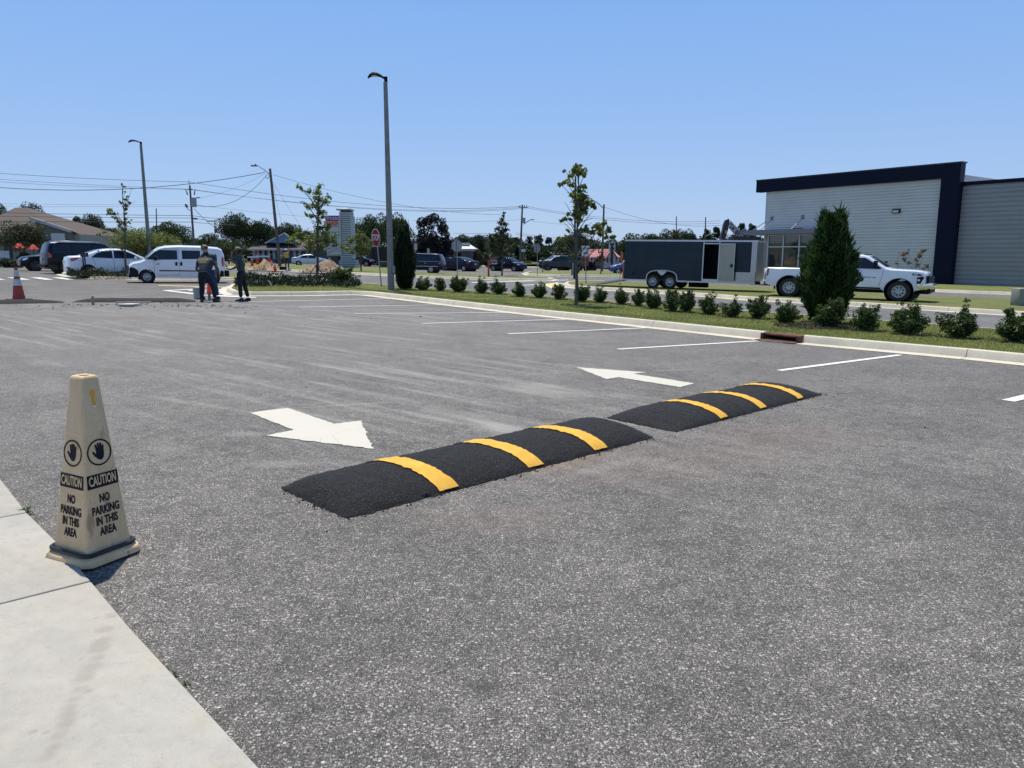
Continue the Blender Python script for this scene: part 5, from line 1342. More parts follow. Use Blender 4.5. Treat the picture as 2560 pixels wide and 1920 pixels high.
TREES = [
 # label, u, v_top, halfwidth, Y, kind, k, leaf, colour
 ('dense dark tree behind the brown roofed house, at the far left edge', -5, 494, 42, 120, 'oak', 0, 'leaf_dark', LD),
 ('dark tree rising over the peak of the brown roof', 88, 496, 40, 125, 'oak', 1, 'leaf_dark', LD),
 ('small dark tree peeping over the right slope of the brown roof', 152, 546, 22, 130, 'oval', 0, 'leaf_dark', LD),
 ('low olive tree in front of the brown roofed house', 62, 545, 60, 72, 'oak', 2, 'leaf_olive', (.055, .066, .028)),
 ('dark pine like tree left of the grey roof', 205, 540, 28, 100, 'pine', 0, 'leaf_dark', LD),
 ('tall dark tree just left of the young island tree', 243, 529, 34, 105, 'oak', 3, 'leaf_dark', LD),
 ('dark tree behind the grey roof', 290, 560, 34, 112, 'oak', 0, 'leaf_mid', LM),
 ('broad yellow green tree left of the shorter light pole', 342, 560, 62, 62, 'oak', 1, 'leaf_lime', (.20, .235, .06)),
 ('yellow green tree right of the shorter light pole', 398, 572, 52, 64, 'oak', 2, 'leaf_lime', (.20, .235, .06)),
 ('round dark tree between the shorter light pole and the transformer pole', 432, 549, 56, 88, 'oak', 3, 'leaf_mid', LM),
 ('low green tree just right of the transformer pole', 522, 571, 34, 105, 'oval', 1, 'leaf_mid', LM),
 ('green tree behind the standing worker', 572, 592, 44, 96, 'oak', 0, 'leaf_mid', LM),
 ('big spreading oak left of the leaning pole with sky showing between its trunks', 592, 522, 44, 120, 'oak', 1, 'leaf_dark', LD),
 ('second crown of oak touching the leaning pole', 650, 538, 40, 122, 'oak', 2, 'leaf_dark', LD),
 ('dark tree behind the gable of the blue house', 728, 552, 36, 135, 'oak', 3, 'leaf_dark', LD),
 ('dark tree between the blue gable and the young staked tree', 690, 560, 34, 138, 'oval', 2, 'leaf_dark', LD),
 ('dark tree hidden behind the young staked tree', 775, 568, 34, 140, 'oak', 0, 'leaf_dark', LD),
 ('big dark tree right of the store pylon', 925, 527, 40, 105, 'oak', 1, 'leaf_mid', LM),
 ('large dark oak behind the tall light pole', 985, 522, 52, 108, 'oak', 2, 'leaf_mid', LM),
 ('low dark tree under the large oak beside the pylon', 895, 560, 30, 112, 'oval', 3, 'leaf_mid', LM),
 ('rounded purplish black magnolia behind the navy minivan', 1085, 533, 50, 98, 'magnolia', 0, 'leaf_plum', (.020, .017, .017)),
 ('dark tree right of the magnolia, behind the pale flat roofed hut', 1160, 583, 32, 135, 'oak', 3, 'leaf_bluegreen', LB),
 ('tree in the far line left of the tall sparse tree', 1205, 580, 34, 140, 'oak', 0, 'leaf_bluegreen', LB),
 ('reddish brown low tree beside the pale hut', 1196, 622, 18, 112, 'bush', 0, 'leaf_rust', (.075, .055, .025)),
 ('thin tree left of the highway pole with the crossarm', 1252, 572, 36, 120, 'oak', 1, 'leaf_mid', LM),
 ('pine left of the highway pole', 1287, 590, 14, 150, 'pine', 1, 'leaf_dark', LD),
 ('pine just right of the highway pole', 1322, 590, 18, 150, 'pine', 2, 'leaf_dark', LD),
 ('pine with a pointed tip in the far line', 1346, 586, 20, 155, 'pine', 0, 'leaf_dark', LD),
 ('short pine in the far line over the far stop sign', 1372, 590, 15, 150, 'pine', 1, 'leaf_dark', LD),
 ('dark tree in the far line over the silver pickup', 1398, 594, 24, 152, 'oak', 3, 'leaf_bluegreen', LB),
 ('tall dark tree behind the slim verge tree', 1436, 574, 46, 130, 'oak', 2, 'leaf_dark', LD),
 ('dark tree behind the ENTER HERE sign', 1478, 600, 30, 140, 'oak', 0, 'leaf_mid', LM),
 ('tree above the red church roof', 1515, 606, 26, 150, 'oak', 1, 'leaf_mid', LM),
 ('green tree between the church and the trailer', 1562, 598, 24, 135, 'oak', 3, 'leaf_mid', LM),
 ('dark rounded tree over the tail of the trailer', 1622, 574, 36, 110, 'oak', 0, 'leaf_dark', LD),
 ('tall olive brown tree over the middle of the trailer', 1672, 556, 34, 105, 'oval', 1, 'leaf_olive', (.055, .066, .028)),
 ('dark tree right of the olive brown tree', 1715, 564, 34, 108, 'oak', 2, 'leaf_dark', LD),
 ('pine left of the digger arm', 1764, 570, 16, 130, 'pine', 0, 'leaf_dark', LD),
 ('pine beside the digger arm', 1788, 562, 18, 130, 'pine', 1, 'leaf_dark', LD),
 ('pine right of the digger arm', 1852, 557, 20, 130, 'pine', 2, 'leaf_dark', LD),
 ('pine touching the store corner', 1876, 558, 20, 132, 'pine', 0, 'leaf_dark', LD),
 ('dark tree under the end of the store canopy', 1835, 575, 36, 128, 'oak', 1, 'leaf_dark', LD),
 ('bush beyond the far end of the trailer roof', 1893, 590, 24, 118, 'oak', 3, 'leaf_mid', LM),
]
for lb, u, vt, hw_, Y, kd, k, lf, cc in TREES:
    bgtree('background_tree', lb, u, vt, hw_, Y, kd, k, lf, cc, group='trees lining the far side of the road')
# the low wood that fills the gaps beneath those trees, reads as one mass
def wood():
    P = []; r = np.random.default_rng(3)
    for u in range(-160, 2000, 13):
        Y = 150 + 14 * math.sin(u * .05); b = at(u, 650, Y); z0 = G2(b.x, b.y)
        vt = 598 if u < 590 else (603 if u < 1150 else (604 if u < 1520 else 592))
        h = max(3, hgt(vt + 8 * math.sin(u * .9) + 6 * math.sin(u * .23), Vector((b.x, b.y, z0)))); rr = 2.2
        for _ in range(5):
            P.append(ball(230, (b.x + random.uniform(-1.5, 1.5), b.y + random.uniform(-4, 4), z0 + h * random.uniform(.1, .72)), (rr, rr, h * .33), r, .3))
    me = leaves(np.vstack(P), .52, 'woodland', leafmat('leaf_bluegreen', LB), up=.4)
    ob('woodland', me, kind='stuff', label='unbroken belt of dark trees along the horizon behind the single trees')
wood()
for lb, u, vt, hw_, Y, c_ in [('light green bush beside the highway pole', 1318, 650, 16, 128, (.10, .12, .03)), ('dark clipped bush left of the navy suv nose', 8, 643, 26, 62, LD), ('second dark bush before the navy suv nose', 38, 644, 18, 62, LD), ('low bush in front of the white fence', -30, 641, 26, 64, LD), ('dark hedge bush under the red umbrellas', 60, 630, 26, 72, LM), ('rounded shrub beyond the stop sign post', 950, 648, 12, 112, LM), ('dark shrub at the foot of the pale hut', 1215, 640, 24, 120, LD), ('dark foundation shrub under the first blue wall windows', 640, 641, 20, 112, LD), ('dark foundation shrub in the middle of the blue wall', 700, 641, 16, 112, LD), ('dark bush in shade under the magnolia', 1080, 632, 46, 100, LP)]:
    bgtree('bush', lb, u, vt, hw_, Y, 'bush', 0 if hw_ > 20 else 1, 'leaf_b%d' % int(c_[1] * 1000), c_, group='bushes far across the road', cat='bush')

# ---- young trees: trunk, limbs and leaf clusters where the photo shows them
def young(label, base, top, clusters, leaf=.10, lc=(.10, .125, .03), dens=1.0, tr=.045, lean=None, twigs=(), stakes=False, name='young_tree', bark=M_BARKG, lname='leaf_young', second=None, Y=None, group=None):
    b = g(*base) if Y is None else Vector((at(base[0], base[1], Y)))
    Yb = b.y; t = thing(name, label, 'tree', b, group=group)
    def L(u, v, dy=0):
        p = at(u, v, Yb + dy); return p - b
    tp = L(*top); n = 7; path = []
    for i in range(n + 1):
        q = i / n; w_ = .03 * math.sin(q * 9 + base[0]) * (1 if 0 < i < n else 0); path.append(Vector((tp.x * q + w_, w_, tp.z * q)))
    tb = MB(); tb.tube(path, [tr * (1 - .8 * i / n) for i in range(n + 1)], 8)
    r = random.Random(int(base[0])); P = []; nr = np.random.default_rng(int(base[0]))
    for cu, cv, cr, cn in clusters:
        dy = r.uniform(-1, 1) * cr * mpp(Yb) * 1.2 + r.uniform(-.25, .25); c = L(cu, cv, dy); R = cr * mpp(Yb)
        z0 = max(.25 * tp.z, c.z - abs(c.x - tp.x * c.z / tp.z) * .9 - .25); q = min(1, z0 / tp.z); s0 = Vector((tp.x * q, 0, z0))
        m_ = (s0 + c) / 2 + Vector((r.uniform(-.05, .05), r.uniform(-.05, .05), .08)); tb.tube([s0, m_, c, c + (c - m_).normalized() * R * .7], [tr * .26, tr * .18, tr * .11, tr * .04], 5, cap=False)
        k = int(cn * dens * 1.5); nsub = max(3, int(k / 14))
        for _ in range(nsub):
            dv = nr.normal(size=3); dv /= np.linalg.norm(dv); dv[2] = dv[2] * .7 + .15; L_s = R * r.uniform(.7, 1.75); kk = max(4, k // nsub)
            q = nr.uniform(.1, 1, kk)[:, None]; P.append(np.array(c) + dv * L_s * q + nr.normal(size=(kk, 3)) * R * .22)
            tb.tube([c, Vector(np.array(c) + dv * L_s * .9)], [tr * .12, tr * .04], 4, cap=False)
    for (u0, v0, u1, v1) in twigs: tb.tube([L(u0, v0), (L(u0, v0) + L(u1, v1)) / 2 + Vector((0, .05, .03)), L(u1, v1)], [tr * .3, tr * .2, tr * .08], 5)
    tb.build('trunk', bark, t, smooth=True, fix=False)
    ob('crown', leaves(np.vstack(P), leaf * .72, 'crown', leafmat(lname, lc, trans=.4), asp=.6, up=.2, r=nr), t)
    if stakes:
        for k, (dx, dy) in enumerate(((-.55, -.2), (.62, -.15), (-.15, .5))):
            MB().bar((dx, dy, .0), (0, 0, .85), .035).build('stake', mat('dark_stake', (.03, .028, .025), .8), t)
    return t
KY = 1
young('young oak held by dark stakes on the planted island, left of the store pylon', (792, 703, .14), (797, 462),
      [(797, 470, 9, 60), (790, 480, 12, 90), (755, 472, 9, 45), (770, 482, 9, 50), (744, 466, 6, 24), (795, 500, 14, 120), (812, 505, 11, 80), (822, 492, 8, 40), (785, 515, 13, 90), (762, 508, 6, 22), (770, 520, 8, 40), (800, 530, 13, 100), (786, 540, 10, 60), (806, 545, 8, 40), (768, 540, 7, 26), (815, 505, 7, 30),
       (752, 575, 12, 70), (745, 590, 13, 90), (728, 598, 12, 80), (722, 605, 8, 50), (760, 598, 15, 110), (775, 608, 14, 100), (800, 572, 14, 110), (812, 585, 16, 150), (795, 598, 20, 240), (815, 605, 18, 180), (832, 600, 12, 80), (800, 625, 16, 160), (780, 622, 12, 90), (840, 612, 9, 40), (856, 620, 8, 36), (868, 624, 6, 24), (820, 570, 9, 60), (835, 590, 8, 40), (800, 555, 8, 40), (748, 612, 10, 50)],
      leaf=.17, tr=.075, stakes=True, twigs=[(798, 520, 815, 500), (797, 552, 775, 556), (797, 600, 730, 594), (797, 610, 862, 622)], lc=(.165, .205, .05))
young('slim young tree with a tall narrow crown on the verge beside the ENTER HERE sign', (1440, 763, .14), (1446, 412),
      [(1445, 416, 6, 34), (1436, 428, 12, 120), (1450, 432, 12, 110), (1459, 440, 7, 40), (1412, 428, 4, 18), (1424, 438, 7, 36), (1416, 455, 8, 50), (1404, 462, 6, 36), (1428, 465, 7, 36), (1458, 466, 9, 60), (1465, 470, 5, 24), (1448, 478, 10, 60), (1440, 490, 13, 120), (1462, 492, 8, 60), (1450, 505, 17, 200), (1470, 510, 8, 60), (1482, 515, 7, 50), (1488, 520, 5, 26), (1448, 522, 15, 170), (1462, 528, 10, 80), (1442, 535, 11, 90), (1450, 545, 9, 60), (1410, 546, 6, 30), (1418, 538, 5, 24), (1405, 552, 4, 18), (1425, 550, 5, 22),
       (1490, 565, 9, 60), (1500, 572, 11, 90), (1510, 560, 9, 60), (1518, 578, 10, 70), (1530, 592, 7, 40), (1500, 588, 8, 50), (1514, 594, 6, 30), (1468, 575, 10, 60), (1480, 582, 8, 40), (1450, 575, 6, 30), (1412, 596, 8, 46), (1404, 598, 5, 20), (1434, 640, 5, 22), (1420, 578, 4, 12), (1410, 622, 4, 12), (1396, 595, 4, 12), (1462, 570, 7, 36), (1450, 655, 4, 14), (1444, 680, 3, 8)],
      leaf=.15, tr=.055, twigs=[(1443, 560, 1412, 505), (1444, 560, 1485, 545), (1443, 600, 1470, 560), (1444, 590, 1480, 555), (1441, 660, 1412, 610), (1443, 600, 1392, 592), (1441, 640, 1400, 618), (1443, 585, 1528, 570)], lc=(.185, .215, .065), lname='leaf_slim')
young('scraggly young tree with a bare leading shoot on the juniper island', (317, 690, .14), (306, 458),
      [(306, 462, 3, 8), (310, 468, 3, 10), (313, 480, 2, 6), (320, 492, 4, 16), (316, 500, 5, 22), (322, 508, 5, 24), (313, 515, 6, 34), (303, 508, 4, 18), (299, 503, 4, 16), (315, 525, 6, 40), (310, 535, 5, 26), (276, 525, 6, 40), (272, 532, 6, 36), (283, 535, 7, 50), (290, 545, 6, 36), (295, 553, 6, 36), (312, 548, 7, 50), (312, 560, 8, 60), (320, 555, 5, 24), (300, 565, 8, 50), (308, 575, 9, 60), (328, 550, 3, 8), (255, 568, 6, 34), (250, 587, 7, 40), (262, 582, 5, 24), (244, 588, 4, 18), (292, 575, 7, 36), (312, 595, 9, 40), (292, 619, 4, 16), (325, 590, 5, 20)],
      leaf=.16, tr=.06, twigs=[(313, 520, 329, 472), (316, 515, 340, 503), (314, 560, 274, 530), (314, 590, 250, 572), (314, 600, 248, 588)], lc=(.20, .22, .09), lname='leaf_pale')
young('small yellow green tree on the grass to the right of the pylon', (903, 678, .14), (900, 576),
      [(900, 580, 7, 60), (890, 590, 10, 110), (908, 592, 10, 110), (880, 604, 11, 120), (900, 606, 16, 260), (918, 604, 11, 110), (872, 618, 10, 90), (890, 622, 16, 240), (912, 622, 14, 200), (925, 616, 8, 60), (880, 632, 9, 80), (915, 634, 9, 80), (900, 636, 10, 90)],
      leaf=.20, tr=.07, lc=(.14, .18, .05), lname='leaf_fresh')
young('tall sparse cone shaped tree on the grass behind the orange sign arm', (1255, 689, .14), (1259, 527),
      [(1259, 532, 3, 20), (1257, 540, 5, 40), (1256, 550, 6, 60), (1252, 560, 8, 80), (1262, 562, 7, 60), (1245, 570, 9, 80), (1264, 575, 8, 70), (1254, 580, 10, 110), (1240, 590, 9, 90), (1268, 592, 9, 80), (1230, 600, 9, 90), (1252, 600, 12, 130), (1274, 605, 9, 80), (1232, 615, 11, 120), (1250, 618, 13, 150), (1270, 620, 12, 120), (1284, 615, 6, 50), (1240, 632, 11, 110), (1262, 635, 11, 110), (1252, 645, 8, 60), (1226, 588, 5, 30)],
      leaf=.20, tr=.07, lc=(.040, .052, .020), lname='leaf_sparse', bark=M_BARK)
young('thin three stemmed tree with reddish twigs on the far median', (1502, 684, .14), (1502, 622), [(1497, 630, 5, 16), (1506, 634, 6, 20), (1500, 645, 7, 60), (1492, 650, 5, 40), (1508, 648, 5, 36), (1500, 654, 5, 30)], leaf=.28, tr=.05, lc=(.09, .06, .03), lname='leaf_rusty', twigs=[(1502, 660, 1486, 628), (1502, 660, 1518, 628), (1502, 655, 1494, 622), (1500, 684, 1506, 656)])
young('leafy crape myrtle on three thin stems at the end of the far median', (1357, 680, .14), (1357, 640), [(1357, 650, 6, 30), (1362, 645, 5, 20)], leaf=.25, tr=.05, lc=(.05, .07, .03), lname='leaf_crape', twigs=[(1354, 680, 1352, 650), (1360, 680, 1362, 650)])
young('brown leaved shrub against the store wall behind the white pickup', (2290, 711, .14), (2290, 660), [(2258, 637, 9, 60), (2266, 632, 7, 50), (2260, 650, 8, 50), (2306, 632, 6, 40), (2312, 626, 6, 40), (2300, 642, 8, 60), (2290, 652, 7, 40), (2318, 668, 8, 50), (2308, 672, 7, 40), (2270, 658, 7, 36), (2296, 662, 8, 40), (2242, 660, 5, 20)], leaf=.16, tr=.05, lc=(.16, .12, .085), lname='leaf_brown', twigs=[(2290, 700, 2254, 640), (2292, 700, 2312, 628)], name='brown_shrub')

# ---- hedge shrubs along the verge
SH = []
def shrub_proto(k):
    r = np.random.default_rng(40 + k); P = []; tb = MB()
    n = 22
    for i in range(n):
        a = r.uniform(0, 6.28); e = r.uniform(.15, 1.35); q = r.uniform(.72, 1.05); L = .47 * q
        tip = np.array([math.cos(a) * math.cos(e) * L * 1.05, math.sin(a) * math.cos(e) * L * 1.05, .10 + math.sin(e) * L * 1.75])
        if i < 3: tip[2] *= 1.12
        tb.tube([(0, 0, 0), (tip[0] * .5, tip[1] * .5, tip[2] * .42), tuple(tip)], [.014, .010, .004], 5, cap=False)
        for q2 in (.35, .5, .65, .8, .92, 1.0):
            c = tip * q2 + r.normal(size=3) * .035; rr = .15 - .06 * q2
            P.append(ball(30, c, (rr, rr, rr), r, .15))
    P.append(ball(900, (0, 0, .40), (.42, .42, .36), r, .2))
    P = np.vstack(P); P = P[P[:, 2] > .02]
    return leaves(P, .068, 'foliage', leafmat('leaf_hedge', (.055, .092, .022), island=.6, trans=.3), asp=.55, up=.8, r=r), tb.mesh('stem', M_BARK, fix=False)
for k in range(6): SH.append(shrub_proto(k))
SHR = [(1058, 728, 691, 44, 'against the first dark juniper'), (1101, 730, 693, 40, 'second from the first dark juniper'), (1147, 733, 688, 50, 'standing below the blank back of the nearer stop sign'), (1203, 736, 696, 38, 'left of the orange sign arm'), (1246, 738, 696, 42, 'straight below the sparse cone shaped tree'), (1298, 744, 704, 40, 'below the highway pole with the crossarm'), (1348, 747, 705, 42, 'below the farther blank stop sign'), (1398, 751, 709, 48, 'just left of the slim verge tree'), (1455, 757, 707, 50, 'right behind the slim verge tree trunk'), (1500, 759, 718, 42, 'just right of the slim verge tree'), (1551, 763, 716, 44, 'below the trailer ramp'),
       (1595, 768, 722, 36, 'narrow one below the tail of the trailer'), (1632, 774, 720, 48, 'below the rear trailer wheel'), (1678, 781, 722, 50, 'below the front trailer wheel'), (1716, 783, 720, 48, 'right half of the widest clump below the trailer'), (1770, 788, 736, 58, 'below the open trailer door'), (1828, 795, 745, 56, 'below the pale trailer door leaf'), (1897, 799, 739, 64, 'below the trailer tongue'), (1964, 810, 750, 66, 'just left of the big juniper'), (2080, 821, 743, 92, 'bright one growing in front of the big juniper'), (2163, 829, 757, 82, 'just right of the big juniper'), (2271, 838, 760, 100, 'below the pickup front wheel'), (2392, 846, 763, 100, 'second from the right edge'), (2534, 857, 772, 104, 'cut by the right edge of the photo')]
for i, (u, vb, vt, wpx, lb) in enumerate(SHR):
    b = g(u, vb - 2, TL); t = thing('hedge_shrub', 'leafy hedge shrub, ' + lb, 'shrub', b, random.uniform(0, 6.28), 'hedge shrubs in a row along the verge')
    h = hgt(vt, b) * 1.05; W = wpx * mpp(b.y) * 1.0; kx = random.uniform(.88, 1.06); t.scale = (W / .98 * kx, W / .98 * (2 - kx), h / 1.0)
    f, s_ = SH[i % 6]; ob('foliage', f, t); ob('stem', s_, t)
def mulch():
    P = []; r = np.random.default_rng(8)
    for i, (u, vb, vt, wpx, lb) in enumerate(SHR):
        b = g(u, vb - 2, TL); R = wpx * mpp(b.y) * .62; n = int(260 * R)
        q = np.sqrt(r.uniform(0, 1, n)) * R; a = r.uniform(0, 6.28, n); x = b.x + q * np.cos(a); y = b.y + q * np.sin(a)
        P.append(np.stack([x, y, SX * x + SY * y + TL + .012 + r.uniform(0, .015, n)], 1))
    for (u, v, R, n) in ((2020, 818, .75, 700), (2062, 812, .8, 500), (2110, 822, .6, 300), (1440, 764, .5, 160), (1013, 724, .5, 160)):
        b = g(u, v, TL); q = np.sqrt(r.uniform(0, 1, n)) * R; a = r.uniform(0, 6.28, n); x = b.x + q * np.cos(a); y = b.y + q * np.sin(a)
        P.append(np.stack([x, y, SX * x + SY * y + TL + .014 + r.uniform(0, .02, n)], 1))
    me = leaves(np.vstack(P), .055, 'mulch', mat('mulch_chip', (.13, .09, .065), .9, island=.7), asp=.35, up=3)
    ob('mulch', me, kind='stuff', label='brown bark mulch and dead leaves under the hedge shrubs')
mulch()

# ---- upright junipers
def juniper(label, u, vb, vt, wpx, seed, c, n=26000, name='juniper_tree'):
    b = g(u, vb, TL); h = hgt(vt, b); W = wpx * mpp(b.y) / 2 * .80; r = np.random.default_rng(seed)
    t = thing(name, label, 'tree', b, group='upright junipers on the verge')
    hh = r.uniform(0, 1, n) ** .9; a = r.uniform(0, 2 * math.pi, n)
    env = np.interp(hh, [0, .12, .38, .6, .8, .92, 1.0], [.46, .70, 1.0, .84, .50, .24, .06])
    lob = 1 + .16 * np.sin(a * 5 + hh * 4) + .10 * np.sin(a * 9 - hh * 11) + .08 * np.sin(hh * 37 + a * 3)
    rad = env * lob * r.uniform(.12, 1, n) ** .5 * W
    # several leading shoots part at the top
    K_ = 7; la = np.linspace(0, 2 * math.pi, K_, endpoint=False) + .4; ki = r.integers(0, K_, n); ht = np.array([1.0, .93, .99, .88, .97, .90, .95])[ki]
    q_ = np.clip((hh - .62) / .38, 0, 1); lx = np.cos(la[ki]) * W * .38; ly = np.sin(la[ki]) * W * .38
    x = np.cos(a) * rad * (1 - q_ * .45) + lx * q_; y = np.sin(a) * rad * (1 - q_ * .45) + ly * q_; z = hh * h * .95 * (1 - q_ * (1 - ht)) + .02
    P = np.stack([x, y, z], 1)
    out = np.stack([np.cos(a) * .6, np.sin(a) * .6, np.full(n, .95)], 1) + r.normal(size=(n, 3)) * .32
    out /= np.linalg.norm(out, axis=1)[:, None]
    L = r.uniform(.06, .17, n)[:, None] * (1 + 1.5 * (r.random(n) > .965)[:, None]) * (W / .75) ** .5; side = np.cross(out, r.normal(size=(n, 3))); side /= np.linalg.norm(side, axis=1)[:, None]
    wd = .014 * (1 + r.random(n)[:, None] * .6)
    V = np.stack([P, P + out * L * .45 + side * wd, P + out * L, P + out * L * .45 - side * wd], 1).reshape(-1, 3)
    ob('foliage', np_mesh('foliage', V, np.arange(4 * n).reshape(n, 4), leafmat('leaf_' + name + str(seed), c, island=.55, trans=.28, vscale=2.5)), t)
    tb = MB(); tb.tube([(0, 0, -.02), (.01, 0, h * .4), (0, 0, h * .85)], [.06, .045, .01], 8); tb.build('trunk', M_BARK, t)
    for k in range(8):
        pass
    return t
juniper('dark upright juniper with a narrow top, right beside the tall light pole', 1012, 724, 556, 66, 3, (.020, .042, .018), 20000)
juniper('big feathery juniper hiding the middle of the white pickup', 2064, 806, 518, 156, 4, (.034, .070, .018), 42000)

# ---- ground cover on the islands and blades of grass
def cover(name, label, polys, c, n, hmax, size, seed=1):
    r = np.random.default_rng(seed); P = []
    for (u0, u1, v0, v1, w_, hh) in polys:
        k = int(n * w_); u = r.uniform(u0, u1, k); v = r.uniform(v0, v1, k)
        for i in range(k):
            p = g(float(u[i]), float(v[i]), TL); bump = .55 + .45 * math.sin(p.x * 2.3 + p.y) * math.sin(p.y * 1.3 + p.x * .7)
            P.append((p.x, p.y, p.z + r.random() * hmax * hh * bump))
    P = np.array(P); m_ = len(P); out = r.normal(size=(m_, 3)); out[:, 2] = abs(out[:, 2]) + .4; out /= np.linalg.norm(out, axis=1)[:, None]
    side = np.cross(out, r.normal(size=(m_, 3))); side /= np.linalg.norm(side, axis=1)[:, None]; L = r.uniform(.6, 1.4, m_)[:, None] * size
    V = np.stack([P, P + out * L * .5 + side * L * .16, P + out * L, P + out * L * .5 - side * L * .16], 1).reshape(-1, 3)
    ob(name, np_mesh(name, V, np.arange(4 * m_).reshape(m_, 4), leafmat('leaf_' + name, c, island=.5, trans=.1, vscale=.8)), kind='stuff', label=label)
cover('juniper_ground_cover', 'low dark spreading juniper covering the planted island behind the parking stalls', [(590, 900, 708, 718, .55, 1.0), (600, 860, 704, 712, .45, 1.2)], (.032, .045, .018), 9000, .42, .16, 2)
cover('island_ground_cover', 'low olive spreading juniper on the island in front of the white sedan', [(172, 345, 684, 693, .6, 1.0), (190, 345, 680, 688, .4, 1.2)], (.050, .058, .026), 7000, .45, .20, 3)
t = thing('island_bush', 'taller leafy bush at the right end of the ground cover below the pylon', 'bush', g(856, 712, TL)); t.scale = (1.5, 1.5, .95); f, s_ = SH[2]; ob('foliage', f, t); ob('stem', s_, t)
def blades():
    r = np.random.default_rng(12); A = np.array([(p[0], p[1]) for p in VERGE]); n = 0; P = []
    x0, y0 = A.min(0); x1, y1 = A.max(0); x1 = min(x1, 13); y1 = min(y1, 38)
    def inside(x, y):
        c = np.zeros(len(x), bool); j = len(A) - 1
        for i in range(len(A)):
            xi, yi = A[i]; xj, yj = A[j]
            q = ((yi > y) != (yj > y)) & (x < (xj - xi) * (y - yi) / (yj - yi + 1e-12) + xi); c ^= q; j = i
        return c
    x = r.uniform(x0, x1, 700000); y = r.uniform(y0, y1, 700000); k = inside(x, y); x, y = x[k], y[k]
    keep = r.random(len(x)) < np.clip(1.3 - (y - 10) / 22, .12, 1); x, y = x[keep], y[keep]
    x, y = x[:190000], y[:190000]
    m_ = len(x); P = np.stack([x, y, SX * x + SY * y + TL - .004], 1)
    h = r.uniform(.015, .05, m_)[:, None]; a = r.uniform(0, 6.28, m_); d = np.stack([np.cos(a), np.sin(a), np.zeros(m_)], 1)
    lean = np.stack([np.cos(a + 1.6), np.sin(a + 1.6), np.zeros(m_)], 1) * r.uniform(0, .03, m_)[:, None]
    w_ = .0045; V = np.stack([P - d * w_, P + d * w_, P + lean + np.array([0, 0, 1]) * h], 1).reshape(-1, 3)
    me = np_mesh('grass_blades', V, np.arange(3 * m_).reshape(m_, 3), leafmat('blade', (.20, .235, .045), island=.55, trans=.25, vscale=.7))
    ob('grass_blades', me, kind='stuff', label='short mown grass on the verge between the parking kerb and the access road'); print('blades', m_)
blades()
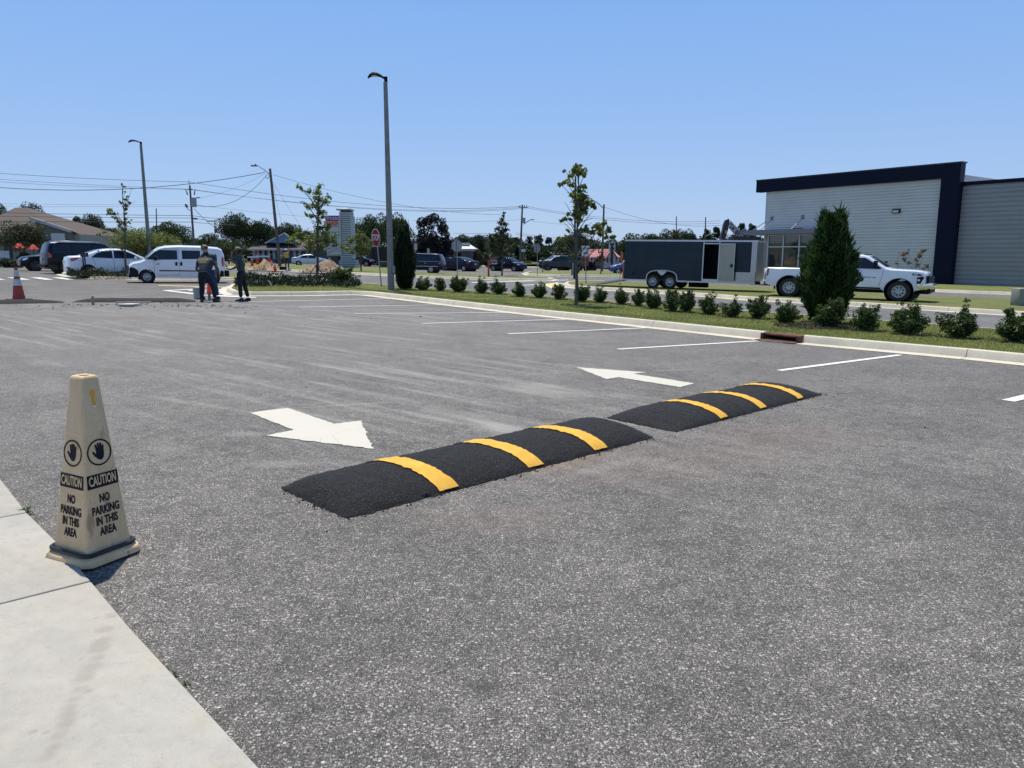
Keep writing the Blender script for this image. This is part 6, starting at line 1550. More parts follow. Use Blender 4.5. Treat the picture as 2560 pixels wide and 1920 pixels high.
# ---------------------------------------------------------------- metal clad store on the right
def store():
    a = g(1905, 697); b = g(2380, 715.5); c = g(2560, 722.5); d = (b - a); d.z = 0; L = d.length; d.normalize(); rz = math.atan2(d.y, d.x)
    t = thing('store_building', 'large store with pale ribbed metal wall, navy parapet band and glazed corner', 'building', (a.x, a.y, 0), rz)
    za = a.z - .15; zb = b.z - .15; zt = hgt(447, a) + a.z; ztb = hgt(413, b) + b.z; ztop = (zt + ztb) / 2; print('store', L, zt, ztb)
    # local frame: x along the wall to the right, -y towards the viewer
    def siding(x0, x1, z0, z1, rib, y=0, dep=.05):
        mb = MB(); rows = []; z = z0
        while z < z1 - .01:
            e = min(z + rib, z1)
            for q, yy in ((0, 0), (.04, -dep), (.70, -dep * .85), (.78, 0), (.999, 0)):
                zz = z + (e - z) * q; rows.append([(x0, y + yy, zz), ((x0 + x1) / 2, y + yy, zz), (x1, y + yy, zz)])
            z = e
        return mb.grid(rows)
    def smat(name, c_):
        k = NT(name); o = k.obj; n1 = k.noise(k.mapping(o, (.25, 1, .6)), 1.2, 5, .6)
        return k.done(k.mix(1., c_, k.gray(k.rng(n1, .3, .7, .92, 1.07)), 'MULTIPLY'), .38)
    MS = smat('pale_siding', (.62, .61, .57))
    MS2 = smat('grey_siding', (.29, .285, .28))
    MN = mat('navy_trim', (.003, .006, .022), .5, spec=.15); MC = mat('canopy_grey', (.20, .20, .24), .5); MA = mat('window_alu', (.50, .51, .52), .35, metal=.6)
    band = 26 * mpp(a.y) * 1.04; colw = 1.35; wx0 = .45
    wxR = wx0 + 4 * 1.62; wz1 = hgt(589, a) + a.z; ctop = hgt(575.5, a) + a.z
    xs = L - colw
    siding(.15, xs, ctop - .02, ztop - band, .235, dep=.065).build('siding', MS, t, fix=False)
    siding(wxR, xs, zb - .3, ctop - .02, .235, dep=.065).build('siding', MS, t, fix=False)
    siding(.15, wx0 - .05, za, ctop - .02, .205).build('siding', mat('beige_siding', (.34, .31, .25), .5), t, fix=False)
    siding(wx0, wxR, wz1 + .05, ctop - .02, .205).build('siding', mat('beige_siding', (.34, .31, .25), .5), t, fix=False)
    MB().box((.07, .12, (za + ztop - band) / 2 - .1), (.16, .3, ztop - band - za + .2)).build('corner_trim', mat('pale_trim', (.52, .52, .52), .5), t)
    MB().box((L / 2, 12.2, (za + ztop - .4) / 2 - .4), (L - .3, 24, ztop - za - .4)).build('wall', mat('store_wall', (.40, .41, .42), .6), t)
    nb = MB(); nb.box(((L - .9) / 2, .0, ztop - band / 2), (L + .9, .75, band)); 
    nb.build('parapet_band', MN, t)
    MB().box((L - colw / 2, -.02, (zb - .5 + ztop - band) / 2), (colw, .7, ztop - band - zb + .5)).build('navy_column', MN, t)
    MB().box((L / 2 - .42, -.0, ztop + .05), (L + 1.0, .85, .10)).build('parapet_cap', mat('cap_dark', (.02, .025, .04), .4), t)
    # glazed corner: real room depth behind it
    nx_, wz0 = 4, hgt(695, a) + a.z; cw = (wxR - wx0) / nx_; zm = hgt(617.5, a) + a.z
    MF = mat('store_glass', (.030, .038, .040), .03, spec=1.0, coat=.4)
    for i in range(nx_):
        w_ = thing('window', None, None); w_.parent = t
        MB().box((wx0 + cw * (i + .5), .05, (wz0 + zm) / 2), (cw - .10, .02, zm - wz0 - .1)).build('pane', MF, w_)
        MB().box((wx0 + cw * (i + .5), .05, (wz1 + zm) / 2), (cw - .10, .02, wz1 - zm - .1)).build('pane', MF, w_)
        fr = MB(); fr.box((wx0 + cw * (i + .5), .0, zm), (cw - .1, .12, .10)); fr.box((wx0 + cw * (i + .5), .0, wz0), (cw - .1, .12, .10)); fr.box((wx0 + cw * (i + .5), .0, wz1), (cw - .1, .12, .10))
        fr.box((wx0 + cw * i + .02, -.003, (wz0 + wz1) / 2), (.12, .14, wz1 - wz0 + .1)); fr.build('frame', MA, w_)
    MB().box((wxR + .02, -.003, (wz0 + wz1) / 2), (.12, .14, wz1 - wz0 + .1)).build('end_mullion', MA, t)
    MB().box(((wx0 + wxR) / 2, .04, za + .1), (wxR - wx0, .2, .5)).build('knee_wall', mat('knee', (.10, .10, .11), .6), t)
    # canopy and its rods
    MB().box((2.3, -.75, ctop - .22), (8.6, 1.5, .42)).build('canopy', MC, t)
    MB().box((-1.6, 1.2, ctop - .22), (.8, 5.4, .42)).build('canopy_return', MC, t)
    for x in (.75, 3.9, 7.0):
        zp = hgt(546.5, a) + a.z
        pl = MB().box((x, -.06, zp), (.30, .06, .34)).build('rod_plate', mat('plate_grey', (.19, .20, .21), .5), t)
        MB().bar((x, -.1, zp - .1), (x - .25, -1.35, ctop - .03), .06).build('rod', MA, pl)
    MB().bar((.0, .6, ctop + 1.0), (-1.8, .6, ctop), .06).build('rod', MA, t)
    MB().box((3.35, -.07, ctop + .06), (1.3, .05, .13)).build('red_sign_edge', mat('sign_red', (.30, .05, .04), .5), t)
    # wall pack light
    xl = (at(2244, 528, 64) - a).dot(d); lp_ = g(2244, 700); 
    # place by matching its column
    for xx in np.linspace(5, L, 400):
        p = a + d * xx
        dep = p.y * _c - (0) * _s
        uu = 1280 + F * p.x / (p.y * _c - (5.5 - H) * _s)
        if uu > 2244: break
    zz = hgt(528, Vector((p.x, p.y, 0)))
    wl = MB().box((0, 0, 0), (.62, .22, .34)).mesh('wall_light', M_TRIM); bevel_mesh(wl, .04); o = ob('wall_light', wl, t, (xx, -.14, zz))
    MB().box((0, -.112, -.02), (.46, .01, .20)).build('lens', mat('lens', (.55, .52, .45), .3), o)
    # right wing, a little lower and darker
    e = (c - b); e.z = 0; Lw = 9.0; ang = math.atan2(e.y, e.x) - rz
    zw = hgt(455, b) + b.z; zw2 = hgt(441, c) + c.z; zw = (zw + zw2) / 2
    wg = siding(L + .0, L + 14, zb - .6, zw - .28, .33, y=.30, dep=.05); wg.build('wing_siding', MS2, t, fix=False)
    MB().box((L + 7, .32, zw - .13), (14, .3, .28)).build('wing_cap', MN, t)
    MB().box((L + 7, 10.4, (zb + zw) / 2 - .4), (13.9, 20, zw - zb - .2)).build('wing_wall', mat('store_wall', (.40, .41, .42), .6), t)
store()

# ---------------------------------------------------------------- light poles
def light_pole(label, base, top, head_u, w_top_px, w_bot_px, lift=TL, box=False):
    b = g(*base, lift); h = hgt(top[1], b); k = mpp(b.y)
    tx = at(top[0], top[1], b.y).x - b.x
    t = thing('light_pole', label, 'street lamp', b)
    r0, r1 = w_bot_px * k / 2, w_top_px * k / 2; MP = mat('pole_concrete', (.21, .21, .20), .75, var=.18, vscale=6, bump=.2)
    rows = [[(tx * q + (r0 + (r1 - r0) * q) * math.cos(math.radians(22.5 + 45 * i)) * 1.05, (r0 + (r1 - r0) * q) * math.sin(math.radians(22.5 + 45 * i)) * 1.05, h * q) for i in range(8)] for q in (0, .1, .3, .5, .7, .9, 1)]
    mb = MB().grid(rows, closed=True); mb.poly(rows[-1]); mb.build('pole', MP, t)
    hd = MB(); x0 = tx; L = (top[0] - head_u) * k
    rows = []
    for q, w_, th, zz in ((0, .06, .05, .10), (.10, .07, .05, .16), (.25, .10, .06, .22), (.45, .19, .07, .27), (.65, .22, .08, .28), (.85, .17, .06, .24), (.97, .06, .03, .17)):
        x = x0 - q * L; rows.append([(x, -w_, zz), (x, -w_ * .5, zz + th), (x, w_ * .5, zz + th), (x, w_, zz), (x, w_ * .6, zz - .04), (x, -w_ * .6, zz - .04)])
    hd.grid([[(a_, b_, c_ + h) for a_, b_, c_ in r] for r in rows], closed=True); hd.poly([(a_, b_, c_ + h) for a_, b_, c_ in rows[-1]])
    hd.box((x0 + .02, 0, h + .10), (.12, .10, .20)); hd.build('lamp_head', mat('lamp_black', (.008, .009, .010), .7, spec=.1), t)
    MB().box((x0 - L * .66, 0, h + .232), (L * .4, .22, .02)).build('lamp_lens', mat('lens', (.55, .52, .45), .3), t)
    if box: MB().box((tx * .15 + r0 * 1.05, -.08, .85), (.10, .14, .26)).build('junction_box', mat('box_grey', (.24, .25, .25), .6), t)
    return t
light_pole('tall concrete light pole with one black lamp head, beside the narrow dark juniper', (978, 725), (963.5, 205), 921, 9.5, 16.5, box=True)
light_pole('shorter concrete light pole rising behind the white cargo van', (377, 672), (352, 361), 322, 5.6, 9.6)

# ---------------------------------------------------------------- utility poles and wires
MW = mat('pole_wood', (.13, .115, .10), .9, var=.2, vscale=3); MWD = mat('pole_dark', (.035, .033, .032), .9); MH = mat('pole_hardware', (.12, .12, .13), .5, metal=.3)
def upole(label, base, top, Y, r_px=3.2, m=None, name='utility_pole'):
    b = at(base[0], base[1], Y); tp = at(top[0], top[1], Y); b.z = G(b.x, b.y)
    t = thing(name, label, 'utility pole', b); r = r_px * mpp(Y); v = tp - b
    MB().tube([(0, 0, 0), v * .5, v], [r, r * .82, r * .66], 10).build('pole', m or MW, t, smooth=True, fix=False)
    return t, b, v
def L_(t, b, Y, u, v, dy=0): return at(u, v, Y + dy) - b
YP = 72
t, b, v = upole('wooden utility pole with a grey transformer, rising behind the white cargo van', (487, 640), (474.5, 464), YP, 3.2)
MB().tube([v, v + Vector((-.08, 0, .45))], .03, 6).build('pole_top_pin', MH, t)
MB().lathe([(.001, 0), (.24, .02), (.25, .75), (.2, .85), (.001, .9)], 14, tuple(L_(t, b, YP, 485.5, 518))).build('transformer', mat('transformer_grey', (.30, .31, .31), .5), t, smooth=True)
MB().bar(L_(t, b, YP, 469, 473.5), L_(t, b, YP, 481, 473.5), .10).build('crossarm', MH, t)
MB().tube([L_(t, b, YP, 463, 473), L_(t, b, YP, 467, 480), L_(t, b, YP, 468.5, 487)], [.03, .05, .07], 6).build('cutout_fuse', MH, t)
MB().tube([L_(t, b, YP, 488, 473), L_(t, b, YP, 486.5, 480), L_(t, b, YP, 486, 487)], [.03, .05, .07], 6).build('cutout_fuse', MH, t)
lm = MB().tube([L_(t, b, YP, 485, 504), L_(t, b, YP, 491, 493.5), L_(t, b, YP, 494, 493.5)], .035, 6).build('lamp_arm', MH, t); MB().box(L_(t, b, YP, 495.5, 494), (.28, .2, .07)).build('lamp_head', MH, lm)
lm = MB().tube([L_(t, b, YP, 476, 526), L_(t, b, YP, 470, 524), L_(t, b, YP, 467, 516)], .03, 6).build('lamp_arm', MH, t); MB().tube([L_(t, b, YP, 468, 518), L_(t, b, YP, 463.5, 510.5)], [.13, .09], 8).build('lamp_head', MH, lm)
MB().tube([L_(t, b, YP, 483, 546), L_(t, b, YP, 493, 547)], .09, 8).build('splice_box', MH, t)
P1 = YP
Y2 = 84
t, b, v = upole('leaning wooden utility pole with a long lamp arm, standing at the roadside dig', (700, 664), (675, 421.6), Y2, 4.4)
lm = MB().tube([L_(t, b, Y2, 677, 438), L_(t, b, Y2, 660, 424), L_(t, b, Y2, 642, 412.5)], .05, 6).tube([L_(t, b, Y2, 678, 440), L_(t, b, Y2, 655, 421)], .025, 5).build('lamp_arm', mat('galvanised', (.42, .43, .44), .35, metal=.7), t)
MB().box(L_(t, b, Y2, 635, 414.5), (.62, .28, .12)).box(L_(t, b, Y2, 638.5, 411.5), (.12, .12, .12)).build('lamp_head', mat('lamp_dark', (.10, .11, .12), .5), lm)
ring = [L_(t, b, Y2, 668.5 + 4 * math.cos(q), 441 + 5 * math.sin(q), -.2) for q in np.linspace(0, 6.28, 12)]
MB().tube(ring, .03, 5, cap=False).build('cable_coil', MH, t)
Y3 = 118
t, b, v = upole('wooden highway pole with a crossarm, a transformer and a short lamp arm', (1299.5, 652), (1306, 512), Y3, 3.0)
MB().bar(L_(t, b, Y3, 1297, 517.5), L_(t, b, Y3, 1321, 519.5), .14, .12).build('crossarm', MH, t)
for u_ in (1300, 1311, 1316): MB().box(L_(t, b, Y3, u_, 515.5), (.12, .12, .25)).build('insulator', MH, t)
MB().lathe([(.001, 0), (.27, .02), (.27, .8), (.001, .85)], 12, tuple(L_(t, b, Y3, 1309, 558))).build('transformer', mat('transformer_grey', (.30, .31, .31), .5), t)
lm = MB().tube([L_(t, b, Y3, 1309, 561), L_(t, b, Y3, 1318, 554), L_(t, b, Y3, 1327, 549)], .06, 6).build('lamp_arm', MH, t); MB().box(L_(t, b, Y3, 1331, 549.3), (.55, .25, .12)).build('lamp_head', MH, lm)
Y4 = 90
t, b, v = upole('brown roadside pole with a long bright lamp arm reaching left, behind the slim verge tree', (1505, 655), (1510, 511), Y4, 3.1)
lm = MB().tube([L_(t, b, Y4, 1510, 522), L_(t, b, Y4, 1495, 508), L_(t, b, Y4, 1478, 498)], .06, 6).build('lamp_arm', mat('galvanised', (.42, .43, .44), .35, metal=.7), t)
MB().box(L_(t, b, Y4, 1474, 497), (.5, .25, .1)).build('lamp_head', MH, lm)
Y5 = 60
t, b, v = upole('dark bare pole directly behind the slim verge tree', (1436, 668), (1439, 440), Y5, 2.9, MWD)
Y6 = 95
t, b, v = upole('thin grey pole with a small lamp arm, left of the digger arm', (1763, 650), (1764, 543), Y6, 2.0, MW)
lm = MB().tube([L_(t, b, Y6, 1763, 592), L_(t, b, Y6, 1778, 583), L_(t, b, Y6, 1786, 582)], .04, 6).build('lamp_arm', MH, t); MB().box(L_(t, b, Y6, 1787, 583), (.5, .2, .1)).build('lamp_head', mat('lens', (.55, .52, .45), .3), lm)
t, b, v = upole('slim pole rising from the trees over the middle of the trailer', (1691, 650), (1691, 541), 104, 1.7, MW)
t, b, v = upole('short dark pole top showing over the yellow green trees', (392, 640), (390.5, 521), 80, 1.7, MWD)
t, b, v = upole('thin far pole left of the sparse cone shaped tree', (1222, 655), (1223, 583), 112, 1.6, MW)
t, b, v = upole('thin far pole with a bent lamp arm, right of the transformer pole', (537, 640), (537, 553), 92, 1.4, MH)
MB().bar(L_(t, b, 92, 538, 553.5), L_(t, b, 92, 517, 553.5), .08).build('lamp_arm', MH, t)
MB().box(L_(t, b, 92, 540, 577), (.3, .3, .5)).build('signal_box', MH, t)

MWI = mat('wire', (.05, .055, .065), .6)
def wire(label, a, Ya, b, Yb, sag, r=.018):
    A = at(a[0], a[1], Ya); B = at(b[0], b[1], Yb); pts = []
    for i in range(17):
        q = i / 16; p = A.lerp(B, q); p.z -= 4 * sag * q * (1 - q); pts.append(p)
    r_ = [max(r, mpp(p.y) * .45 * r / .018) for p in pts]
    o = MB().tube(pts, r_, 5, cap=False).build('power_line', MWI, fix=False)
    setp(o, label, 'power line', 'overhead lines strung between the poles')
wire('topmost thin line arriving from the left at the transformer pole', (-260, 412), 80, (473, 455), P1, .25)
wire('top line running from the transformer pole to the highway crossarm', (473, 455), P1, (1300, 516), Y3, 1.1)
wire('upper of two close lines left of the transformer pole', (-260, 429), 80, (469, 473), P1, .15, .014)
wire('lower of two close lines left of the transformer pole', (-260, 433), 79, (481, 473.6), P1, .30, .014)
wire('left one of two close lines between transformer pole and crossarm', (469, 473), P1, (1311, 518), Y3, 1.1, .014)
wire('right one of two close lines between transformer pole and crossarm', (481, 473.6), P1, (1318, 520), Y3, 1.15, .014)
wire('heavy twisted service cable from the far left to the leaning pole', (-260, 440), 78, (662, 431), Y2, 1.6, .030)
wire('line climbing from the transformer pole lamp to the leaning pole', (495, 496), P1, (663, 433), Y2, .35, .010)
wire('slack cable drooping from the leaning pole to the transformer pole', (665, 440), Y2, (485, 512), P1, 1.2, .022)
wire('line descending right from the leaning pole past the tall light pole', (683, 437), Y2, (1262, 537), 110, 1.0, .014)
wire('guy wire running down right from the leaning pole', (681, 453), Y2, (748, 560), 88, .1, .010)
wire('steeper guy wire from the leaning pole down to the blue gable', (681, 455), Y2, (710, 585), 86, .1, .010)
wire('faint high communication line left of the transformer pole', (-260, 504), 84, (475, 512), P1, .1, .009)
wire('second faint line just below it', (-260, 517), 84, (475, 516.5), P1, .0, .009)
wire('faint line from the transformer pole right across to the pylon', (492, 513), P1, (960, 550), 110, .3, .010)
wire('upper dark communication cable left of the transformer pole', (-260, 524), 84, (478, 539), P1, .1, .022)
wire('middle dark communication cable left of the transformer pole', (-260, 534), 84, (478, 545), P1, .1, .022)
wire('lowest dark communication cable left of the transformer pole', (-260, 551), 84, (478, 555), P1, .05, .024)
wire('upper communication cable right of the transformer pole', (480, 539), P1, (590, 548), 100, .1, .022)
wire('middle communication cable right of the transformer pole', (490, 546), P1, (590, 555), 100, .1, .022)
wire('lowest communication cable right of the transformer pole', (480, 555), P1, (590, 563), 100, .05, .022)
wire('service drop falling right from the transformer pole', (485, 521), P1, (548, 575), 92, .2, .022)
wire('upper line from the crossarm to the right behind the verge tree', (1318, 516), Y3, (1800, 552), 130, .9, .014)
wire('lower line from the crossarm to the right behind the verge tree', (1320, 520), Y3, (1800, 558), 130, .9, .014)
wire('line running right from the pole with the long lamp arm', (1512, 518), Y4, (1810, 562), 110, .9, .014)
wire('line from the highway pole lamp to the pole with the long lamp arm', (1329, 553), Y3, (1508, 566), Y4, .1, .010)
wire('upper line low over the far wood right of the highway pole', (1290, 582), 120, (1440, 600), 130, .1, .014)
wire('lower line low over the far wood right of the highway pole', (1290, 586), 120, (1440, 606), 130, .1, .014)
wire('line from the large oak to the highway pole', (1034, 552), 110, (1302, 549), Y3, .2, .010)
wire('line crossing the gap right of the magnolia', (1134, 583), 112, (1226, 583), 116, .05, .014)

# ---------------------------------------------------------------- store pylon
def pylon():
    b = g(868, 671.5); Y = b.y; t = thing('store_pylon', 'tall grey roadside pylon listing store names beside a banded tower', 'sign', b)
    def X(u): return at(u, 600, Y).x - b.x
    def Z(v): return hgt(v, b)
    ML = mat('pylon_pale', (.42, .44, .45), .6); MG = mat('pylon_grey', (.30, .32, .33), .6); MD = mat('pylon_joint', (.05, .07, .09), .7); MPn = mat('pylon_panel', (.47, .47, .49), .4)
    # banded tower: recessed dark core, pale bands
    MB().box(((X(853) + X(877)) / 2, .9, Z(600)), (X(877) - X(853), 1.7, (Z(526) - Z(672)))).build('tower_core', MD, t)
    n = 26
    for i in range(n):
        v0 = 671 - (671 - 529) * i / n; v1 = v0 - (671 - 529) / n * .72
        wl, wr = (851, 877.5)
        if v0 > 652: wl, wr = 847 - (v0 - 652) * .15, 886 + (v0 - 652) * .2
        MB().box(((X(wl) + X(wr)) / 2, .85, (Z(v0) + Z(v1)) / 2), (X(wr) - X(wl) + .06, 1.95, abs(Z(v1) - Z(v0)))).build('band', ML, t)
    MB().prism([(X(845), -.35), (X(879), -.35), (X(879), 2.0), (X(845), 2.0)], Z(525.5), Z(522)).build('cap', ML, t)
    m = MB(); zc = Z(522); m.poly([(X(845), -.35, zc), (X(879), -.35, zc), (X(862), .8, Z(518.5))]).poly([(X(879), -.35, zc), (X(879), 2, zc), (X(862), .8, Z(518.5))]).poly([(X(879), 2, zc), (X(845), 2, zc), (X(862), .8, Z(518.5))]).poly([(X(845), 2, zc), (X(845), -.35, zc), (X(862), .8, Z(518.5))]); m.build('cap_roof', mat('cap_white', (.62, .63, .62), .5), t)
    # sign cabinet
    MB().box(((X(816) + X(856)) / 2, .2, (Z(539) + Z(640)) / 2), (X(856) - X(816), .7, Z(539) - Z(640))).build('cabinet', MG, t)
    MB().box(((X(849.5) + X(854)) / 2, -.22, (Z(539.5) + Z(638)) / 2), (X(854) - X(849.5), .12, Z(539.5) - Z(638))).build('cabinet_frame', ML, t)
    MB().box(((X(878) + X(886.5)) / 2, .2, (Z(541) + Z(645)) / 2), (X(886.5) - X(878), .7, Z(541) - Z(645))).build('side_frame', ML, t)
    MB().box((X(834), .5, (Z(640) + Z(662)) / 2), (X(842) - X(826), .3, Z(640) - Z(662))).build('cabinet_leg', MD, t)
    MB().box((X(834), .75, (Z(640) + Z(656)) / 2), (X(846) - X(818), .3, Z(640) - Z(656))).build('hedge_wall', mat('stonework', (.13, .12, .11), .9, var=.3, vscale=6), t)
    vs = [539.2, 552.2, 566.5, 580.5, 594.5, 608.5, 622.5, 637]
    for i, (a_, c_) in enumerate(zip(vs, vs[1:])):
        m_ = MPn if i else mat('panel_magenta', (.20, .012, .15), .4)
        p = MB().box(((X(816.5) + X(849)) / 2, -.19, (Z(a_) + Z(c_)) / 2), (X(849) - X(816.5), .08, Z(a_) - Z(c_) - .07)).build('name_panel', m_, t)
        yy = -.24; zc = (Z(a_) + Z(c_)) / 2
        if i == 0:
            wh = mat('letter_pale', (.55, .42, .52), .5)
            letter('T', p, plane_m((X(821.5), yy, zc), (1, 0, 0), (0, 0, 1)), .52, wh, bold=.02)
            letter('Mobile', p, plane_m((X(836), yy, zc), (1, 0, 0), (0, 0, 1)), .50, wh, bold=.015, sx=.78)
            MB().box((X(819), yy, zc), (.06, .01, .10)).box((X(824.3), yy, zc), (.06, .01, .10)).build('logo_dots', wh, p)
        if i == 1: letter("DUNKIN'", p, plane_m((X(832.7), yy, zc), (1, 0, 0), (0, 0, 1)), .58, mat('letter_orange', (.62, .09, .02), .5), bold=.035, sx=.72)
pylon()

# ---------------------------------------------------------------- traffic and direction signs
MPS = mat('sign_post', (.25, .27, .28), .45, metal=.5); MSB = mat('sign_back', (.28, .29, .30), .45, metal=.5)
def octagon(label, uc, vc, hpx, base, lift, yaw, front=True):
    b = g(*base, lift); Y = b.y; t = thing('stop_sign', label, 'sign', b); c = at(uc, vc, Y) - b; R = hpx * mpp(Y) / 2 / math.cos(math.pi / 8)
    v = c.copy(); up = v.normalized()
    MB().bar((0, 0, 0), v + up * R * (.9 if front else .95), .05, .05).build('post', MPS, t)
    xd = Vector((math.cos(yaw), math.sin(yaw), 0)); M = plane_m(c, xd, up)
    def oc(r_, z): return [M @ Vector((r_ * math.cos(math.radians(22.5 + 45 * i)), r_ * math.sin(math.radians(22.5 + 45 * i)), z)) for i in range(8)]
    zz = .045 if front else -.045
    mb = MB(); mb.grid([oc(R, zz - .003), oc(R, zz + .003)], closed=True); mb.poly(oc(R, zz - .003)); mb.poly(oc(R, zz + .003)); p = mb.build('plate', MSB, t)
    if front:
        MB().grid([oc(R * .995, zz + .005), oc(R * .92, zz + .005)], closed=True).build('border', mat('sign_white', (.72, .70, .68), .4), p, fix=False)
        MB().poly(oc(R * .92, zz + .0055)).build('red_face', mat('stop_red', (.36, .008, .018), .5, spec=.15), p, fix=False)
        letter('STOP', p, M @ Matrix.Translation((0, 0, zz + .010)), R * .92, mat('sign_white', (.72, .70, .68), .4), bold=.008, sx=.72)
    return t
octagon('red STOP sign on a leaning post, left of the tall light pole', 941.5, 594.5, 43, (953.5, 714), TL, math.radians(-52))
octagon('nearer stop sign seen from its blank grey back, over the navy minivan tail', 1142.7, 614.5, 27.5, (1143.5, 691), TL, math.radians(30), False)
octagon('farther stop sign seen from its blank grey back, left of the grey pickup', 1343.5, 620.5, 21, (1343, 690), TL, math.radians(38), False)
def flat_sign(label, name, uc, vc, wpx, hpx, base, lift, m, Y=None, lines=(), post=True, pm=None, yaw=0.0, ink=None, post_w=.05, rot=0):
    b = g(*base, lift) if Y is None else at(base[0], base[1], Y)
    if Y is not None: b.z = G(b.x, b.y)
    Y = b.y; t = thing(name, label, 'sign', b); k = mpp(Y); c = at(uc, vc, Y) - b
    if post: MB().bar((0, 0, 0), c + c.normalized() * hpx * k * .3, post_w).build('post', pm or MPS, t)
    M = plane_m(c + Vector((0, -.05, 0)), (math.cos(yaw), math.sin(yaw), 0), (0, 0, 1)) @ Matrix.Rotation(rot, 4, 'Z')
    mb = MB().box((0, 0, 0), (wpx * k, hpx * k, .012)); me = mb.mesh('plate', m); me.transform(M); p = ob('plate', me, t)
    for s, dy, size, sx in lines: letter(s, p, M @ Matrix.Translation((0, dy * k, .010)), size * k, ink or M_INK, bold=size * k * .03, sx=sx)
    return t, M, k, p
MWS = mat('sign_white_face', (.66, .67, .67), .4)
flat_sign('white ENTER HERE sign on a grey post at the tip of the truck median', 'directional_sign', 1463.5, 627.5, 18.5, 25, (1465, 709), TL, MWS, lines=(('ENTER', 5.5, 6.5, .82), ('HERE', -5.5, 6.5, .82)))
flat_sign('dark red and white notice board behind the ENTER HERE sign', 'notice_board', 1464, 651, 16, 26, (1464, 664), 0, mat('board_red', (.20, .02, .03), .5), Y=88, lines=(('FOR SALE', 9, 4, .8),), ink=mat('letter_pink', (.5, .3, .3), .5))
t, M, k, p = flat_sign('tall white board with black lettering on a dark stand in front of the church', 'road_sign', 1530, 617.3, 16, 23, (1530, 652), 0, mat('board_white', (.50, .52, .52), .5), Y=105, pm=MWD, post_w=.28)
letter('GULF', p, M @ Matrix.Translation((0, 7 * k, .012)), 6 * k, M_INK, bold=.03, sx=.8); letter('COFFEE', p, M @ Matrix.Translation((0, -3.5 * k, .012)), 4.2 * k, M_INK, bold=.02, sx=.75)
me = MB().box((0, 1.5 * k, .015), (2 * k, 3 * k, .01)).box((0, -8.5 * k, .015), (13 * k, .9 * k, .01)).mesh('board_mark', M_INK); me.transform(M); ob('board_mark', me, p)
MB().box((at(1541, 617, 105) - t.location), (4.2 * k, .4, 23 * k)).build('side_board', MWD, t)
flat_sign('yellow diamond warning sign beyond the standing worker', 'warning_sign', 579, 623.5, 7.5, 7.5, (580, 648), 0, mat('warn_yellow', (.42, .28, .06), .5), Y=95, rot=math.pi / 4)
flat_sign('pale plate below the yellow diamond sign', 'plate_sign', 579.5, 632, 4.5, 6, (580, 648), 0, MSB, Y=94.6)
flat_sign('small white regulatory sign left of the magnolia', 'regulatory_sign', 1039, 617, 8, 16, (1039, 664), 0, mat('dull_white', (.42, .44, .46), .5), Y=92)
flat_sign('smaller white sign straight over the minivan roof', 'regulatory_sign', 1071, 627, 5.5, 11, (1071, 664), 0, mat('dull_white', (.42, .44, .46), .5), Y=94)
flat_sign('small white plate beside the highway pole foot', 'plate_sign', 1308.5, 626, 10.5, 6, (1308.5, 652), 0, MWS, Y=117)
flat_sign('round pale sign over the silver pickup bonnet', 'round_sign', 1383, 635.5, 6.5, 6.5, (1383, 660), 0, MSB, Y=110, rot=math.pi / 8)
t, M, k, p = flat_sign('black sign panel on two thin legs in the juniper bed', 'info_sign', 212, 637, 20, 10, (213.5, 691), TL, mat('panel_black', (.02, .02, .025), .45), post=False)
for dx in (-2, 2.6): MB().bar(((dx - .4) * k, 0, 0), (dx * k, 0, 1.25), .05).build('leg', M_TRIM, t)
me = MB().box((3 * k, .5 * k, .01), (3 * k, 1.5 * k, .008)).mesh('pale_mark', MSB); me.transform(M); ob('pale_mark', me, p)
# orange directional sign arm with a white panel
MOR = mat('sign_orange', (.42, .065, .020), .5, var=.08)
b = g(1221.5, 691, TL); t = thing('drive_sign', 'orange post and arm carrying a small white and maroon panel', 'sign', b); k = mpp(b.y)
MB().bar((0, 0, 0), (-.0, 0, 44 * k), 4.6 * k, .12).build('post', MOR, t); MB().box((8.5 * k, 0, 44 * k - 1.6 * k), (22 * k, .12, 3.4 * k)).build('arm', MOR, t)
pp = MB().box((11.8 * k, 0, 34.5 * k), (17 * k, .10, 9.5 * k)).build('panel', mat('panel_pinkish', (.50, .44, .45), .5), t)
MB().box((5.8 * k, -.055, 34.5 * k), (5 * k, .01, 6.5 * k)).build('panel_emblem', mat('emblem_maroon', (.20, .05, .06), .5), pp); letter('DRIVE', pp, plane_m((14.3 * k, -.06, 35 * k), (1, 0, 0), (0, 0, 1)), 4.5 * k, mat('emblem_dark', (.10, .05, .09), .5), bold=.02, sx=.75)
b = g(1558, 703, .0); t = thing('drive_sign', 'leaning orange post with a hanging panel at the tail of the trailer', 'sign', b); k = mpp(b.y)
MB().bar((0, 0, 0), (2.0 * k, 0, 47 * k), 5.5 * k, .12).build('post', MOR, t); MB().box((5.5 * k, 0, 46 * k), (10 * k, .12, 2.5 * k)).build('arm', MOR, t); MB().box((9.5 * k, 0, 37 * k), (4 * k, .1, 16 * k)).build('panel', mat('panel_peach', (.50, .25, .18), .5), t)
